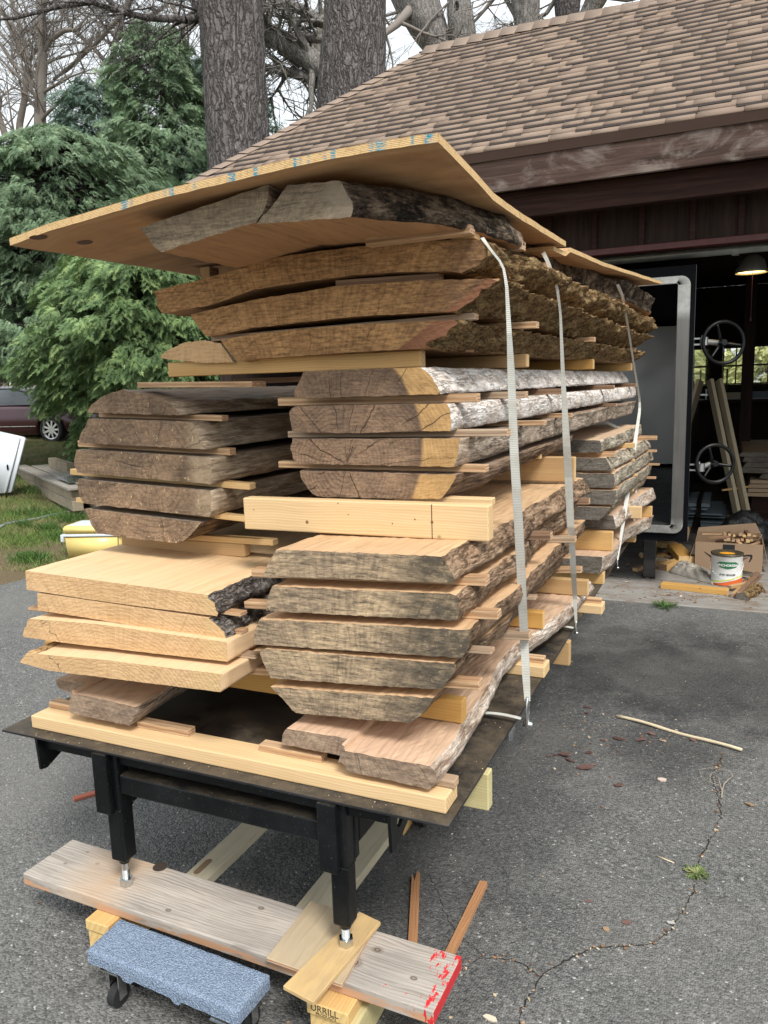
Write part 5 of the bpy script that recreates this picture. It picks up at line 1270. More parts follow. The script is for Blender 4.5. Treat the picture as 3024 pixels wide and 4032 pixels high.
M['galv'] = plain('galvanised', (.30, .33, .32), .5, .6, var=.45, vs=14)
M['drip'] = plain('drip_edge', (.050, .033, .026), .85, spec=.05)
gar = empty('garage', (-.7, 5.93, 0), 'open fronted garage with brown shingled roof and dark timber front', 'garage')
def gpart(name, bm, mat, parent=None, smooth=False, label=None):
    par = parent or gar
    o = link(name, bm_mesh(bm, smooth), mat, par); 
    if par is gar: o.matrix_parent_inverse = Matrix.Translation(-gar.location)
    if label: o['label'] = label
    return o
EY, EZ, TH = 5.90, 1.70 + H, math.radians(38.5)
RY = 7.98; RZ = EZ + (RY - EY) * math.tan(TH); GX0, GX1 = -4.80, 4.2
HIP = 1.86 / (RY - EY); BKT = .30
def hipx(s): return GX0 + s * cs * HIP
cs, sn_ = math.cos(TH), math.sin(TH)
def shingle_mat():
    g = G('shingles', .93, spec=.12); p = g.pos
    r = g.n('NewGeometry').outputs['Random Per Island']
    base = g.ramp(r, [(0, (.225, .165, .13)), (.3, (.25, .188, .15)), (.6, (.27, .205, .163)), (.85, (.24, .178, .142)), (1, (.295, .226, .18))])
    base = g.mix(g.mul(g.rng(g.noise(p, 330, 3, .9), .45, .65), .55), base, (.46, .35, .25))
    base = g.mix(g.mul(g.rng(g.noise(p, 250, 3, .9), .5, .68), .5), base, (.09, .055, .04))
    base = g.mix(g.mul(g.rng(g.noise(p, 1.3, 4), .4, .7), .25), base, (.17, .13, .115))
    g.col(base); g.bump(g.noise(p, 300, 3, .9), .5, .003); return g.m
M['shingle'] = shingle_mat()
# decking, then every course of tabs as its own thin stepped pieces
bm = bmesh.new()
def rp(x, s, h): return Vector((x, EY + s * cs - h * sn_, EZ + s * sn_ + h * cs))
SL = (RY - EY) / cs
def rbox(bm, x0, x1, s0, s1, h0, h1, h1b=None):
    h1b = h1 if h1b is None else h1b
    v = [bm.verts.new(rp(*q)) for q in ((x0, s0, h0), (x1, s0, h0), (x1, s1, h0), (x0, s1, h0), (x0, s0, h1), (x1, s0, h1), (x1, s1, h1b), (x0, s1, h1b))]
    for f in ((0, 3, 2, 1), (4, 5, 6, 7), (0, 1, 5, 4), (1, 2, 6, 5), (2, 3, 7, 6), (3, 0, 4, 7)): bm.faces.new([v[i] for i in f])
hx = GX0 + 1.86; BY_ = 13.9; BZ = RZ - (BY_ - RY) * BKT
top = [(GX0 + .02, EY + .01, EZ - .012), (GX1, EY + .01, EZ - .012), (GX1, RY, RZ - .012), (hx, RY, RZ - .012), (GX1, BY_, BZ), (hx, BY_, BZ), (GX0 + .02, BY_, EZ - .3)]
vs = [bm.verts.new(q) for q in top] + [bm.verts.new((q[0], q[1], q[2] - .1)) for q in top]
for f in ((0, 1, 2, 3), (3, 2, 4, 5), (0, 3, 5, 6)): bm.faces.new([vs[i] for i in f]); bm.faces.new([vs[i + 7] for i in f[::-1]])
for i, j in ((0, 1), (1, 2), (2, 4), (4, 5), (5, 6), (6, 0)): bm.faces.new((vs[i], vs[i + 7], vs[j + 7], vs[j]))
bmesh.ops.recalc_face_normals(bm, faces=bm.faces)
rf = gpart('roof', bm, M['dark_wood'])
V, F = [], []; D_ = []
def rb(x0, x1, s0, s1, h0a, h1a, h0b, h1b):
    n = len(V)
    for q in ((x0, s0, h0a), (x1, s0, h0a), (x1, s1, h0b), (x0, s1, h0b), (x0, s0, h1a), (x1, s0, h1a), (x1, s1, h1b), (x0, s1, h1b)): V.append(tuple(rp(*q)))
    for f in ((4, 5, 6, 7), (0, 1, 5, 4), (1, 2, 6, 5), (3, 0, 4, 7)): F.append(tuple(n + i for i in f))
EXP = .104; nc = int(SL / EXP)
rs = random.Random(3); bands = []
for c in range(nc + 1):
    s0 = c * EXP - .012; x = GX0 - .03 + rs.uniform(0, .2) * 0
    x = hipx(max(0, s0 + EXP)) - rs.uniform(.0, .03)
    bands.append(s0)
    while x < GX1:
        wt = rs.choice((.11, .15, .19, .24, .30)); x1 = min(GX1, x + wt)
        thick = rs.choice((.006, .013, .013, .013, .014)); top = min(SL, s0 + EXP + .02)
        lift = .011
        dj = rs.uniform(-.003, .003)
        rb(x, x1 - .0015, s0 + dj, top, .0005, .006 + thick, -.004, .0015)
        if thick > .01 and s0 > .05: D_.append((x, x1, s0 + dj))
        x = x1
o = link('shingles', fast_mesh(V, F), M['shingle'], rf)
o.matrix_parent_inverse = Matrix.Identity(4)
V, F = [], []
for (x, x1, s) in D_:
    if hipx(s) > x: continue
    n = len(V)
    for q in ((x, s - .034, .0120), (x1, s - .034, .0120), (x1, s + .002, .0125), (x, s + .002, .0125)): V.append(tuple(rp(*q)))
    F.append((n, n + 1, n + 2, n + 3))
link('shingle_shadow_bands', fast_mesh(V, F), plain('shingle_shadow_band', (.025, .017, .014), .95), rf)  # dark strips: shadow lines below thick tabs put into colour, like darker-granule bands
V, F = [], []
k = 0; x = hx - .05
while x < GX1:
    n = len(V); x1 = x + .16
    for xx, th_ in ((x, .022), (x1 + .03, .010)):
        for dy, dz in ((-.15, -.15 * math.tan(TH)), (0, .01), (.15, -.15 * math.tan(TH))): V.append((xx, RY + dy, RZ + dz + th_ + .01 + .012 * math.sin(x * 2.1)))
    F += [(n, n + 3, n + 4, n + 1), (n + 1, n + 4, n + 5, n + 2)]
    m = len(V); V += [(V[n + i][0], V[n + i][1], V[n + i][2] - .02) for i in range(3)]; F += [(n, n + 1, m + 1, m), (n + 1, n + 2, m + 2, m + 1)]
    x = x1
nh_ = 22; A0, A1 = Vector((GX0 - .02, EY - .01, EZ)), Vector((hx, RY, RZ))
for k in range(nh_):
    a_, b_ = A0.lerp(A1, k / nh_), A0.lerp(A1, (k + 1.15) / nh_); n = len(V)
    for p_, t_ in ((a_, .022), (b_, .008)):
        for ox, oy, oz in ((.12, -.02, -.012), (0, 0, .012), (-.06, .10, -.05)): V.append((p_.x + ox, p_.y + oy, p_.z + oz + t_))
    F += [(n, n + 3, n + 4, n + 1), (n + 1, n + 4, n + 5, n + 2)]
link('ridge_cap', fast_mesh(V, F), M['shingle'], rf)
bm = bmesh.new(); add_box(bm, GX0, GX1, EY - .012, EY - .006, EZ - .075, EZ - .004); gpart('drip_edge', bm, M['drip'])
bm = bmesh.new(); add_box(bm, GX0 + .05, GX1, EY, EY + .035, ZW(1.40), EZ - .03, .004); gpart('fascia_board', bm, M['fascia'])
bm = bmesh.new(); add_box(bm, GX0 + .1, GX1, EY + .12, EY + .20, ZW(1.225), ZW(1.415), .004); gpart('header_beam', bm, M['brown_wood'])
bm = bmesh.new(); add_box(bm, GX0 + .1, GX1, EY + .035, 6.4, ZW(1.425), ZW(1.445)); gpart('soffit', bm, M['dark_wood'])
bm = bmesh.new(); add_box(bm, -4.5, GX1, 6.36, 6.40, ZW(.93), ZW(1.424)); gpart('door_header_panel', bm, M['dark_wood'])
sx = [onY(2, x, 950, 6.34).x for x in (715, 910, 1115, 1335, 1545)]
for i in range(-9, 14):
    x = sx[i] if 0 <= i < 5 else sx[0] + i * (sx[4] - sx[0]) / 4
    if -4.4 < x < GX1 - .1:
        bm = bmesh.new(); add_box(bm, x - .02, x + .02, 6.32, 6.3595, ZW(.985), ZW(1.424), .003)
        gpart('header_stud', bm, M['brown_wood'])
bm = bmesh.new(); add_box(bm, -4.5, GX1, 6.28, 6.359, ZW(.935), ZW(.982), .004); gpart('door_rail', bm, M['red_rail'], label='dull red rail above the garage opening')
bm = bmesh.new(); add_box(bm, -4.55, -4.42, 6.3, 13.5, .014, ZW(1.6)); gpart('left_wall', bm, M['dark_wood'])
bm = bmesh.new(); add_box(bm, 3.2, 3.32, 6.3, 13.5, .014, ZW(1.6)); gpart('right_wall', bm, M['dark_wood'])
bm = bmesh.new(); add_box(bm, -4.42, 3.2, 6.41, 13.39, ZW(1.36), ZW(1.40)); gpart('ceiling', bm, M['dark_wood'])
# back wall with two windows
BYW = 13.4
w1 = [onY(14, 503, 940, BYW), onY(14, 700, 1235, BYW)]; w2 = [onY(14, 728, 925, BYW), onY(14, 1000, 1230, BYW)]
wins = [(-.17, .22, 1.54, 2.12), (.26, .70, 1.54, 2.13), (-1.0, -.55, 1.54, 2.12)]
bm = bmesh.new()
cuts = sorted(wins)
xa = -4.42
for (a, b, c, d) in cuts:
    add_box(bm, xa, a, BYW, BYW + .12, .014, ZW(1.36)); add_box(bm, a, b, BYW, BYW + .12, .014, c); add_box(bm, a, b, BYW, BYW + .12, d, ZW(1.36)); xa = b
add_box(bm, xa, 3.2, BYW, BYW + .12, .014, ZW(1.36))
bmesh.ops.remove_doubles(bm, verts=bm.verts, dist=.0005)
gpart('back_wall', bm, M['dark_wood'])
def glassy(name):
    g = G(name, .05); g.b.inputs['Transmission Weight'].default_value = 1.; g.b.inputs['IOR'].default_value = 1.02; g.col((.97, .98, .95)); return g.m
M['glass'] = glassy('window_glass')
for (a, b, c, d) in wins:
    bm = bmesh.new(); t = .022; m = (c + d) / 2; mx_ = (a + b) / 2
    add_box(bm, a + .002, a + t, BYW + .03, BYW + .07, c + .002, d - .002); add_box(bm, b - t, b - .002, BYW + .03, BYW + .07, c + .002, d - .002)
    for z0, z1 in ((c + .002, c + t), (d - t, d - .002), (m - .014, m + .014)): add_box(bm, a + t, b - t, BYW + .03, BYW + .068, z0, z1)
    for z0, z1 in ((c + t, m - .014), (m + .014, d - t)): add_box(bm, mx_ - .01, mx_ + .01, BYW + .03, BYW + .066, z0, z1)
    wo = gpart('window', bm, M['red_rail'])
    bm = bmesh.new(); add_box(bm, a + .01, b - .01, BYW + .048, BYW + .051, c + .01, d - .01)
    link('pane', bm_mesh(bm), M['glass'], wo)
p0, p1 = onY(14, 628, 1500, 10.5), onY(14, 722, 1500, 10.5)
bm = bmesh.new(); add_box(bm, p0.x, p1.x, 10.5, 10.62, .014, ZW(1.36), .004); gpart('post', bm, M['dark_wood'])
# overhead pipe
zpp = onY(14, 0, 215, 6.55).z
bm = bmesh.new(); pts = [(-2.6, 6.58, zpp), (3.1, 6.58, zpp + .005)]; add_cyl(bm, pts[0], pts[1], .036, n=20)
for x in (-2.0, -.05, 1.8): add_cyl(bm, (x, 6.58, zpp), (x + .05, 6.58, zpp), .045, n=20)
for x in (-1.0, 1.0): add_box(bm, x, x + .03, 6.57, 6.59, zpp + .03, ZW(.934))
o = link('overhead_pipe', bm_mesh(bm, False), M['galv']); tag(o, 'dull galvanised steel pipe running across the top of the garage opening', 'pipe')
# lamp
lp = onY(14, 722, 340, 7.3)
lamp = empty('hanging_lamp', (lp.x, lp.y, lp.z), 'lit round lamp hanging from the garage ceiling right of the kiln', 'lamp')
prof = [(.122, -.012), (.126, -.004), (.118, .012), (.095, .09), (.05, .13), (.03, .14), (0, .14)]
bm = bmesh.new(); lathe(bm, prof, 36); link('lamp_shade', bm_mesh(bm, True), plain('shade_metal', (.34, .33, .31), .45, .5), lamp)
def emit(name, c, s):
    g = G(name, .5); g.b.inputs['Emission Color'].default_value = (*c, 1); g.b.inputs['Emission Strength'].default_value = s; g.col(c); return g.m
bm = bmesh.new(); lathe(bm, [(0, -.004), (.08, -.004), (.112, -.001), (.112, .002), (0, .004)], 36); link('lamp_lens', bm_mesh(bm, True), emit('lamp_glow', (1, .70, .22), 3.2), lamp)
bm = bmesh.new(); add_cyl(bm, (0, 0, .139), (0, 0, ZW(1.36) - lp.z), .008, n=8); link('lamp_rod', bm_mesh(bm), M['black'], lamp)
bm = bmesh.new(); add_cyl(bm, (.01, 0, -.38), (.01, 0, -.004), .0025, n=6); add_cyl(bm, (.01, 0, -.40), (.01, 0, -.372), .008, .005, n=8); link('pull_cord', bm_mesh(bm), M['red_rail'], lamp)

# ---------------------------------------------------------------- kiln
KX1, KY, KZ0, KZ1 = -.285, 6.36, ZW(-1.272), ZW(.82)
KX0 = -2.36
kiln = empty('drying_kiln', ((KX0 + KX1) / 2, KY, .014), 'black steel wood drying kiln standing open behind the load, bright metal rim round its mouth', 'kiln')
def kpart(name, bm, mat, smooth=False, parent=None, label=None):
    o = link(name, bm_mesh(bm, smooth), mat, parent or kiln)
    if not parent: o.matrix_parent_inverse = Matrix.Translation(-kiln.location)
    if label: o['label'] = label
    return o
g = G('kiln_black', .04, 0, .6); g.col((.006, .007, .009)); g.b.inputs['Coat Weight'].default_value = 1.; g.b.inputs['Coat Roughness'].default_value = .02
g.rough(g.rng(g.noise(g.pos, 5, 4), .3, .8, .04, .12)); M['kiln_black'] = g.m
M['kiln_matt'] = plain('kiln_matt', (.004, .0045, .006), .6, spec=.06)
M['kiln_in'] = plain('kiln_inside', (.018, .019, .021), .5)
ix0, ix1, iz0, iz1 = KX0 + .13, -.405, ZW(-1.147), ZW(.69)
bm = bmesh.new(); KL = 4.6
add_box(bm, KX0, KX1, KY, KY + KL, iz1, KZ1, .004); add_box(bm, KX0, KX1, KY, KY + KL, KZ0, iz0, .004)
add_box(bm, ix1, KX1 + .0006, KY + .0004, KY + KL - .001, iz0 - .002, iz1 + .002); add_box(bm, KX0 + .0005, ix0, KY + .0005, KY + KL - .001, iz0 - .002, iz1 + .002)
add_box(bm, KX0 + .01, KX1 - .01, KY + KL, KY + KL + .01, KZ0, KZ1)
kpart('kiln_shell', bm, M['kiln_matt'])
bm = bmesh.new(); add_box(bm, KX1 + .0008, KX1 + .003, KY + .001, KY + KL - .002, KZ0 + .002, KZ1 - .002); kpart('side_panel', bm, M['kiln_black'])
bm = bmesh.new()
add_box(bm, ix0 + .002, ix1 - .002, KY + .02, KY + KL - .01, iz0 + .002, iz0 + .012); kpart('kiln_floor', bm, M['kiln_in'])
bm = bmesh.new(); zs_ = onY(5, 650, 475, KY + KL - .45).z
add_box(bm, ix0 + .004, ix1 - .004, KY + KL - .45, KY + KL - .44, iz0 + .05, zs_, .002); kpart('stainless_panel', bm, plain('dull_stainless', (.46, .46, .45), .38, .8, var=.06, vs=1))
# rim
def rrect(x0, x1, z0, z1, r, n=8):
    out = []
    for cx, cz, a0 in ((x1 - r, z1 - r, 0), (x0 + r, z1 - r, 90), (x0 + r, z0 + r, 180), (x1 - r, z0 + r, 270)):
        for k in range(n + 1): a = math.radians(a0 + 90 * k / n); out.append((cx + r * math.cos(a), cz + r * math.sin(a)))
    return out
oz0, oz1 = ZW(-1.207), ZW(.743)
A = rrect(KX0 + .04, -.318, oz0, oz1, .07); Bq = rrect(ix0, ix1 - .001, iz0, iz1, .012)
bm = bmesh.new(); rings = []
for poly, y in ((A, KY - .0), (A, KY - .028), (Bq, KY - .028), (Bq, KY + .02)): rings.append([bm.verts.new((p[0], y, p[1])) for p in poly])
for a, b in zip(rings, rings[1:]):
    for i in range(len(a)): j = (i + 1) % len(a); bm.faces.new((a[i], a[j], b[j], b[i]))
bmesh.ops.recalc_face_normals(bm, faces=bm.faces)
bmesh.ops.bevel(bm, geom=[e for e in bm.edges if all(abs(v.co.y - (KY - .028)) < 1e-5 for v in e.verts)], offset=.004, segments=2, affect='EDGES')
def rim_mat():
    g = G('rim_metal', .42, .75); p = g.pos; X, Y, Z = g.sep(p)[:3]
    n1 = g.noise(g.map(p, (30, 1, 1.2)), 2, 5, .6); n2 = g.noise(p, 9, 6, .7)
    base = g.mix(n1, (.13, .125, .115), (.25, .24, .225)); sc_ = g.math('MAXIMUM', g.rng(Z, ZW(.42), ZW(.5)), g.rng(Z, ZW(-1.08), ZW(-1.14)))
    base = g.mix(g.mul(sc_, g.rng(n2, .35, .6, .35, 1)), base, (.50, .485, .45))
    g.col(base); g.rough(g.rng(n2, .3, .7, .3, .55)); return g.m
kpart('rim', bm, rim_mat())
# feet under the kiln
for x in (KX0 + .2, KX1 - .3):
    for y in (KY + .3, KY + KL - .4):
        bm = bmesh.new(); add_box(bm, x - .05, x + .05, y, y + .1, .014, KZ0, .004); kpart('foot', bm, M['kiln_black'])
def handwheel(label_y, px, py, hubpx, hubpy, R):
    c = onY(14, px, py, 6.50); n = Vector((.42, -.86, .06)).normalized(); q = n.to_track_quat('Z', 'Y')
    Mx = Matrix.Translation(c) @ q.to_matrix().to_4x4()
    root_bm = bmesh.new()
    for k in range(48):
        pass
    seg, sm = 48, 10; rings = []
    for i in range(seg):
        a = 2 * math.pi * i / seg; rings.append([root_bm.verts.new(Mx @ Vector(((R + .014 * math.cos(b)) * math.cos(a), (R + .014 * math.cos(b)) * math.sin(a), .014 * math.sin(b)))) for b in (2 * math.pi * j / sm for j in range(sm))])
    for i in range(seg):
        for j in range(sm): root_bm.faces.new((rings[i][j], rings[(i + 1) % seg][j], rings[(i + 1) % seg][(j + 1) % sm], rings[i][(j + 1) % sm]))
    wh = kpart('handwheel', root_bm, M['black'], True)
    for a in (90, 210, 330):
        bm = bmesh.new(); a = math.radians(a + 20)
        add_tube(bm, [Mx @ Vector((r * math.cos(a), r * math.sin(a), z)) for r, z in ((.0, -.03), (R * .4, -.02), (R * .8, -.004), (R * .97, 0))], [.013, .012, .010, .010], 8, 1)
        s = link('spoke', bm_mesh(bm, True), M['black'], wh)
    bm = bmesh.new(); add_cyl(bm, Mx @ Vector((0, 0, -.055)), Mx @ Vector((0, 0, .02)), .030, .022, 20); link('hub', bm_mesh(bm), M['black'], wh)
    h = onY(14, hubpx, hubpy, 6.46)
    bm = bmesh.new(); add_cyl(bm, h, Mx @ Vector((0, 0, -.05)), .021, n=16); add_cyl(bm, h + Vector((-.0, 0, -.03)), h + Vector((0, 0, .03)), .03, n=16)
    for dz in (-.022, .022): add_box(bm, KX1 + .001, h.x + .01, 6.45, 6.47, h.z + dz - .006, h.z + dz + .006)
    add_cyl(bm, (h.x - .012, 6.46, h.z - .05), (h.x - .012, 6.46, h.z + .045), .007, n=8)
    link('swing_bolt', bm_mesh(bm), M['steel'], wh)
handwheel('', 500, 903, 345, 893, .155); handwheel('', 432, 1862, 320, 1892, .145)

# prop of two boards leaning on the kiln side
M['prop'] = lumber('prop_wood', (.58, .50, .36), (.50, .42, .28), (.36, .28, .18))
a0, a1 = Vector((.12, 8.62, .03)), Vector((-.255, 9.2, 1.62))
def lean(x_off, label):
    d = a1 - a0; o = bar('leaning_board', a0 + Vector((x_off, -.03, 0)), a1 + Vector((x_off, -.03, 0)), .04, .085, [M['prop'], M['prop']], label, 'board', 'boards leaning on the kiln'); return o
lean(.0, 'pale knotty board leaning against the kiln side, the left of two'); lean(.09, 'pale knotty board leaning against the kiln side, the right of two')
# ---------------------------------------------------------------- things on the garage floor
FZ = .0145
def crate_pt(c, x, y, Y): return onY(c, x, y, Y)
M['card'] = plain('cardboard', (.32, .215, .135), .85, var=.12, vs=5)
M['card_in'] = plain('cardboard_inside', (.24, .16, .10), .9, var=.15)
M['printed'] = plain('print_black', (.012, .012, .014), .7)
bx0, bx1, by, bz = -.25, .285, 7.15, onY(13, 1200, 600, 7.15).z
box = empty('cardboard_box', ((bx0 + bx1) / 2, by, FZ), 'open brown cardboard box with a curved arrow print, full of wood sticks', 'box')
def bpart(name, bm, mat, parent=None, loc=None):
    o = link(name, bm_mesh(bm), mat, parent or box)
    if not parent: o.matrix_parent_inverse = Matrix.Translation(-box.location)
    return o
bm = bmesh.new()
for q in ((bx0, bx1, by, by + .004, FZ, bz), (bx0, bx1, by + .34, by + .344, FZ, bz + .03), (bx0, bx0 + .004, by + .004, by + .34, FZ, bz), (bx1 - .004, bx1, by + .004, by + .34, FZ, bz), (bx0 + .004, bx1 - .004, by + .004, by + .34, FZ, FZ + .004)): add_box(bm, *q)
bpart('walls', bm, M['card'])
def flap(pts, label=None):
    bm = bmesh.new(); v = [bm.verts.new(p) for p in pts]; f = bm.faces.new(v); r = bmesh.ops.extrude_face_region(bm, geom=[f]); nn = f.normal.copy()
    f.normal_update(); nn = f.normal
    for e in r['geom']:
        if isinstance(e, bmesh.types.BMVert): e.co += nn * .004
    bmesh.ops.recalc_face_normals(bm, faces=bm.faces); bpart('flap', bm, M['card'])
q1, q2 = onY(13, 795, 400, by + .36), onY(13, 1505, 345, by + .36)
flap([(bx0, by + .345, bz + .01), (bx1, by + .345, bz + .01), tuple(q2), tuple(q1)])
flap([(bx0 - .002, by + .01, bz - .004), (bx0 - .002, by + .33, bz), (bx0 - .05, by + .30, bz - .15), (bx0 - .05, by + .02, bz - .16)])
flap([(bx1 + .002, by + .01, bz), (bx1 + .002, by + .33, bz), (bx1 + .035, by + .32, bz - .17), (bx1 + .045, by + .0, bz - .2)])
# arrow print: a smile-shaped swoosh with an arrow head
def onfront(px, py): q = onY(13, px, py, by - .0008); return (q.x, q.z)
sw = [onfront(*q) for q in ((868, 705), (905, 735), (950, 765), (1010, 795), (1080, 812), (1160, 822), (1240, 820), (1310, 808), (1360, 795), (1405, 778))]
bm = bmesh.new(); lo, hi = [], []
for k, (x, z) in enumerate(sw):
    t = .002 + .008 * math.sin(math.pi * min(1, k / 9 * .9 + .08)); lo.append(bm.verts.new((x, by - .001, z - t))); hi.append(bm.verts.new((x, by - .001, z + t)))
for k in range(len(sw) - 1): bm.faces.new((lo[k], lo[k + 1], hi[k + 1], hi[k]))
hd = [onfront(*q) for q in ((1330, 758), (1385, 742), (1450, 740), (1468, 752), (1462, 790), (1432, 835), (1415, 832), (1438, 790), (1440, 765), (1395, 762), (1340, 775))]
for tri in ((0, 1, 9, 10), (1, 2, 8, 9), (2, 3, 4, 8), (4, 5, 6, 7), (4, 7, 8)):
    bm.faces.new([bm.verts.new((hd[i][0], by - .001, hd[i][1])) for i in tri])
bmesh.ops.remove_doubles(bm, verts=bm.verts, dist=.0004)
bpart('arrow_print', bm, M['printed'])
a, b = onfront(1097, 612), onfront(1243, 708)
bm = bmesh.new(); add_box(bm, a[0], b[0], by - .0015, by - .0004, b[1], a[1]); tp = bpart('tape_label', bm, M['printed'])
rs = random.Random(8)
for row in range(3):
    for k in range(7):
        th = rs.uniform(-.35, .35); cx = -.03 + .037 * k + rs.uniform(-.008, .008) + .01 * row; z = bz - .055 + .036 * row + rs.uniform(-.006, .006)
        y0 = by + .03 + .05 * row + rs.uniform(0, .02); L = rs.uniform(.22, .28) - .05 * row; d = Vector((math.sin(th), math.cos(th), rs.uniform(-.12, .0))).normalized()
        p = Vector((cx, y0, z + .02)); s_ = rs.choice((.022, .026, .03)); mt = rs.choice((('strip_red', 'strip_end', 'reddish'), ('strip_grey', 'strip_end', 'grey-brown'), ('strip_dark', 'pine_end', 'dark'), ('strip_pine', 'pine_end', 'pale')))
        bar('wood_offcut', p + d * L, p, s_, s_ * rs.uniform(.7, 1), [M[mt[0]], M[mt[1]]], '%s stick in the cardboard box, %s row, %s from the left' % (mt[2], ('lowest', 'middle', 'top')[row], ('first', 'second', 'third', 'fourth', 'fifth', 'sixth', 'seventh')[k]), 'stick', 'sticks in the cardboard box', .001)
p_, q_ = onY(13, 1180, 520, by + .1), onY(13, 925, 535, by + .0)
bar('wood_offcut', (p_.x, by + .16, bz + .015), (q_.x, by + .0, q_.z - .008), .024, .024, [M['strip_dark'], M['pine_end']], 'dark stick with a bright square end resting over the left front of the box', 'stick', 'loose wood round the box', .001)
p_, q_ = onY(13, 1230, 500, by + .2), onY(13, 830, 495, by + .1)
bar('wood_offcut', (p_.x, by + .22, p_.z), (q_.x, by + .12, q_.z), .02, .012, [M['strip_red'], M['strip_red']], 'thin stick lying flat across the back of the box', 'stick', 'loose wood round the box', .001)
# paint can
cc = Vector((.02 - .012, 6.70, FZ)); CR_, CH = .119, .255
can = empty('paint_can', cc, 'white metal can of green labelled end sealer with an orange paint blob on its lid', 'can')
def can_mat():
    g = G('can_label', .4, spec=.4); p = g.rawobj(); X, Y, Z = g.sep(p)[:3]
    base = g.mix(g.rng(g.noise(p, 30, 4, .7), .6, .75), (.74, .75, .73), (.60, .56, .48))
    curve = g.add(Z, g.mul(g.mul(X, X), -3.2))       # the coloured foot of the label curves upward to both sides
    cz = g.add(Z, g.mul(X, -.25))
    yel = g.mul(g.math('GREATER_THAN', cz, .044), g.math('LESS_THAN', cz, .056)); org_ = g.math('LESS_THAN', cz, .036)
    base = g.mix(yel, base, (.66, .70, .08)); base = g.mix(org_, base, (.66, .13, .035))
    base = g.mix(g.rng(g.add(g.noise(g.map(p, (60, 60, 10)), 1, 4), g.mul(Z, 1.4)), .93, .97), base, (.16, .095, .05))
    g.col(base); return g.m
bm = bmesh.new(); lathe(bm, [(0, 0), (CR_ * .97, 0), (CR_, .004), (CR_ - .002, .01), (CR_ - .002, CH - .02), (CR_ + .002, CH - .016), (CR_ + .002, CH - .008)], 48)
link('can_body', bm_mesh(bm, True), can_mat(), can)
bm = bmesh.new(); lathe(bm, [(CR_ - .004, CH - .018), (CR_ + .004, CH - .014), (CR_ + .005, CH), (CR_ - .006, CH + .002), (CR_ - .016, CH - .006), (0, CH - .006)], 48)
lid = link('lid', bm_mesh(bm, True), plain('dirty_lid', (.10, .085, .055), .45, .5, var=.5, vs=30), can)
bm = bmesh.new(); lathe(bm, [(0, CH - .002), (.04, CH - .003), (.052, CH - .0055)], 20, Matrix.Diagonal((1.15, .8, 1, 1))); link('paint_blob', bm_mesh(bm, True), plain('orange_blob', (.72, .33, .025), .4), lid)
bm = bmesh.new(); pts = [(CR_ * math.cos(a) * 1.03, -CR_ * math.sin(a) * 1.03 - .004, CH * .72 - .13 * math.sin(a)) for a in (math.pi * k / 20 for k in range(-1, 22))]; add_tube(bm, pts, .0017, 6); link('bail_handle', bm_mesh(bm, True), M['zinc'], can)
M['lab_green'] = plain('label_green', (.018, .13, .055), .5); M['lab_white'] = plain('label_white', (.8, .8, .78), .5); M['lab_black'] = plain('label_black', (.03, .03, .03), .5)
angc = math.radians(4)
def on_can(o_verts, u, z, r): a = angc + u / CR_; return Vector((r * math.sin(a), -r * math.cos(a), z))
def shape_on_can(name, poly, z0, r, mat, parent):
    bm = bmesh.new(); N = 24; us = np.linspace(min(p[0] for p in poly), max(p[0] for p in poly), N)
    top = [p for p in poly if p[2] == 1]; bot = [p for p in poly if p[2] == 0]
    tv, bv = [], []
    for u in us:
        zt_ = np.interp(u, [p[0] for p in top], [p[1] for p in top]); zb_ = np.interp(u, [p[0] for p in bot], [p[1] for p in bot])
        tv.append(bm.verts.new(on_can(None, u, z0 + zt_, r))); bv.append(bm.verts.new(on_can(None, u, z0 + zb_, r)))
    for k in range(N - 1): bm.faces.new((bv[k], bv[k + 1], tv[k + 1], tv[k]))
    return link(name, bm_mesh(bm), mat, parent)
gpl = shape_on_can('label_panel', [(-.084, .012, 1), (-.06, .028, 1), (.06, .028, 1), (.084, .012, 1), (-.084, .004, 0), (-.062, -.018, 0), (0, -.030, 0), (.062, -.018, 0), (.084, .004, 0)], .172, CR_ + .0008, M['lab_green'], can)
def can_text(t, size, z, mat, sx=1., r=.0022, ext=.0003):
    cu = bpy.data.curves.new('t', 'FONT'); cu.body = t; cu.size = size; cu.extrude = ext; cu.align_x = 'CENTER'; cu.align_y = 'CENTER'; cu.resolution_u = 3; cu.offset = size * .018
    to = bpy.data.objects.new('t', cu); COL.objects.link(to); bpy.context.view_layer.update()
    me = bpy.data.meshes.new_from_object(to.evaluated_get(bpy.context.evaluated_depsgraph_get())); bpy.data.objects.remove(to); me.materials.clear()
    bm = bmesh.new(); bm.from_mesh(me); bmesh.ops.triangulate(bm, faces=bm.faces)
    for v in bm.verts: v.co = on_can(None, v.co.x * sx, z + v.co.y, CR_ + r + v.co.z)
    return link('label_text', bm_mesh(bm), mat, can)
can_text('ANCHORSEAL', .026, .172, M['lab_white'], 1.0); can_text('END SEALER', .021, .095, M['lab_black'], 1.05, .0012)
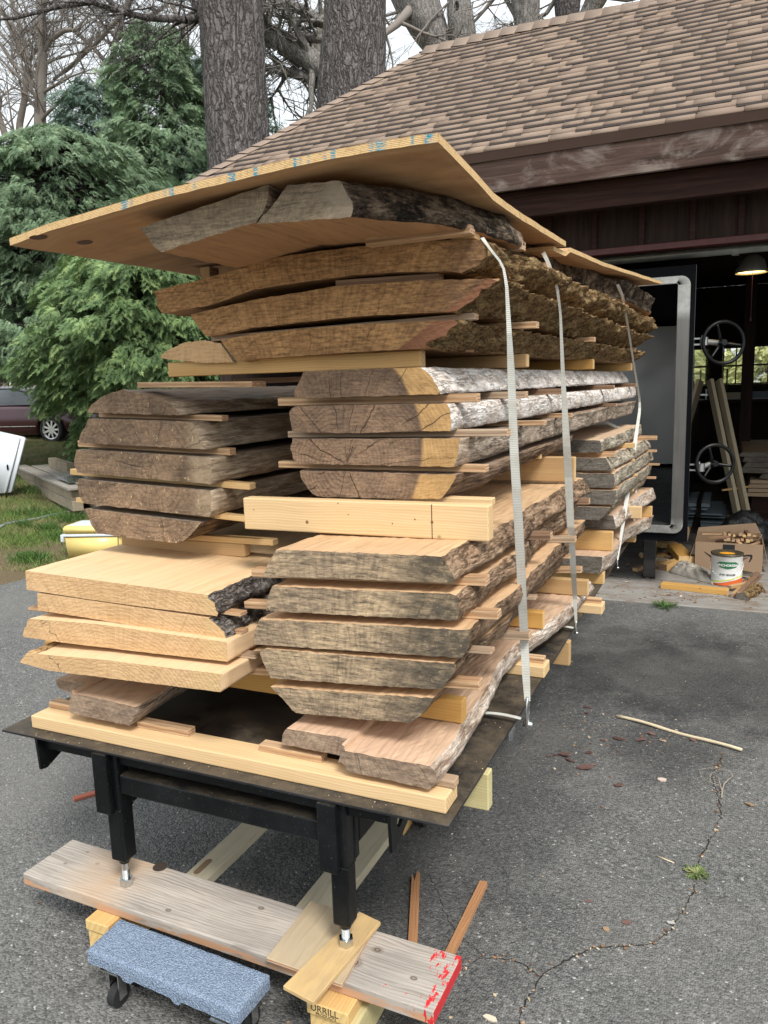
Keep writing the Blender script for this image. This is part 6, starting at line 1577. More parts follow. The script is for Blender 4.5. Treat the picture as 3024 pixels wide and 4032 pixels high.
# crumpled grey plastic bag / cloth
def crumple(name, label, cat, px_pts, Y0, hgt, mat, seed, n=34):
    A = [onZ(13, *q, FZ) for q in px_pts]; cx = sum(a.x for a in A) / 4; cy = sum(a.y for a in A) / 4
    V = []; F = []
    for i in range(n + 1):
        for j in range(n + 1):
            u, v = i / n, j / n; p = A[0] * (1 - u) * (1 - v) + A[1] * u * (1 - v) + A[2] * u * v + A[3] * (1 - u) * v
            e = min(1, 5 * min(u, 1 - u, v, 1 - v) + .0)
            z = FZ + .003 + hgt * (e ** .6) * (.45 + .55 * abs(fbm(u * 3.2, v * 3.2, seed, 4))) + .018 * e * abs(fbm(u * 11, v * 11, seed + 2, 3))
            V.append((p.x - cx + .012 * fbm(u * 4, v * 4, seed + 5, 2), p.y - cy + .012 * fbm(u * 4, v * 4, seed + 6, 2), z))
    for i in range(n):
        for j in range(n): a = i * (n + 1) + j; F.append((a, a + n + 1, a + n + 2, a + 1))
    o = link(name, mesh_from(V, F, name, True), mat, None, (cx, cy, 0)); tag(o, label, cat); return o
M['dirty_plastic'] = plain('dirty_plastic', (.30, .275, .24), .5, var=.45, vs=9)
crumple('crumpled_bag', 'crumpled dirty grey plastic bag on the concrete left of the can', 'bag', ((420, 960), (980, 1120), (900, 960), (520, 890)), 6.7, .10, M['dirty_plastic'], 3)
def blob(name, label, cat, c, r, mat, seed, sq=(1, 1, 1)):
    bm = bmesh.new(); bmesh.ops.create_icosphere(bm, subdivisions=4, radius=1)
    for v in bm.verts:
        n_ = v.co.normalized(); d = 1 + .28 * fbm(n_.x * 2.2, n_.y * 2.2, n_.z * 2.2 + seed, 4) + .05 * abs(fbm(n_.x * 9, n_.y * 9, n_.z * 9, 2))
        v.co = Vector((n_.x * r * d * sq[0], n_.y * r * d * sq[1], max(-r * .75, n_.z * r * d * sq[2])))
    o = link(name, bm_mesh(bm, True), mat, None, c); tag(o, label, cat); return o
kb = onY(13, 1390, 330, 7.9)
g = G('black_plastic', .28, spec=.5); g.col((.035, .035, .036)); g.bump(g.noise(g.pos, 22, 5, .7), .8, .02); M['black_plastic'] = g.m
blob('trash_bag', 'black rubbish bag behind the cardboard box', 'bag', (kb.x, 7.95, .22), .21, M['black_plastic'], 4, (1.05, .8, .9))
# two by four on the slab and other loose wood
p0, p1 = onZ(13, 315, 1165, FZ), onZ(13, 1150, 1255, FZ); dv = (p1 - p0).normalized(); nv_ = Vector((-dv.y, dv.x, 0))
bar('pine_offcut', p0 + nv_ * .05, p1 + nv_ * .05, .089, .04, [M['amber'], M['pine_end']], 'clean yellow two by four lying on the concrete in front of the can', 'board', None, .003, seg=2)
def px_bar(name, c, a, b, w, h, mats, label, cat, grp=None, z=FZ, z2=None, **k):
    A, B_ = onZ(c, *a, z), onZ(c, *b, z if z2 is None else z2); return bar(name, A, B_, w, h, mats, label, cat, grp, .0015, **k)
px_bar('thin_batten', 13, (70, 735), (760, 925), .035, .02, [M['prop'], M['pine_end']], 'long thin pale batten lying across the scraps towards the box', 'stick', 'loose wood round the box', z=.06, z2=.02)
A, B_ = onZ(13, 700, 740, .05), onZ(13, 640, 850, .05)
bar('wood_chunk', (A.x - .16, A.y + .16, FZ), (B_.x, B_.y, FZ), .13, .10, [M['amber'], M['pine_end']], 'thick amber offcut lying on the floor beside the cardboard box', 'offcut', 'loose wood round the box')
px_bar('wood_offcut', 13, (0, 950), (330, 845), .05, .03, [M['strip_red'], M['pine_end']], 'reddish stick lying on the concrete at the edge of the load', 'stick', 'loose wood round the box')
px_bar('wood_offcut', 13, (340, 940), (540, 880), .09, .06, [M['fir'], M['strip_dark']], 'short brown block just behind the plastic bag', 'offcut', 'loose wood round the box')
px_bar('wood_offcut', 13, (60, 770), (430, 760), .08, .03, [M['fir'], M['pine_end']], 'brown board lying in the shade under the kiln mouth', 'offcut', 'loose wood round the box')
px_bar('wood_offcut', 13, (420, 800), (560, 690), .05, .04, [M['strip_dark'], M['strip_end']], 'dark stick lying crosswise in the scraps under the kiln mouth', 'stick', 'loose wood round the box')
px_bar('wood_offcut', 13, (300, 650), (500, 640), .10, .05, [M['tan_beam'], M['pine_end']], 'tan offcut far back under the kiln mouth', 'offcut', 'loose wood round the box', z=.04)
rs = random.Random(17)
for k, (a, b, lab) in enumerate((((1225, 1265), (1480, 1030), 'brown stick lowest in the bundle right of the can'), ((1270, 1285), (1560, 1020), 'brown stick in the middle of the bundle right of the can'),
                       ((1180, 1165), (1380, 1125), 'short brown stick touching the can foot'), ((1300, 1240), (1530, 990), 'brown stick on top of the bundle right of the can'))):
    px_bar('wood_offcut', 13, a, b, .032, .026, [M['strip_dark' if k % 2 else 'tan_beam'], M['strip_end']], lab, 'stick', 'bundle of sticks right of the can', z=FZ + .012 * (k > 1) * k)
bs = onZ(13, 1330, 1305, FZ); be = onZ(13, 1610, 1130, FZ)
me, org = slab_mesh(0, .36, [(-.03, .045), (0, .06), (.03, .05)], [(-.05, 0), (0, 0), (.05, 0)], rough=((.02, 20), (.02, 20)), seed=5, ns=30, nv=6, nu=14)
o = link('bark_slab', me, [M['rear_end'], M['mossy_bark'], M['mossy_bark'], M['mossy_bark']], None, (bs.x, bs.y, FZ)); o.rotation_euler.z = -math.atan2(be.x - bs.x, be.y - bs.y); tag(o, 'knobbly strip of bark lying in front of the stick bundle', 'bark')
bm = bmesh.new(); add_cyl(bm, onZ(13, 1310, 960, .06), onZ(13, 1480, 990, .06), .022, .016, 16); add_cyl(bm, onZ(13, 1480, 990, .06), onZ(13, 1590, 1005, .06), .010, .006, 12); add_cyl(bm, onZ(13, 1375, 1075, .04), onZ(13, 1400, 1060, .04), .02, n=12)
o = link('spray_gun', bm_mesh(bm), M['zinc']); tag(o, 'shiny chrome spray nozzle lying behind the can', 'tool')
# grey insulation panels stacked beside the kiln
M['panel'] = plain('grey_panel', (.14, .175, .20), .6, var=.2)
for k, (x0, x1, y0, y1) in enumerate(((740, 930, 95, 150), (740, 905, 155, 195), (655, 1085, 215, 255), (655, 1120, 262, 292), (655, 1110, 315, 352), (655, 1150, 330, 380))):
    a, b = onY(13, x0, y0, 8.6), onY(13, x1, y1, 8.6)
    bm = bmesh.new(); add_box(bm, -.26 + .002, b.x, 8.6 + .03 * (k % 2), 9.5, min(b.z, a.z - .012) if k < 5 else b.z - .03, a.z - .004, .002)
    o = link('siding_board', bm_mesh(bm), M['panel']); tag(o, 'bluish grey board in the pile beside the kiln, %s' % ('topmost', 'second from the top', 'third from the top', 'fourth from the top', 'second from the bottom', 'lowest')[k], 'board', 'grey boards piled beside the kiln')
bm = bmesh.new(); add_box(bm, -.25, .12, 8.7, 9.4, FZ, .14, .004); tag(link('base_block', bm_mesh(bm), M['fir']), 'brown timber under the pile of grey panels', 'block')
# lumber stacked deeper in the garage on the right
rs = random.Random(4)
z = .60
tb = onY(14, 690, 2110, 9.0); 
for k, (x0, h, lab) in enumerate(((.30, .05, 'dark rough slab, lowest of the dark pile deep in the garage'), (.10, .055, 'dark rough slab, second from the bottom of the pile deep in the garage'), (.13, .05, 'dark rough slab in the middle of the pile deep in the garage'),
                              (.12, .05, 'dark rough slab, second from the top of the pile deep in the garage'), (.09, .045, 'brown slab on top of the pile deep in the garage'))):
    me, org = slab_mesh(9.0, 1.8, [(x0 + .03, h), (.5, h), (1.2, h)], [(x0, 0), (.5, 0), (1.2, 0)], rough=((.02, 8), (.01, 8)), seed=90 + k, ns=20, nv=4, nu=14)
    o = link('rough_slab', me, [M[q] for q in ('rear_end', 'tan_beam' if k == 4 else 'left_face', 'rear_bark', 'rear_bark')], None, (org.x, 9.0, z)); tag(o, lab, 'slab', 'slabs piled deep in the garage'); z += h + .006
M['tan_box'] = plain('tan_box', (.40, .29, .19), .85, var=.1)
for k, (x0, y0, z0, z1, lab) in enumerate(((.17, 8.9, .42, .60, 'pale tan cardboard sheets under the slabs deep in the garage'),)):
    bm = bmesh.new()
    for i in range(4): add_box(bm, x0 + .01 * i, 1.1, y0 + .02 * i, y0 + 1.2, z0 + i * .043, z0 + i * .043 + .038, .003)
    o = link('cardboard_sheets', bm_mesh(bm), M['tan_box']); tag(o, lab, 'cardboard')
bm = bmesh.new(); add_box(bm, .22, 1.15, 9.0, 10.6, FZ, .415, .004); tag(link('wood_stand', bm_mesh(bm), M['brown_wood']), 'dark wooden stand carrying the pile deep in the garage', 'stand')
px = onY(14, 490, 2080, 8.6), onY(14, 710, 2080, 8.6); bar('wood_batten', px[0], (px[1].x, 8.89, px[1].z), .02, .02, [M['fir'], M['pine_end']], 'thin brown batten poking left out of the tan cardboard sheets', 'stick')
# bench with clutter under the windows
bench = empty('workbench', (.4, 12.6, FZ), 'dark workbench under the garage windows', 'bench')
zb_ = onY(14, 600, 1355, 12.6).z
bm = bmesh.new(); add_box(bm, -.9, 1.3, 0, .6, zb_ - FZ - .05, zb_ - FZ, .004); link('bench_top', bm_mesh(bm), M['dark_wood'], bench)
for x in (-.8, 1.2):
    bm = bmesh.new(); add_box(bm, x - .04, x + .04, .1, .18, 0, zb_ - FZ - .05); link('leg', bm_mesh(bm), M['dark_wood'], bench)
for k, (a, b, m, lab) in enumerate((((480, 1360), (700, 1362), 'galv', 'long metal bar lying on the workbench'), ((520, 1300), (700, 1296), 'prop', 'pale wood strip lying on the workbench at the left window'),
                            ((720, 1340), (853, 1345), 'galv', 'metal bar on the workbench below the right window'), ((720, 1290), (853, 1285), 'panel', 'green-grey strip on the workbench below the right window'))):
    A, B_ = onY(14, *a, 12.7 + .08 * k), onY(14, *b, 12.7 + .08 * k); zz = zb_ + .001 if k in (0, 2) else A.z
    bar('bench_strip', (A.x, 12.7 + .08 * k, zb_ + .001), (B_.x, 12.7 + .08 * k, zb_ + .001), .03, max(.015, (A.z - zb_) if k in (1, 3) else .015), [M[m], M[m]], lab, 'strip')
A = onY(14, 530, 1110, 12.7)
bm = bmesh.new(); add_box(bm, -.012, .012, -.01, .01, 0, A.z - zb_, .002); add_box(bm, -.04, .03, -.012, .012, 0, .02); o = link('bar_clamp', bm_mesh(bm), M['black'], None, (A.x, 13.1, zb_ + .0005)); tag(o, 'dark bar clamp standing up in front of the left window', 'clamp')
bm = bmesh.new(); add_cyl(bm, (0, 0, 0), (0, 0, .16), .012, n=10); add_box(bm, -.02, .09, -.012, .012, .06, .085)
o = link('hand_clamp', bm_mesh(bm), M['zinc'], None, (onY(14, 470, 1260, 12.8).x, 12.95, zb_ + .0005)); tag(o, 'shiny small clamp on the workbench left of the window', 'clamp')
# ================================================================ trees
M['pine_bark'] = None
def trunk_bark(name, c1, c2, c3, ridge=1., scale=1.):
    g = G(name, .95, spec=.1); p = g.pos
    d = g.n('VectorMath', {0: g.map(p, (6.5 * scale, 6.5 * scale, .9 * scale)), 1: g.n('VectorMath', {0: g.n('TexNoise', {'Vector': g.map(p, (1, 1, .5)), 'Scale': 6., 'Detail': 6.}).outputs['Color'], 'Scale': 1.7}, operation='SCALE').outputs[0]}, operation='ADD').outputs[0]
    e = g.vor(d, 2.2, 'DISTANCE_TO_EDGE'); n1 = g.noise(g.map(p, (1, 1, .35)), 16 * scale, 7, .7)
    base = g.ramp(n1, [(.32, c1), (.5, c2), (.68, c3)])
    base = g.mix(g.mul(g.rng(e, .13, .0), .75), base, tuple(x * .45 for x in c1))
    base = g.mix(g.mul(g.rng(g.noise(g.map(p, (1, 1, .3)), 30, 3, .6), .66, .7), .6), base, (.40, .36, .33))
    g.col(base); g.bump(g.add(g.mul(g.rng(e, 0, .25), .9), g.mul(n1, 1.3)), ridge, .04); return g.m
M['pine_bark'] = trunk_bark('pine_bark', (.085, .076, .074), (.165, .148, .144), (.26, .24, .232))
M['grey_bark'] = trunk_bark('grey_bark', (.13, .12, .11), (.215, .20, .185), (.31, .29, .27), .4, .8)
M['twig'] = plain('twig_bark', (.14, .12, .11), .9, var=.3, vs=2)
M['twig_pale'] = plain('twig_pale', (.19, .165, .145), .9, var=.3, vs=2)
def bark_trunk(bm, pts, rads, n=40, rough_=.05, seed=0):
    """tapering trunk with ridged surface"""
    P = [Vector(p) for p in pts]; d = [0]
    for a, b in zip(P, P[1:]): d.append(d[-1] + (b - a).length)
    K = max(8, int(d[-1] / .12)); rings = []
    for k in range(K + 1):
        s = d[-1] * k / K; c = Vector([float(np.interp(s, d, [q[i] for q in P])) for i in range(3)]); r = float(np.interp(s, d, rads))
        s2 = min(d[-1], s + .2); t = (Vector([float(np.interp(s2, d, [q[i] for q in P])) for i in range(3)]) - c)
        if t.length < 1e-4: t = (P[-1] - P[-2])
        t.normalize(); a = t.cross(Vector((0, 1, 0))).normalized(); b = a.cross(t)
        ring = []
        for j in range(n):
            q = 2 * math.pi * j / n; x, y = math.cos(q), math.sin(q)
            rr = r * (1 + rough_ * fbm(x * 3.2, y * 3.2, s * .55 + seed, 4) + rough_ * .8 * abs(fbm(x * 8, y * 8, s * 1.6 + seed, 3)))
            ring.append(bm.verts.new(c + a * x * rr + b * y * rr))
        rings.append(ring)
    for a, b in zip(rings, rings[1:]):
        for j in range(n): bm.faces.new((a[j], a[(j + 1) % n], b[(j + 1) % n], b[j]))
class Twigs:
    """bare branching wood as thin tapering prisms"""
    def __init__(s, seed): s.V = []; s.F = []; s.r = random.Random(seed)
    def seg(s, a, b, ra, rb, n):
        t = (b - a).normalized(); u = t.cross(Vector((0, 0, 1))); 
        if u.length < .01: u = Vector((1, 0, 0))
        u.normalize(); w_ = t.cross(u); k = len(s.V)
        for c, r in ((a, ra), (b, rb)):
            for j in range(n): q = 2 * math.pi * j / n; s.V.append(tuple(c + u * math.cos(q) * r + w_ * math.sin(q) * r))
        for j in range(n): s.F.append((k + j, k + (j + 1) % n, k + n + (j + 1) % n, k + n + j))
    def grow(s, p, d, L, r, lev, up=.12, wig=.28, kids=(4, 7), minr=.0022):
        n = 6 if r > .03 else 4 if r > .012 else 3
        steps = max(3, int(L / (.30 if lev > 1 else .2))); q = p.copy(); dd = d.copy(); pts = [q.copy()]
        for i in range(steps):
            dd = (dd + Vector((s.r.gauss(0, wig), s.r.gauss(0, wig), s.r.gauss(0, wig) + up)) * .33).normalized()
            q2 = q + dd * (L / steps); ra = max(minr, r * (1 - .75 * i / steps)); rb = max(minr, r * (1 - .75 * (i + 1) / steps))
            s.seg(q, q2, ra, rb, n); q = q2; pts.append(q.copy())
        if lev <= 0: return
        for i in range(s.r.randint(*kids)):
            k = s.r.randint(max(1, steps // 4), steps); b = pts[k]
            ax = Vector((s.r.gauss(0, 1), s.r.gauss(0, 1), s.r.gauss(0, .6))).normalized(); nd = (dd * .75 + ax * .75).normalized()
            s.grow(b, nd, L * s.r.uniform(.42, .7), r * s.r.uniform(.35, .55), lev - 1, up, wig, kids, minr)
    def build(s, name, mat, parent, loc):
        V = np.array(s.V) - np.array(loc); return link(name, fast_mesh(V, np.array(s.F)), mat, parent)
def tree_root(label, loc, cat='tree', group=None, name='bare_tree'): return empty(name, loc, label, cat, group)
def big_trunk(name, label, foot, pts, rads, mat, group=None, branches=(), seed=1, twigmat='twig', roughn=.05, lev=3, bmat=None):
    root = tree_root(label, foot, 'tree', group, name)
    bm = bmesh.new(); bark_trunk(bm, [Vector(p) - Vector(foot) for p in pts], rads, seed=seed, rough_=roughn); link('trunk', bm_mesh(bm, True), mat, root)
    if branches:
        T = Twigs(seed)
        for (pth, r, L2) in branches:
            pth = [Vector(q) for q in pth]
            for i in range(len(pth) - 1):
                ra = r * (1 - .6 * i / (len(pth) - 1)); rb = r * (1 - .6 * (i + 1) / (len(pth) - 1)); T.seg(pth[i], pth[i + 1], ra, rb, 8)
                k = 3 if L2 else 0
                for _ in range(k):
                    b = pth[i].lerp(pth[i + 1], T.r.random()); dv = (pth[i + 1] - pth[i]).normalized()
                    ax = Vector((T.r.gauss(0, 1), T.r.gauss(0, 1), T.r.gauss(0, 1))).normalized()
                    T.grow(b, (dv * .5 + ax).normalized(), L2 * T.r.uniform(.6, 1.2), ra * .35, lev - 1, .05)
            T.grow(pth[-1], (pth[-1] - pth[-2]).normalized(), L2 or 1, r * .4, lev)
        T.build('branches', M[bmat or twigmat], root, foot)
    return root
def tpx(c, x, y, Y): return onY(c, x, y, Y)
GT = 'trees behind the garage and lawn'
# two thick pines left of the garage
Y1 = 10.2; xl, xr_ = tpx(1, 878, 0, Y1).x, tpx(1, 1112, 0, Y1).x; xb, xc = tpx(1, 930, 740, Y1).x, tpx(1, 1145, 740, Y1).x
zt1 = tpx(1, 1000, 0, Y1).z; zb1_ = tpx(1, 1000, 740, Y1).z; c1x, c2x = (xl + xr_) / 2, (xb + xc) / 2
slp = (c1x - c2x) / (zt1 - zb1_)
br = [([tpx(1, 890, 75, Y1), tpx(1, 800, 85, Y1 - .3), tpx(1, 640, 78, Y1 - .6), tpx(1, 540, 55, Y1 - .8), tpx(1, 400, 10, Y1 - 1.), tpx(1, 250, 30, Y1 - 1.2), tpx(1, 60, 80, Y1 - 1.5)], .060, .9),
      ([tpx(1, 870, 60, Y1), tpx(1, 840, 20, Y1), tpx(1, 800, -60, Y1)], .07, .8),
      ([tpx(1, 540, 60, Y1 - .8), tpx(1, 480, 10, Y1 - .8), tpx(1, 400, -60, Y1 - .8)], .05, .8)]
big_trunk('pine_tree', 'nearest thick dark pine trunk, left of the roof', (c2x - slp * 3.3, Y1, .1), [(c2x - slp * (zb1_ - .0) , Y1, -.1), (c2x, Y1, zb1_), (c1x, Y1, zt1), (c1x + slp * 3, Y1, zt1 + 3)], [(xc - xb) / 2 * 1.12, (xc - xb) / 2, (xr_ - xl) / 2, (xr_ - xl) / 2 * .95], M['pine_bark'], 'thick pines beside the garage', br, 3, bmat='pine_bark')
Y2 = 12.3; a, b = tpx(1, 1428, 0, Y2), tpx(1, 1659, 0, Y2); c_, d_ = tpx(1, 1385, 480, Y2), tpx(1, 1650, 480, Y2)
zt2_, zb2_ = a.z, c_.z; ca, cb = (a.x + b.x) / 2, (c_.x + d_.x) / 2; slp = (ca - cb) / (zt2_ - zb2_)
br = []
big_trunk('pine_tree', 'second thick dark pine trunk, rising right beside the roof edge', (cb - slp * (zb2_), Y2, .1), [(cb - slp * zb2_, Y2, -.1), (cb, Y2, zb2_), (ca, Y2, zt2_), (ca + slp * 2.5, Y2, zt2_ + 2.5)], [(d_.x - c_.x) / 2 * 1.1, (d_.x - c_.x) / 2, (b.x - a.x) / 2, (b.x - a.x) / 2 * .95], M['pine_bark'], 'thick pines beside the garage', br, 4)
# heavy grey branch tree between the two trunks
Y3 = 15.
big_trunk('bare_tree', 'grey tree between the two pine trunks, thick limb slanting up to the left', tuple(tpx(1, 1500, 900, Y3)[:2]) + (.1,), [tuple(tpx(1, 1500, 900, Y3)[:2]) + (0.,), tpx(1, 1480, 400, Y3), tpx(1, 1440, 300, Y3)], [.42, .36, .30], M['grey_bark'], GT,
    [([tpx(1, 1440, 330, Y3), tpx(1, 1330, 250, Y3), tpx(1, 1210, 190, Y3 - .3), tpx(1, 1130, 100, Y3 - .6), tpx(1, 1020, 20, Y3 - 1)], .27, 1.3),
     ([tpx(1, 1420, 370, Y3), tpx(1, 1330, 335, Y3), tpx(1, 1240, 310, Y3), tpx(1, 1130, 290, Y3), tpx(1, 1000, 330, Y3)], .13, 1.1),
     ([tpx(1, 1480, 170, Y3), tpx(1, 1300, 165, Y3), tpx(1, 1130, 150, Y3), tpx(1, 1000, 110, Y3)], .10, 1.1),
     ([tpx(1, 1480, 110, Y3), tpx(1, 1380, 90, Y3), tpx(1, 1300, 40, Y3), tpx(1, 1200, 10, Y3), tpx(1, 1120, 40, Y3), tpx(1, 1000, -30, Y3)], .14, 1.2)], 5, 'twig', .03, 3, 'grey_bark')
# trees behind the ridge
Yb = 22
def tree_px(label, L, R, group=GT, seed=1, name='bare_tree', mat='grey_bark', branches=()):
    pl, pr = [tpx(*q, Yb) for q in L], [tpx(*q, Yb) for q in R]
    cs_ = [(p + q) / 2 for p, q in zip(pl, pr)]; rs_ = [(q.x - p.x) / 2 for p, q in zip(pl, pr)]
    top = cs_[0]; bot = cs_[-1]; d = (top - bot) / max(.1, (top.z - bot.z))
    foot = bot - d * bot.z * .6; foot.z = 0
    pts = [foot, bot] + cs_[:-1][::-1] + [top + d * 2.5]; rads = [rs_[-1] * 1.15, rs_[-1]] + rs_[:-1][::-1] + [rs_[0] * .9]
    return big_trunk(name, label, tuple(foot), pts, rads, M[mat], group, branches, seed, 'twig_pale', .04)
tree_px('grey trunk leaning left behind the left end of the roof ridge', [(2, 50, 0), (2, 110, 110), (2, 195, 240)], [(2, 228, 0), (2, 262, 95), (2, 300, 200)], seed=7, branches=[([tpx(2, 150, 0, Yb), tpx(2, 60, 100, Yb - 1), tpx(2, -30, 170, Yb - 2)], .16, 1.6)])
tree_px('grey trunk with a woodpecker hole, behind the left of the roof ridge', [(2, 276, 0), (2, 278, 90), (2, 290, 200)], [(2, 372, 0), (2, 388, 90), (2, 398, 185)], seed=8, branches=[([tpx(2, 330, -40, Yb), tpx(2, 480, -100, Yb), tpx(2, 560, 60, Yb)], .12, 1.8)])
bm = bmesh.new(); hq = tpx(2, 315, 25, Yb - .58); lathe(bm, [(0, 0), (.085, 0), (.10, .01), (.06, .02)], 16, Matrix.Translation(hq) @ Matrix.Rotation(math.pi / 2, 4, 'X') @ Matrix.Diagonal((.7, 1.3, 1, 1)))
ob = link('woodpecker_hole', bm_mesh(bm), plain('hole_dark', (.02, .017, .015), .9), [o for o in sc.objects if o.get('label', '').startswith('grey trunk with a wood')][0]); ob.matrix_parent_inverse = Matrix.Translation(-ob.parent.location)
tree_px('straight pale grey trunk behind the middle of the roof ridge', [(2, 550, 0), (2, 560, 70), (2, 568, 145)], [(2, 672, 0), (2, 670, 70), (2, 665, 130)], seed=9, branches=[([tpx(2, 600, -60, Yb), tpx(2, 500, -40, Yb), tpx(2, 420, 60, Yb)], .10, 1.6)])
tree_px('dark trunk behind the roof ridge, left of its pale neighbour leaning right', [(2, 735, 0), (2, 740, 60), (2, 745, 110)], [(2, 850, 0), (2, 845, 50), (2, 832, 98)], seed=10, mat='pine_bark', branches=[([tpx(2, 780, -60, Yb), tpx(2, 700, 60, Yb), tpx(2, 620, 90, Yb)], .08, 1.2)])
tree_px('pale grey trunk leaning right behind the roof ridge', [(2, 870, 0), (2, 850, 50), (2, 830, 96)], [(2, 958, 0), (2, 920, 50), (2, 895, 88)], seed=12, branches=[([tpx(2, 930, -20, Yb), tpx(2, 1050, 0, Yb), tpx(2, 1200, -30, Yb)], .08, 1.6)])
# slender bare trees at the far left
def slender(label, px, seed, Y, path, r, branches, group='slender bare trees over the evergreens', tw='twig_pale'):
    pts = [tpx(20, *q, Y) for q in path]; foot = pts[0].copy(); foot.z = lawn_h(foot.x, foot.y)
    root = tree_root(label, tuple(foot), 'tree', group); T = Twigs(seed)
    allp = [foot] + pts
    for i in range(len(allp) - 1):
        ra, rb = r * (1 - .7 * i / len(allp)), r * (1 - .7 * (i + 1) / len(allp)); T.seg(allp[i], allp[i + 1], ra, rb, 8)
        if i:
            for _ in range(3): T.grow(allp[i].lerp(allp[i + 1], T.r.random()), Vector((T.r.gauss(0, 1), T.r.gauss(0, .6), .8)).normalized(), T.r.uniform(1.0, 2.0), ra * .35, 2, .15)
    for pth, rr in branches:
        q = [tpx(20, *w_, Y) for w_ in pth]
        for i in range(len(q) - 1):
            T.seg(q[i], q[i + 1], rr * (1 - .5 * i / len(q)), rr * (1 - .5 * (i + 1) / len(q)), 6)
            for _ in range(4): T.grow(q[i].lerp(q[i + 1], T.r.random()), Vector((T.r.gauss(0, 1), T.r.gauss(0, .6), .6)).normalized(), T.r.uniform(.8, 1.6), rr * .3, 2, .1)
    T.build('branches', M[tw], root, foot); return root
slender('slender pale bare tree forking over the evergreen at the left', 0, 31, 15., [(262, 1000), (262, 700), (275, 450), (280, 330), (268, 120), (250, -60)], .17,
    [([(280, 340), (330, 260), (420, 200), (520, 190)], .07), ([(262, 560), (190, 420), (120, 300), (60, 180), (10, 60)], .06), ([(270, 620), (200, 520), (100, 430), (0, 280)], .06)])
slender('thin bare tree with a wavy stem at the far left', 0, 32, 17., [(120, 950), (130, 800), (160, 650), (175, 480), (180, 380), (150, 250), (110, 100), (60, -40)], .11, [([(180, 400), (260, 300), (330, 220)], .05), ([(40, 900), (0, 780), (-40, 650)], .1)])
slender('bare tree arching behind the evergreens in the middle left', 0, 33, 16., [(1250, 1100), (1260, 850), (1230, 600), (1215, 350), (1180, 150), (1110, 0)], .13,
    [([(1240, 800), (1130, 700), (1020, 620)], .05), ([(1220, 320), (1100, 270), (900, 280), (780, 210)], .06), ([(810, 80), (650, 260), (500, 400), (350, 520)], .06), ([(1250, 830), (1380, 730)], .05)])
slender('bare tree filling the sky left of the nearest pine', 0, 34, 19., [(700, 1100), (690, 800), (720, 500), (760, 250), (800, 90), (880, -40)], .15,
    [([(800, 90), (640, 40), (560, 0)], .08), ([(730, 450), (600, 300), (480, 200), (400, 60)], .07), ([(760, 260), (900, 150), (1050, 60), (1150, -40)], .07)], tw='twig')
slender('bare tree behind the gap between the pine trunks', 0, 35, 20., [(2120, 900), (2130, 700), (2100, 500), (2080, 300), (2120, 100), (2150, -60)], .14,
    [([(2120, 560), (2180, 480), (2290, 420)], .06), ([(2090, 330), (1990, 200), (1900, 80)], .07), ([(2150, 640), (2260, 560), (2300, 520)], .05)])

# ---------------------------------------------------------------- evergreens with drooping flat sprays
def foliage_mat(name, c1, c2, c3):
    g = G(name, .65, spec=.25); r = g.n('NewGeometry').outputs['Random Per Island']
    cl = g.add(g.mul(g.rng(g.noise(g.pos, 5.5, 3, .6), .36, .66), .75), g.mul(r, .25)); base = g.ramp(cl, [(.1, c1), (.5, c2), (.9, c3)])
    base = g.mix(g.mul(g.rng(g.noise(g.pos, 1.2, 4, .6), .42, .6), .5), base, tuple(x * .7 for x in c2))
    g.col(base); g.b.inputs['Subsurface Weight'].default_value = 0
    tr = g.n('BsdfTranslucent', {0: g.mix(.5, base, (.10, .16, .03))}); ms = g.n('MixShader', {0: .22, 1: g.b.outputs[0], 2: tr.outputs[0]})
    out = [n for n in g.nt.nodes if n.type == 'OUTPUT_MATERIAL'][0]; g.nt.links.new(ms.outputs[0], out.inputs[0]); return g.m
M['cedar'] = foliage_mat('cedar_blue_green', (.11, .18, .105), (.20, .29, .17), (.32, .42, .25))
M['cedar_bright'] = foliage_mat('cedar_bright', (.08, .13, .06), (.155, .245, .10), (.34, .45, .18))
M['cedar_dark'] = foliage_mat('cedar_dark', (.08, .13, .105), (.15, .22, .175), (.22, .31, .235))
def spray_template(rng, n=11):
    """one drooping frond in a flat plane: leaflets as slim quads either side of a rib"""
    Q = []
    L = 1.
    for k in range(n):
        t = (k + .5) / n; w_ = .42 * (1 - t) ** .7 + .06; base = np.array([t * L, 0, -.28 * t * t])
        for s_ in (-1, 1):
            d = np.array([.55, s_ * .85, -.22]); d /= np.linalg.norm(d); ln = w_ * (1 + .2 * rng.standard_normal())
            tip = base + d * ln; hw = .030
            sd = np.array([d[1], -d[0], 0]) * hw
            Q.append([base - sd * .6, base + (tip - base) * .5 - sd * 1.3, tip, base + (tip - base) * .5 + sd * 1.3])
    Q.append([np.array([.7, -.05, -.14]), np.array([.85, -.04, -.2]), np.array([1.12, 0, -.36]), np.array([.85, .04, -.2])])
    return np.array(Q)                      # (m,4,3)
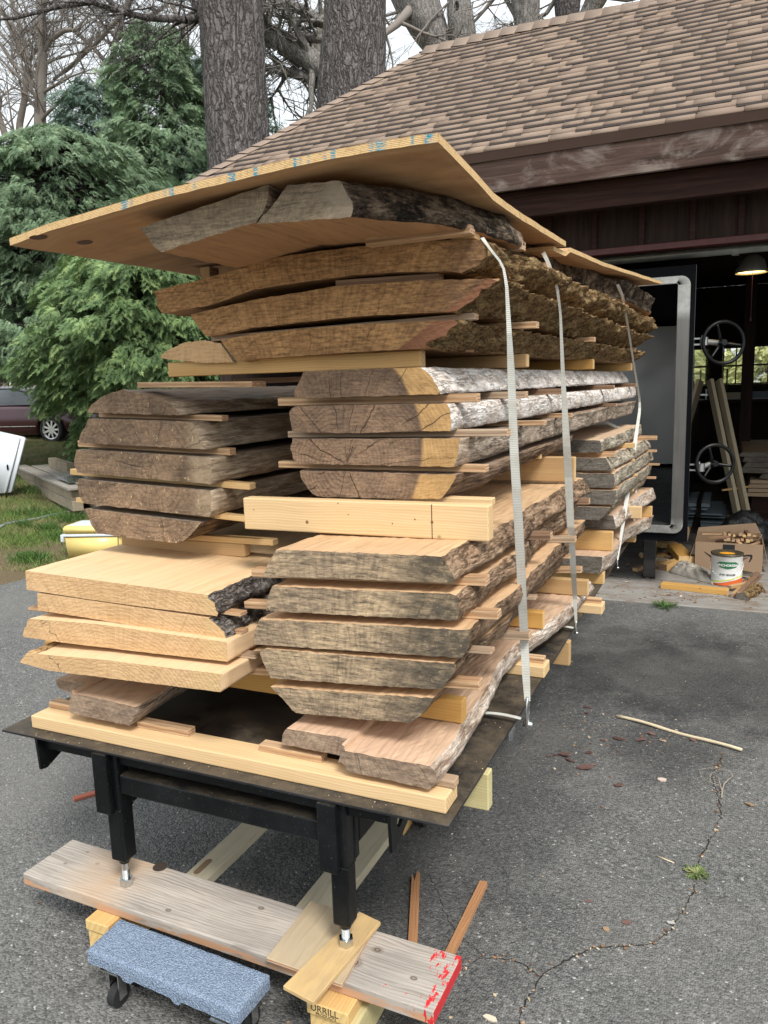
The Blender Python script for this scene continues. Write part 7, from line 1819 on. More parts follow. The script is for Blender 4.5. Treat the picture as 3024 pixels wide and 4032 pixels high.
def evergreen(label, base, h, rad, nspr, size, mat, seed, trunk_r=.12, z0=.4, prof=None, lump=.45, gaps=.0, squash=1., group='evergreens along the lawn', stems=1):
    rng = np.random.default_rng(seed); T = [spray_template(rng) for _ in range(6)]
    bx_, by_ = base; bz_ = lawn_h(bx_, by_)
    root = tree_root(label, (bx_, by_, bz_), 'tree', group, 'evergreen_tree')
    Vs = []; branch = Twigs(seed)
    cnt = 0; tries = 0
    while cnt < nspr and tries < nspr * 8:
        tries += 1
        u = rng.random(); z = z0 + (h - z0) * u ** 1.15
        a = rng.random() * 2 * math.pi
        r_env = rad * (prof(u) if prof else (1 - u ** 1.6) ** .8)
        lm = fbm(math.cos(a) * 1.6 + seed, math.sin(a) * 1.6, z * 1.1, 3)
        l2 = fbm(math.cos(a) * 4 + seed, math.sin(a) * 4, z * 3.2, 2)
        r_env *= 1 + lump * lm
        if l2 + .35 * lm < -.18 + gaps and rng.random() < .85: continue
        r = r_env * (1 - .55 * rng.random() ** 1.8)
        p = np.array([r * math.cos(a), r * math.sin(a) * squash, z])
        out = np.array([math.cos(a + rng.normal() * .5), math.sin(a + rng.normal() * .5), -.25 - .45 * rng.random()]); out /= np.linalg.norm(out)
        side = np.cross(out, [0, 0, 1]); side /= np.linalg.norm(side); roll = rng.normal() * .6
        up = np.cross(side, out); side2 = side * math.cos(roll) + up * math.sin(roll); up2 = np.cross(side2, out)
        s_ = size * (.6 + .8 * rng.random()); t = T[rng.integers(6)]
        Vs.append(p + s_ * (t[:, :, :1] * out + t[:, :, 1:2] * side2 + t[:, :, 2:] * up2)); cnt += 1
        if cnt % 22 == 0:
            branch.seg(Vector((p[0] * .08, p[1] * .08, max(.1, z + .25 * (r / max(rad, .1)) - .1))), Vector(p), .018, .005, 4)
    V = np.concatenate(Vs).reshape(-1, 3); F = np.arange(len(V)).reshape(-1, 4)
    link('foliage', fast_mesh(V, F), mat, root)
    for k in range(stems):
        off = Vector((0, 0, 0)) if stems == 1 else Vector((.25 * math.cos(k * 2.1), .2 * math.sin(k * 2.1), 0))
        branch.seg(off, off * 1.5 + Vector((.05, 0, h * .55)), trunk_r, trunk_r * .6, 8); branch.seg(off * 1.5 + Vector((.05, 0, h * .55)), Vector((0, 0, h * .97)), trunk_r * .6, .015, 6)
    link('trunk', fast_mesh(np.array(branch.V), np.array(branch.F)), M['pine_bark'], root)
    return root
def gx(px, Y): return ray_full(px, 1600)[0] / ray_full(px, 1600)[1] * Y
def ray_full(px, py): return CR * ((px - 1512) / FPX) + CD * ((py - 2016) / FPX) + CF
def pr1(u): return (1 - u ** 2.2) ** .75 * (.75 + .25 * min(1, u * 4))
def pr3(u): return (1 - u ** 3.5) ** .8 * (.85 + .15 * math.sin(u * 9))
evergreen('bright green evergreen closest behind the load, feathery drooping sprays', (gx(640, 9.3), 9.3), 4.4, 1.85, 21000, .18, M['cedar_bright'], 3, z0=1.45, prof=pr1, lump=.4, gaps=.05)
def pr2(u): return (.5 + .5 * math.sin(u * 5 + .6) * .4 + .2) * (1 - u ** 3) ** .6 + .05
evergreen('big blue-green evergreen at the left with a ragged top', (gx(300, 11.2), 11.2), 6.2, 2.5, 20000, .20, M['cedar'], 5, z0=1.75, prof=pr3, lump=.6, gaps=.2)
evergreen('blue-green evergreen cut by the left edge of the picture', (gx(-40, 10.6), 10.6), 4.6, 1.8, 9000, .20, M['cedar'], 7, z0=1.7, prof=pr3, lump=.6, gaps=.12)
evergreen('tall thin airy evergreen standing behind, left of the nearest pine trunk', (gx(720, 13.4), 13.4), 8.6, 2.5, 11000, .22, M['cedar'], 9, z0=1.9, prof=pr2, lump=.7, gaps=.27)
evergreen('loose dark evergreen behind the nearest pine trunk', (gx(960, 14.5), 14.5), 8.6, 2.0, 6000, .22, M['cedar_dark'], 11, z0=1.9, prof=pr2, lump=.8, gaps=.32)
evergreen('tall sparse evergreen far left, thin against the sky', (gx(480, 14.), 14.), 8.0, 2.8, 7500, .22, M['cedar_dark'], 13, z0=2.2, prof=pr2, lump=.7, gaps=.30)
evergreen('small low evergreen bush beside the timber pile', (gx(320, 9.6), 9.6), 1.2, .30, 900, .13, M['cedar_bright'], 15, trunk_r=.03, z0=.12, prof=pr1, group='bushes on the lawn')
# yellow-green spring bushes outside the garage's back windows
M['spring'] = foliage_mat('spring_leaves', (.38, .42, .15), (.58, .60, .26), (.75, .74, .42))
for k, (x, y, h) in enumerate(((-1.5, 24., 3.3), (1.4, 23.2, 3.4), (4.2, 25, 3.6))):
    rt = evergreen(['yellow-green spring bush seen through the left garage window', 'yellow-green spring bush seen through the right garage window', 'yellow-green spring bush beyond the back of the garage at the right'][k], (x, y), h, 1.9, 2600, .30, M['spring'], 40 + k, trunk_r=.05, z0=.2, prof=pr1, lump=.3, group='spring bushes behind the garage')
    rt.name = 'spring_bush'
# far-off wood that closes the view along the lawn
rng = np.random.default_rng(77); V = []; F = []
T = Twigs(99)
for k in range(150):
    x = rng.uniform(-75, -8); y = rng.uniform(30, 60) if x > -30 else rng.uniform(24, 60)
    T.r.seed(k); hh = rng.uniform(5, 9); b = Vector((x, y, 1.2)); T.grow(b, Vector((0, 0, 1)), hh, .10, 2, .3, .2, (4, 6), .011)
for k in range(60):
    x = rng.uniform(-6, 14); y = rng.uniform(28, 40); T.r.seed(k + 500); T.grow(Vector((x, y, 0)), Vector((0, 0, 1)), rng.uniform(6, 11), .10, 2, .3, .2, (4, 6), .011)
o = link('distant_wood', fast_mesh(np.array(T.V), np.array(T.F)), M['twig']); tag(o, 'leafless wood far beyond the lawn', 'wood', kind='stuff')
# brushy undergrowth far off
V = []; rng = np.random.default_rng(5)
n = 16000; c = np.c_[rng.uniform(-70, -9, n), rng.uniform(28, 46, n), np.abs(rng.normal(0, .9, n)) + 1.2]
d1 = rng.normal(size=(n, 3)); d1 /= np.linalg.norm(d1, axis=1)[:, None]; d2 = np.cross(d1, rng.normal(size=(n, 3))); d2 /= np.linalg.norm(d2, axis=1)[:, None]
s_ = rng.uniform(.15, .5, n)[:, None]
V = np.stack([c, c + d1 * s_, c + d1 * s_ + d2 * s_ * .4, c + d2 * s_ * .4], 1).reshape(-1, 3)
g = G('undergrowth', .95); g.col(g.ramp(g.n('NewGeometry').outputs['Random Per Island'], [(0, (.07, .06, .035)), (.5, (.15, .12, .075)), (1, (.24, .20, .13))]))
o = link('undergrowth', fast_mesh(V, np.arange(len(V)).reshape(-1, 4)), g.m); tag(o, 'brown brush along the far side of the lawn', 'undergrowth', kind='stuff')

# ================================================================ lawn things
def lz(x, y): return lawn_h(x, y)
# cooler
q0, q1, q2 = onY(10, 708, 1925, 5.9), onY(10, 1115, 1780, 5.9), onY(10, 675, 1640, 5.9)
cw, cx, cy = .60, q0.x + .29, 6.05; ch = onY(10, 690, 1640, 5.9).z
cool = empty('cooler', (cx, cy, lz(cx, cy) + .002), 'yellow and white picnic cooler on the lawn edge behind the pale slabs', 'cooler'); cool.rotation_euler.z = math.radians(20)
M['yellow'] = plain('yellow_plastic', (.74, .57, .20), .4, var=.06); M['white_pl'] = plain('white_plastic', (.60, .64, .68), .4, var=.05)
def tapered(bm, x, y, z0, z1, k0=.92, bev=.02):
    v = [bm.verts.new((sx * x * k, sy * y * k, z)) for z, k in ((z0, k0), (z1, 1)) for sx, sy in ((-1, -1), (1, -1), (1, 1), (-1, 1))]
    fs = [bm.faces.new([v[i] for i in f]) for f in ((3, 2, 1, 0), (4, 5, 6, 7), (0, 1, 5, 4), (1, 2, 6, 5), (2, 3, 7, 6), (3, 0, 4, 7))]
    bmesh.ops.bevel(bm, geom=list({e for f in fs for e in f.edges}), offset=bev, segments=3, affect='EDGES')
bm = bmesh.new(); tapered(bm, .29, .18, 0, .235, .93, .012); link('cooler_body', bm_mesh(bm, True), M['yellow'], cool)
bm = bmesh.new(); tapered(bm, .302, .192, .236, .262, 1., .006); link('cooler_band', bm_mesh(bm), M['white_pl'], cool)
bm = bmesh.new(); tapered(bm, .296, .186, .263, .345, 1.01, .016); ld = link('lid', bm_mesh(bm, True), M['yellow'], cool)
bm = bmesh.new(); tapered(bm, .24, .14, .340, .353, 1., .004); link('lid_panel', bm_mesh(bm), M['white_pl'], ld)
for sx in (-1, 1):
    bm = bmesh.new(); add_box(bm, sx * .33 - .022, sx * .33 + .022, -.14, .14, .17, .25, .01, 2); link('handle', bm_mesh(bm), M['white_pl'], cool)
# hose
pts = [onZ(10, x, y, .06) for x, y in ((-60, 1690), (60, 1640), (200, 1615), (380, 1580), (520, 1545), (640, 1520), (760, 1490), (860, 1478))]
pts = [Vector((p.x, p.y, lz(p.x, p.y) + .018)) for p in pts]
bm = bmesh.new(); add_tube(bm, pts, .016, 8); tag(link('garden_hose', bm_mesh(bm, True), plain('hose', (.20, .24, .26), .6)), 'grey hose lying across the lawn near the timber pile', 'hose')
# timber pile
A = Vector((-7.85, 7.55, 0)); A.z = 0
dirn = (Vector((-12.0, 10.15, 0)) - A).normalized(); nrm_ = Vector((dirn.y, -dirn.x, 0)); 
if nrm_.y < 0: nrm_ = -nrm_
M['sleeper'] = lumber('sleeper', (.36, .30, .21), (.28, .235, .17), (.17, .135, .10), .85, dirt=.5, dirtcol=(.14, .12, .09)); M['sleeper_top'] = lumber('sleeper_top', (.34, .31, .27), (.27, .25, .22), (.16, .145, .125), .85, dirt=.4)
tz = lz(-8.5, 8.)
def timber(label, s0, s1, off, w_, z, h, mat='sleeper'):
    p0 = A + dirn * s0 + nrm_ * off; p1 = A + dirn * s1 + nrm_ * off
    return bar('landscape_timber', (p0.x, p0.y, z), (p1.x, p1.y, z), w_, h, [M[mat], M[mat]], label, 'timber', 'old timbers piled on the lawn', .008, seg=2)
zz0 = tz - .02
for k, s in enumerate((.3, 2.3)):
    p = A + dirn * s + nrm_ * .3; bar('timber_skid', (p - nrm_ * .45)[:2] + (0,) if False else Vector(((p - nrm_ * .38).x, (p - nrm_ * .38).y, lz(p.x, p.y) - .03)), Vector(((p + nrm_ * .45).x, (p + nrm_ * .45).y, lz(p.x, p.y) - .03)), .1, .09, [M['sleeper'], M['sleeper']], ['short skid under the near end of the timber pile', 'short skid under the far end of the timber pile'][k], 'timber')
z = tz + .06
timber('long lowest timber at the front of the pile on the lawn', 0, 4.2, 0, .14, z, .14); timber('long lowest timber at the back of the pile on the lawn', 0, 4.2, .3, .14, z, .14)
timber('second-row timber at the front of the pile, end grain showing', .05, 2.6, .01, .15, z + .143, .14); timber('second-row timber with white streaks at the far end of the pile', 2.65, 4.4, .01, .15, z + .143, .14)
timber('second-row timber at the back of the pile', .1, 4.2, .3, .15, z + .143, .14)
timber('grey plank on top of the pile, overhanging at its front', -.05, 4.3, -.02, .20, z + .286, .04, 'sleeper_top'); timber('grey plank on top of the pile, at its back', .3, 4.0, .32, .40, z + .286, .04, 'sleeper_top')
timber('short post lying on top of the timber pile', 1.9, 3.3, .34, .12, z + .330, .16); timber('wide grey board on top of the near end of the pile', .1, 2.0, .2, .30, z + .329, .03, 'sleeper_top')
p0 = A + dirn * .25 + nrm_ * .12; p1 = A + dirn * 1.1 + nrm_ * .12
o = bar('metal_sheet', (p0.x, p0.y, z + .362), (p1.x, p1.y, z + .362), .32, .006, [M['zinc'], M['zinc']], 'bluish sheet of metal flashing lying on the timber pile', 'sheet')
# folded white table leaning against the pile's far end
TP = [(10, -130, 640), (10, 178, 712), (10, 38, 1280), (10, -260, 1290)]
tY = 8.0
P4 = [onY(*TP[0], tY + .25), onY(*TP[1], tY + .25), onY(*TP[2], tY), onY(*TP[3], tY)]
tb = empty('folding_table', tuple(P4[2]), 'white plastic folding table folded up, standing on edge at the left edge of the picture', 'table')
bm = bmesh.new()
th = Vector((.0, .055, 0)); cen = sum(P4, Vector()) / 4
lo = [bm.verts.new(p - P4[2]) for p in P4]; hi = [bm.verts.new(p - P4[2] + th + Vector((.03, 0, 0))) for p in P4]
bm.faces.new(lo); bm.faces.new(hi[::-1])
for k in range(4): bm.faces.new((lo[k], lo[(k + 1) % 4], hi[(k + 1) % 4], hi[k]))
bmesh.ops.recalc_face_normals(bm, faces=bm.faces); bmesh.ops.bevel(bm, geom=list(bm.edges), offset=.018, segments=3, affect='EDGES')
link('table_half', bm_mesh(bm, True), M['white_pl'], tb)
bm = bmesh.new(); off = th + Vector((.042, .008, 0))
lo = [bm.verts.new(p - P4[2] + off) for p in P4]; hi = [bm.verts.new(p - P4[2] + off + th + Vector((.03, 0, 0))) for p in P4]
bm.faces.new(lo); bm.faces.new(hi[::-1])
for k in range(4): bm.faces.new((lo[k], lo[(k + 1) % 4], hi[(k + 1) % 4], hi[k]))
bmesh.ops.recalc_face_normals(bm, faces=bm.faces); bmesh.ops.bevel(bm, geom=list(bm.edges), offset=.018, segments=3, affect='EDGES'); link('table_half', bm_mesh(bm, True), M['white_pl'], tb)
hq = onY(10, 66, 1015, tY + .10) - P4[2]
bm = bmesh.new(); lathe(bm, [(0, 0), (.05, 0), (.045, .004), (0, .004)], 20, Matrix.Translation(hq + Vector((.03, -.004, 0))) @ Matrix.Rotation(math.pi / 2, 4, 'X') @ Matrix.Rotation(math.radians(12), 4, 'Y') @ Matrix.Diagonal((.35, .9, 1, 1)))
link('handle_recess', bm_mesh(bm), M['black'], tb)

# ---------------------------------------------------------------- car
car_c = onY(10, 462, 770, 13.4)
carz = lz(car_c.x, car_c.y)
t_ = (carz + .0 - H) / (car_c.z - H); wc = Vector((car_c.x * t_, car_c.y * t_, carz))
g = G('maroon_paint', .22, .25, .5); g.col((.040, .010, .016)); g.b.inputs['Coat Weight'].default_value = .35; g.b.inputs['Coat Roughness'].default_value = .03; M['maroon'] = g.m
g = G('car_glass', .03, 0, .8); g.col((.02, .024, .028)); M['car_glass'] = g.m
car = empty('parked_car', (wc.x - 1.42, wc.y + .80, carz), 'dark maroon sedan parked on the lawn behind the evergreen branches', 'car'); car.rotation_euler.z = math.radians(8)
# stations along x (front at +x): (x, half width, z low, z belt/top of lower body)
st_ = [(-2.42, .62, .42, .72), (-2.34, .78, .30, .90), (-2.0, .86, .24, 1.0), (-1.3, .90, .22, 1.01), (-.5, .91, .20, .98), (.4, .91, .20, .97), (1.0, .90, .21, .96), (1.5, .89, .22, .93), (1.9, .86, .24, .86), (2.2, .78, .25, .76), (2.36, .62, .30, .64), (2.42, .45, .36, .55)]
def ringpts(hw, z0, z1):
    pts = [(-hw * .93, z0), (-hw, z0 + .12), (-hw, z0 + (z1 - z0) * .55), (-hw * .965, z0 + (z1 - z0) * .82), (-hw * .86, z1 - .02), (-hw * .5, z1 + .03), (0, z1 + .045)]
    return pts + [(-a, b) for a, b in pts[-2::-1]]
wheels = ((1.42, .79), (-1.42, .79), (1.42, -.79), (-1.42, -.79)); WR = .335
bm = bmesh.new(); rings = []
xs_ = np.linspace(-2.42, 2.42, 90)
for x in xs_:
    hw, z0, z1 = (float(np.interp(x, [s[0] for s in st_], [s[k] for s in st_])) for k in (1, 2, 3))
    arch = 0
    for wx in (1.42, -1.42):
        if abs(x - wx) < .40: arch = max(arch, math.sqrt(.40 ** 2 - (x - wx) ** 2))
    rp_ = ringpts(hw, z0, z1); out = []
    for i, (a, b) in enumerate(rp_):
        if arch and abs(a) > hw * .9: b = max(b, WR + arch)
        if arch and abs(a) > hw * .9 and b > z1 - .03: b = z1 - .03
        out.append(bm.verts.new((x, a, b)))
    rings.append(out)
for a, b in zip(rings, rings[1:]):
    for i in range(len(a)): j = (i + 1) % len(a); bm.faces.new((a[i], a[j], b[j], b[i]))
bm.faces.new(rings[0]); bm.faces.new(rings[-1][::-1])
bmesh.ops.recalc_face_normals(bm, faces=bm.faces)
body = link('body', bm_mesh(bm, True), M['maroon'], car)
gh = [(-1.95, .60, 1.0), (-1.35, .62, 1.34), (-.6, .64, 1.44), (.1, .64, 1.43), (.55, .62, 1.34), (1.15, .62, .97)]
bm = bmesh.new(); rings = []
for x, hw, z in gh:
    rings.append([bm.verts.new(q) for q in ((x, -.80, .96), (x, -hw - .08 * (z < 1.1), z - .04), (x, -hw * .7, z), (x, hw * .7, z), (x, hw + .08 * (z < 1.1), z - .04), (x, .80, .96))])
for a, b in zip(rings, rings[1:]):
    for i in range(5): bm.faces.new((a[i], a[i + 1], b[i + 1], b[i]))
bmesh.ops.recalc_face_normals(bm, faces=bm.faces); link('windows', bm_mesh(bm, True), M['car_glass'], car)
bm = bmesh.new(); rings = []
for x, hw, z in gh[1:5]: rings.append([bm.verts.new(q) for q in ((x, -hw - .012, z - .05), (x, -hw * .7, z + .012), (x, hw * .7, z + .012), (x, hw + .012, z - .05))])
for a, b in zip(rings, rings[1:]):
    for i in range(3): bm.faces.new((a[i], a[i + 1], b[i + 1], b[i]))
bmesh.ops.recalc_face_normals(bm, faces=bm.faces); link('car_roof', bm_mesh(bm, True), M['maroon'], car)
for wx, wy in wheels:
    s_ = 1 if wy > 0 else -1
    bm = bmesh.new(); lathe(bm, [(.235, -.10), (.31, -.11), (WR, -.08), (WR, .08), (.31, .11), (.235, .10), (.235, -.10)], 40, Matrix.Translation((wx, wy, WR)) @ Matrix.Rotation(math.pi / 2, 4, 'X'))
    bmesh.ops.recalc_face_normals(bm, faces=bm.faces); wh = link('wheel', bm_mesh(bm, True), M['rubber'], car)
    bm = bmesh.new(); Mx = Matrix.Translation((wx, wy + s_ * .085, WR)) @ Matrix.Rotation(-s_ * math.pi / 2, 4, 'X')
    lathe(bm, [(.212, -.02), (.236, .0), (.238, .022), (.222, .012), (.215, -.01)], 40, Mx); lathe(bm, [(0, .004), (.05, .004), (.055, -.01), (0, -.02)], 20, Mx)
    for k in range(9):
        a = 2 * math.pi * k / 9; add_box(bm, .03, .222, -.026, .026, -.012, .004, .004, 1, 0, Mx @ Matrix.Rotation(a, 4, 'Z'))
    link('rim', bm_mesh(bm), plain('alloy', (.62, .62, .60), .35, .6) if wx > 0 and wy > 0 else bpy.data.materials['alloy'], wh)
for s_ in (-1, 1):
    bm = bmesh.new(); add_box(bm, 2.06, 2.30, s_ * .66 - .08, s_ * .66 + .08, .60, .70, .03, 2); link('headlight', bm_mesh(bm, True), plain('amber_lens', (.55, .33, .2), .2), car)
    bm = bmesh.new(); add_box(bm, -1.0, 1.0, s_ * .915 - .008, s_ * .915 + .008, .42, .435); link('side_moulding', bm_mesh(bm), M['zinc'], car)
    bm = bmesh.new(); add_box(bm, -2.44, -2.36, s_ * .55 - .14, s_ * .55 + .14, .68, .80, .02); link('tail_light', bm_mesh(bm), M['red_rail'], car)
# split wood pile beyond the car
wp = onY(10, 700, 480, 14.); t_ = 1.25; wx, wy = wp.x * t_, wp.y * t_; wz = lz(wx, wy)
rs = random.Random(6); bm = bmesh.new()
M['split'] = None
g = G('split_wood', .9); g.col(g.ramp(g.n('NewGeometry').outputs['Random Per Island'], [(0, (.20, .15, .11)), (.5, (.42, .33, .26)), (1, (.62, .50, .42))])); M['split'] = g.m
for k in range(420):
    a = rs.uniform(-.4, .4); L = rs.uniform(.5, 1.6); x = rs.uniform(-3.2, 2.6); y = rs.uniform(-.8, .8); top = .95 * (1 - abs(x) / 4.2)
    Mx = Matrix.Translation((x, y, rs.uniform(.03, max(.1, top)))) @ Euler((rs.uniform(-.2, .2), rs.uniform(-.15, .15), a)).to_matrix().to_4x4()
    add_box(bm, -L / 2, L / 2, -.05, .05, -.03, .03, 0, 1, 0, Mx)
o = link('wood_pile', bm_mesh(bm), M['split'], None, (wx, wy, wz)); tag(o, 'heap of pale split boards beyond the front of the maroon car', 'wood pile', kind='stuff')

# ---------------------------------------------------------------- grass and litter
def blades(name, label, pts, hmin, hmax, wd, mat, seed, lean=.5):
    rng = np.random.default_rng(seed); n = len(pts); P = np.asarray(pts, float); h = rng.uniform(hmin, hmax, n)[:, None]
    a = rng.uniform(0, 2 * math.pi, n); side = np.c_[np.cos(a), np.sin(a), np.zeros(n)] * wd; ln = np.c_[rng.normal(0, lean, n), rng.normal(0, lean, n), np.ones(n)] * h
    tip = P + ln; mid = P + ln * .5 + np.c_[np.zeros((n, 2)), h * .06]
    V = np.stack([P - side, P + side, mid + side * .7, tip], 1); V2 = V.reshape(-1, 3); F = np.arange(len(V2)).reshape(-1, 4)
    o = link(name, fast_mesh(V2, F), mat); tag(o, label, 'grass', kind='stuff'); return o
g = G('grass_blades', .8, spec=.2); r = g.n('NewGeometry').outputs['Random Per Island']
g.col(g.mix(g.rng(g.noise(g.pos, .9, 4, .6), .42, .6), g.ramp(r, [(0, (.055, .105, .022)), (.5, (.11, .19, .04)), (1, (.18, .26, .07))]), g.ramp(r, [(0, (.20, .17, .08)), (.5, (.30, .26, .13)), (1, (.16, .2, .07))]))); M['blade'] = g.m
rng = np.random.default_rng(12); pts = []
while len(pts) < 70000:
    Y_ = rng.uniform(5.2, 21) if rng.random() < .6 else rng.uniform(5.2, 11); rt = rng.uniform(-1.32, -.72); x = rt * Y_ - rng.uniform(0, .5)
    if x > -6.15: continue
    dn = fbm(x * .9, Y_ * .9, 0, 3)
    if dn < -.22 and rng.random() < .85: continue
    if x > -7.2 and rng.random() < .55 and dn < .2: continue
    pts.append((x, Y_, lawn_h(x, Y_)))
blades('lawn_grass', 'thin spring grass of the lawn', pts, .025, .075, .003, M['blade'], 3)
g = G('tuft_green', .7); g.col(g.ramp(g.n('NewGeometry').outputs['Random Per Island'], [(0, (.03, .075, .012)), (1, (.09, .18, .03))])); M['tuft'] = g.m
pts = []
for c_, n_, s_ in (((10, 320, 1960), 700, .10), ((10, 510, 1680), 400, .07), ((10, 250, 1665), 200, .06), ((10, 750, 1590), 350, .12), ((10, 430, 1370), 700, .22), ((10, 420, 1560), 600, .3), ((10, 620, 1750), 300, .12)):
    c0 = onZ(*c_, .03)
    for _ in range(n_): x, y = c0.x + rng.normal() * s_, c0.y + rng.normal() * s_ * .7; pts.append((x, y, lawn_h(x, y)))
blades('grass_tufts', 'dark green grass tufts on the lawn edge', pts, .05, .13, .004, M['tuft'], 5, .45)
# ================================================================ litter on the driveway
random.seed(77); rs = random.Random(31)
DZ = .0045
# tuft of weed in the crack, and at the slab edge
def tuft(name, label, c, n, r, h, mat, ang=1.2):
    rng = np.random.default_rng(len(label)); P = []; 
    for _ in range(n):
        a = rng.uniform(0, 2 * math.pi); rr = abs(rng.normal()) * r; b = np.array([c.x + rr * math.cos(a) * .5, c.y + rr * math.sin(a) * .5, DZ])
        d = np.array([math.cos(a) * ang, math.sin(a) * ang, rng.uniform(.25, 1)]); d /= np.linalg.norm(d); L = h * rng.uniform(.5, 1.1)
        s_ = np.array([-d[1], d[0], 0]); s_ = s_ / (np.linalg.norm(s_) + 1e-6) * .0028
        m = b + d * L * .6; t = b + d * L + np.array([0, 0, -.25 * L]); P.append([b - s_ * .5, m - s_, t, m + s_])
    V = np.array(P).reshape(-1, 3); V[:, 2] = np.maximum(V[:, 2], DZ); o0 = np.array([c.x, c.y, DZ])
    o = link(name, fast_mesh(V - o0, np.arange(len(V)).reshape(-1, 4)), mat, None, tuple(o0)); tag(o, label, 'weed'); return o
g = G('weed_leaf', .7); g.col(g.ramp(g.n('NewGeometry').outputs['Random Per Island'], [(0, (.07, .12, .03)), (.6, (.15, .20, .06)), (1, (.30, .27, .13))])); M['weed'] = g.m
tuft('weed_tuft', 'low weed growing out of the driveway crack', onZ(9, 1350, 915, DZ), 130, .028, .034, M['weed'])
tuft('weed_tuft', 'bright green weed growing along the garage slab edge', onZ(13, 370, 1390, DZ), 170, .06, .09, M['tuft'])
# the long meandering crack, its grit and leaf crumbs
cr = [onZ(9, *q, DZ) for q in ((1468, 395), (1450, 440), (1415, 500), (1450, 590), (1455, 660), (1440, 720), (1405, 780), (1365, 850), (1345, 940), (1340, 1000), (1290, 1080), (1240, 1160), (1165, 1215), (1040, 1228), (905, 1230), (800, 1285), (690, 1350), (650, 1420), (600, 1490), (590, 1559), (585, 1640))]
cr2 = [onZ(9, *q, DZ) for q in ((690, 1360), (610, 1300), (500, 1275), (420, 1280), (340, 1330))]
cr3 = [onZ(9, *q, DZ) for q in ((200, 910), (235, 965), (270, 1060), (300, 1130), (350, 1190), (430, 1260))]
def crack(name, path, w0, seed):
    rr = random.Random(seed); P = []
    for a, b in zip(path, path[1:]):
        n = max(2, int((b - a).length / .012))
        for k in range(n): P.append(a.lerp(b, k / n) + Vector((rr.gauss(0, .003), rr.gauss(0, .003), 0)))
    P.append(path[-1]); bm = bmesh.new(); L, R = [], []
    for i, p in enumerate(P):
        t = (P[min(i + 1, len(P) - 1)] - P[max(i - 1, 0)]).normalized(); s_ = Vector((-t.y, t.x, 0)); w_ = w0 * rr.uniform(.2, 1.3)
        L.append(bm.verts.new((p.x + s_.x * w_, p.y + s_.y * w_, .0052))); R.append(bm.verts.new((p.x - s_.x * w_, p.y - s_.y * w_, .0052)))
    for i in range(len(P) - 1): bm.faces.new((L[i], L[i + 1], R[i + 1], R[i]))
    for f in bm.faces: f.normal_update()
    bmesh.ops.recalc_face_normals(bm, faces=bm.faces)
    return link(name, bm_mesh(bm), plain('crack_dark', (.010, .009, .008), .95)), P
for k, (pth, w_) in enumerate(((cr, .0021), (cr2, .0016), (cr3, .0011))):
    o, P = crack('driveway_crack', pth, w_, k); tag(o, kind='structure')
    if k == 0: CP = P
    if k == 1: CP2 = P
def chip(bm, c, s_, th=.15, rz=None):
    rz = rs.uniform(0, 6.3) if rz is None else rz; n = rs.randint(5, 7); ring = []; k = rs.uniform(.35, .8)
    tz = rs.uniform(-.25, .25); tx = rs.uniform(-.25, .25)
    for i in range(n):
        a = 2 * math.pi * i / n; r = s_ * rs.uniform(.6, 1.15); x, y = r * math.cos(a), r * k * math.sin(a)
        ring.append((c[0] + x * math.cos(rz) - y * math.sin(rz), c[1] + x * math.sin(rz) + y * math.cos(rz), x * tx + y * tz))
    mz = min(p[2] for p in ring); lo = [bm.verts.new((p[0], p[1], c[2] + p[2] - mz)) for p in ring]; hi = [bm.verts.new((p[0], p[1], c[2] + p[2] - mz + s_ * th + .0006)) for p in ring]
    bm.faces.new(lo[::-1]); bm.faces.new(hi)
    for i in range(n): bm.faces.new((lo[i], lo[(i + 1) % n], hi[(i + 1) % n], hi[i]))
def rand_mat(name, stops, rough=.85):
    g = G(name, rough, spec=.2); g.col(g.ramp(g.n('NewGeometry').outputs['Random Per Island'], stops)); return g.m
M['crumbs'] = rand_mat('crumbs', [(0, (.10, .045, .025)), (.4, (.24, .13, .07)), (.7, (.42, .32, .20)), (1, (.55, .48, .38))])
M['pebble'] = rand_mat('pebbles', [(0, (.10, .10, .10)), (.5, (.28, .27, .25)), (1, (.52, .50, .46))])
bm = bmesh.new()
for _ in range(260):
    p = rs.choice(CP if rs.random() < .8 else CP2); chip(bm, (p.x + rs.gauss(0, .008), p.y + rs.gauss(0, .008), DZ + .0012), .0012 + .006 * rs.random() ** 2.2)
tag(link('crack_crumbs', bm_mesh(bm), M['crumbs']), 'leaf crumbs and grit caught in the driveway crack', 'crumbs', kind='stuff')
bm = bmesh.new()
for _ in range(1500):
    y = rs.uniform(1.2, 5.8); x = rs.uniform(-2.9 - .3 * y, .35 + .1 * y); chip(bm, (x, y, DZ), rs.uniform(.0012, .0034), .5)
tag(link('loose_grit', bm_mesh(bm), M['pebble']), 'fine pale grit scattered over the driveway', 'grit', kind='stuff')
bm = bmesh.new()
for _ in range(130):
    y = rs.uniform(1.3, 5.7); x = rs.uniform(-2.6, .5); chip(bm, (x, y, DZ), rs.uniform(.003, .008), .1)
for _ in range(110):
    c0 = onZ(9, rs.gauss(1000, 190), rs.gauss(340, 70), DZ); chip(bm, tuple(c0), rs.uniform(.003, .009), .12)
for _ in range(120):
    c0 = onZ(13, rs.uniform(0, 1600), rs.uniform(1130, 1330), .0148); chip(bm, tuple(c0), rs.uniform(.004, .012), .12)
for _ in range(200):
    x = rs.uniform(-1.0, .3); y = rs.uniform(6.0, 7.4); chip(bm, (x, y, .0148), rs.uniform(.005, .02), .12)
tag(link('wood_crumbs', bm_mesh(bm), M['crumbs']), 'small brown wood and leaf crumbs strewn on the ground', 'crumbs', kind='stuff')
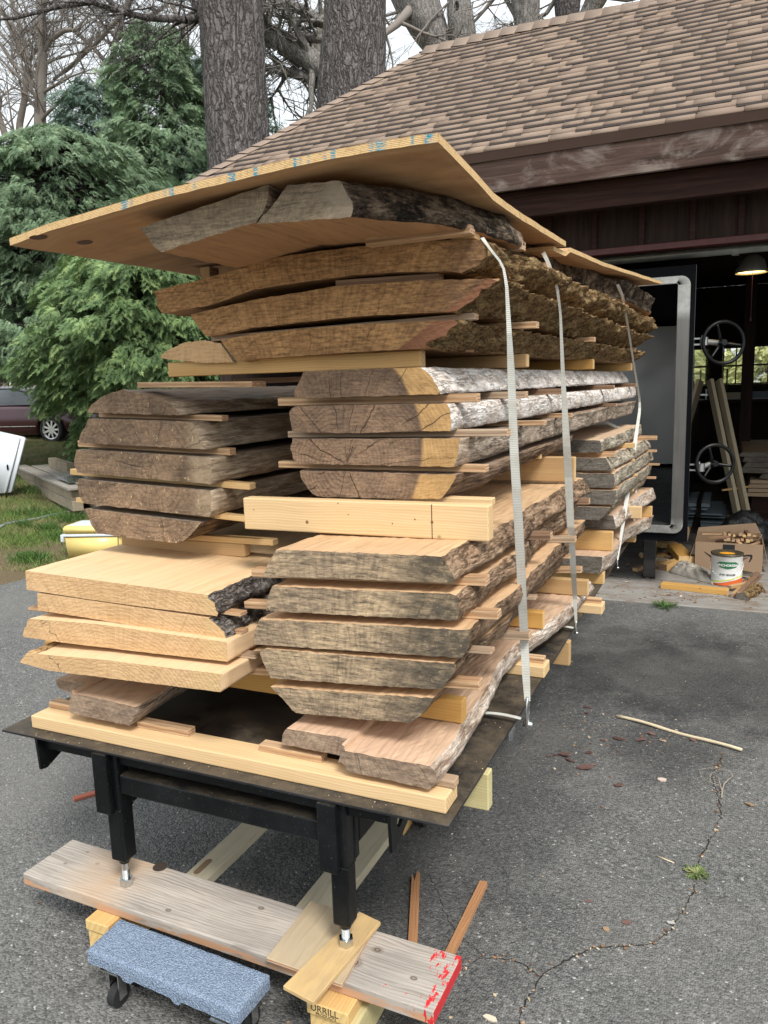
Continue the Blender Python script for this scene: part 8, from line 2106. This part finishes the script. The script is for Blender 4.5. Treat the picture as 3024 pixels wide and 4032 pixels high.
# individual bark flakes
M['flake'] = rand_mat('bark_flake', [(0, (.060, .026, .022)), (.6, (.105, .055, .046)), (1, (.18, .105, .09))]); M['flake_pale'] = plain('flake_pale', (.48, .38, .33), .8, var=.2)
fl = [((885, 205), .022, 'flake'), ((880, 228), .018, 'flake'), ((1015, 340), .030, 'flake'), ((1115, 345), .026, 'flake'), ((1200, 346), .016, 'flake_pale'), ((722, 412), .016, 'flake'), ((748, 408), .014, 'flake'), ((790, 410), .028, 'flake'),
      ((812, 433), .022, 'flake'), ((872, 467), .042, 'flake'), ((888, 400), .016, 'flake'), ((1205, 515), .024, 'flake_pale'), ((1020, 540), .022, 'flake'), ((952, 345), .014, 'flake'), ((1160, 320), .018, 'flake'), ((1340, 345), .016, 'flake'), ((1580, 620), .024, 'crumbs'), ((1050, 1125), .016, 'flake'),
      ((965, 1155), .012, 'crumbs'), ((470, 1540), .020, 'crumbs'), ((1240, 1127), .014, 'pebble'), ((890, 1033), .012, 'flake')]
rows = ['dark bark flake, the farthest on the driveway right of the cart', 'dark bark flake just nearer than the farthest one', 'curled dark bark flake left of the long stick', 'pinkish bark flake midway under the long stick', 'small pale flake under the middle of the long stick',
        'leftmost small bark flake of the row right of the deck edge', 'second small flake of the row right of the deck edge', 'third, longer flake of the row right of the deck edge', 'flake just below the row right of the deck edge', 'largest purplish bark flake on the driveway',
        'flake standing above the largest one', 'flake with a white side, right of the largest one', 'brown stub of bark below the flakes', 'tiny flake left of the curled one', 'flake right above the pinkish one', 'flake touching the long stick near its right', 'tan leaf flake at the right edge of the driveway',
        'brown flake in the middle of the open asphalt', 'orange leaf crumb above the lower crack', 'tan chip at the bottom beside the red plank end', 'pale stone lying in the crack', 'reddish crumb near the two broken strips']
for (q, s_, mt), lb in zip(fl, rows):
    c0 = onZ(9, *q, DZ); bm = bmesh.new(); chip(bm, (0, 0, 0), s_ * 1.05, .16, rs.uniform(-.5, .3)); o = link('bark_flake', bm_mesh(bm), M[mt], None, (c0.x, c0.y, DZ)); tag(o, lb, 'flake', 'flakes on the driveway')
# the long pale stick
a, b = onZ(9, 1012, 240, .012), onZ(9, 1548, 385, .012); pts = []
for k in range(12): t = k / 11; p = a.lerp(b, t); p.z = .0135 + .004 * math.sin(t * 9); p.y += .004 * math.sin(t * 5); pts.append(p)
bm = bmesh.new(); add_tube(bm, pts, [.0072 + .0012 * (k % 4 == 0) for k in range(12)], 10); o = link('long_stick', bm_mesh(bm, True), plain('peeled_stick', (.60, .50, .34), .8, var=.2, vs=30)); tag(o, 'long thin peeled stick lying on the driveway right of the cart', 'stick')
a, b = onZ(9, 1183, 838, .006), onZ(9, 1257, 868, .006); bm = bmesh.new(); add_tube(bm, [a, a.lerp(b, .5) + Vector((0, -.004, .002)), b], [.0022, .0028, .002], 6); tag(link('short_twig', bm_mesh(bm, True), bpy.data.materials['peeled_stick']), 'short bleached twig lying above the weed tuft', 'twig')
# dried twig with curled tendrils
M['tendril'] = plain('tendril', (.30, .255, .20), .8)
bm = bmesh.new()
def gp_(x, y, z=.006): return onZ(9, x, y, z)
add_tube(bm, [gp_(1460, 590), gp_(1462, 560, .012), gp_(1470, 530, .016), gp_(1490, 510, .014), gp_(1512, 495, .008)], [.003, .003, .0025, .002, .0015], 6)
add_tube(bm, [gp_(1462, 560, .012), gp_(1450, 520, .02), gp_(1443, 485, .02)], [.0025, .002, .0015], 6)
add_tube(bm, [gp_(1450, 535, .02), gp_(1400, 520, .02), gp_(1370, 490, .016), gp_(1365, 468, .012), gp_(1400, 462, .02), gp_(1460, 462, .03), gp_(1500, 480, .025), gp_(1510, 500, .016)], .0011, 5)
add_tube(bm, [gp_(1410, 522, .02), gp_(1412, 490, .03), gp_(1440, 470, .03), gp_(1480, 466, .02)], .001, 5)
tag(link('dried_tendril', bm_mesh(bm, True), M['tendril']), 'dried curled vine twig lying on the driveway crack', 'twig')
# two broken laminated strips right of the grey plank
def floor_strip(label, a, b, w_, splinter):
    a, b = onZ(9, *a, DZ), onZ(9, *b, DZ); d = (b - a); L = d.length; bm = bmesh.new(); N = 4
    tops = [L, L * 1.06, L * .92, L * 1.01, L * .95] if splinter else [L, L * 1.005, L * .995, L]
    for i in range(3):
        x0 = -w_ / 2 + w_ * i / 3; x1 = x0 + w_ / 3 - .0006
        v = [bm.verts.new(q) for q in ((0, x0, 0), (tops[i], x0, 0), (tops[i + 1] * (.96 if splinter and i == 1 else 1), x1, 0), (0, x1, 0))]; v2 = [bm.verts.new((q.co.x, q.co.y, .017)) for q in v]
        bm.faces.new(v[::-1]); bm.faces.new(v2)
        for k in range(4): bm.faces.new((v[k], v[(k + 1) % 4], v2[(k + 1) % 4], v2[k]))
    o = link('broken_strip', bm_mesh(bm), M['strip_red2'], None, (a.x, a.y, DZ)); o.rotation_euler.z = math.atan2(d.y, d.x); tag(o, label, 'strip', 'laminated strips on the driveway'); return o
M['strip_red2'] = lumber('strip_red2', (.46, .235, .11), (.36, .175, .08), (.19, .085, .04), .7)
floor_strip('broken laminated strip with a splintered tip on the driveway, the left of two', (135, 1250), (150, 935), .028, True)
floor_strip('laminated strip lying slanted on the driveway, the right of two', (285, 1290), (440, 965), .026, False)
a, b = onZ(15, 480, 750, DZ), onZ(15, 690, 690, DZ); bar('red_strip', a, b, .028, .012, [plain('red_wood', (.30, .085, .05), .8, var=.3), M['strip_end']], 'small red splinter of wood on the driveway behind the left leg', 'strip')
# sawdust specks on deck and lower boards
bm = bmesh.new()
for _ in range(150):
    if rs.random() < .45: x, y = rs.uniform(XL + .02, XR - .02), rs.uniform(YF + .004, YF + .04)
    else: x, y = rs.uniform(XR - .09, XR - .004), rs.uniform(YF + .1, 4.2)
    chip(bm, (x, y, ZD + .0003), rs.uniform(.0007, .0022), .3)
tag(link('sawdust', bm_mesh(bm), rand_mat('sawdust', [(0, (.25, .17, .09)), (1, (.62, .50, .32))])), 'sawdust crumbs lying on the deck plate', 'sawdust', kind='stuff')
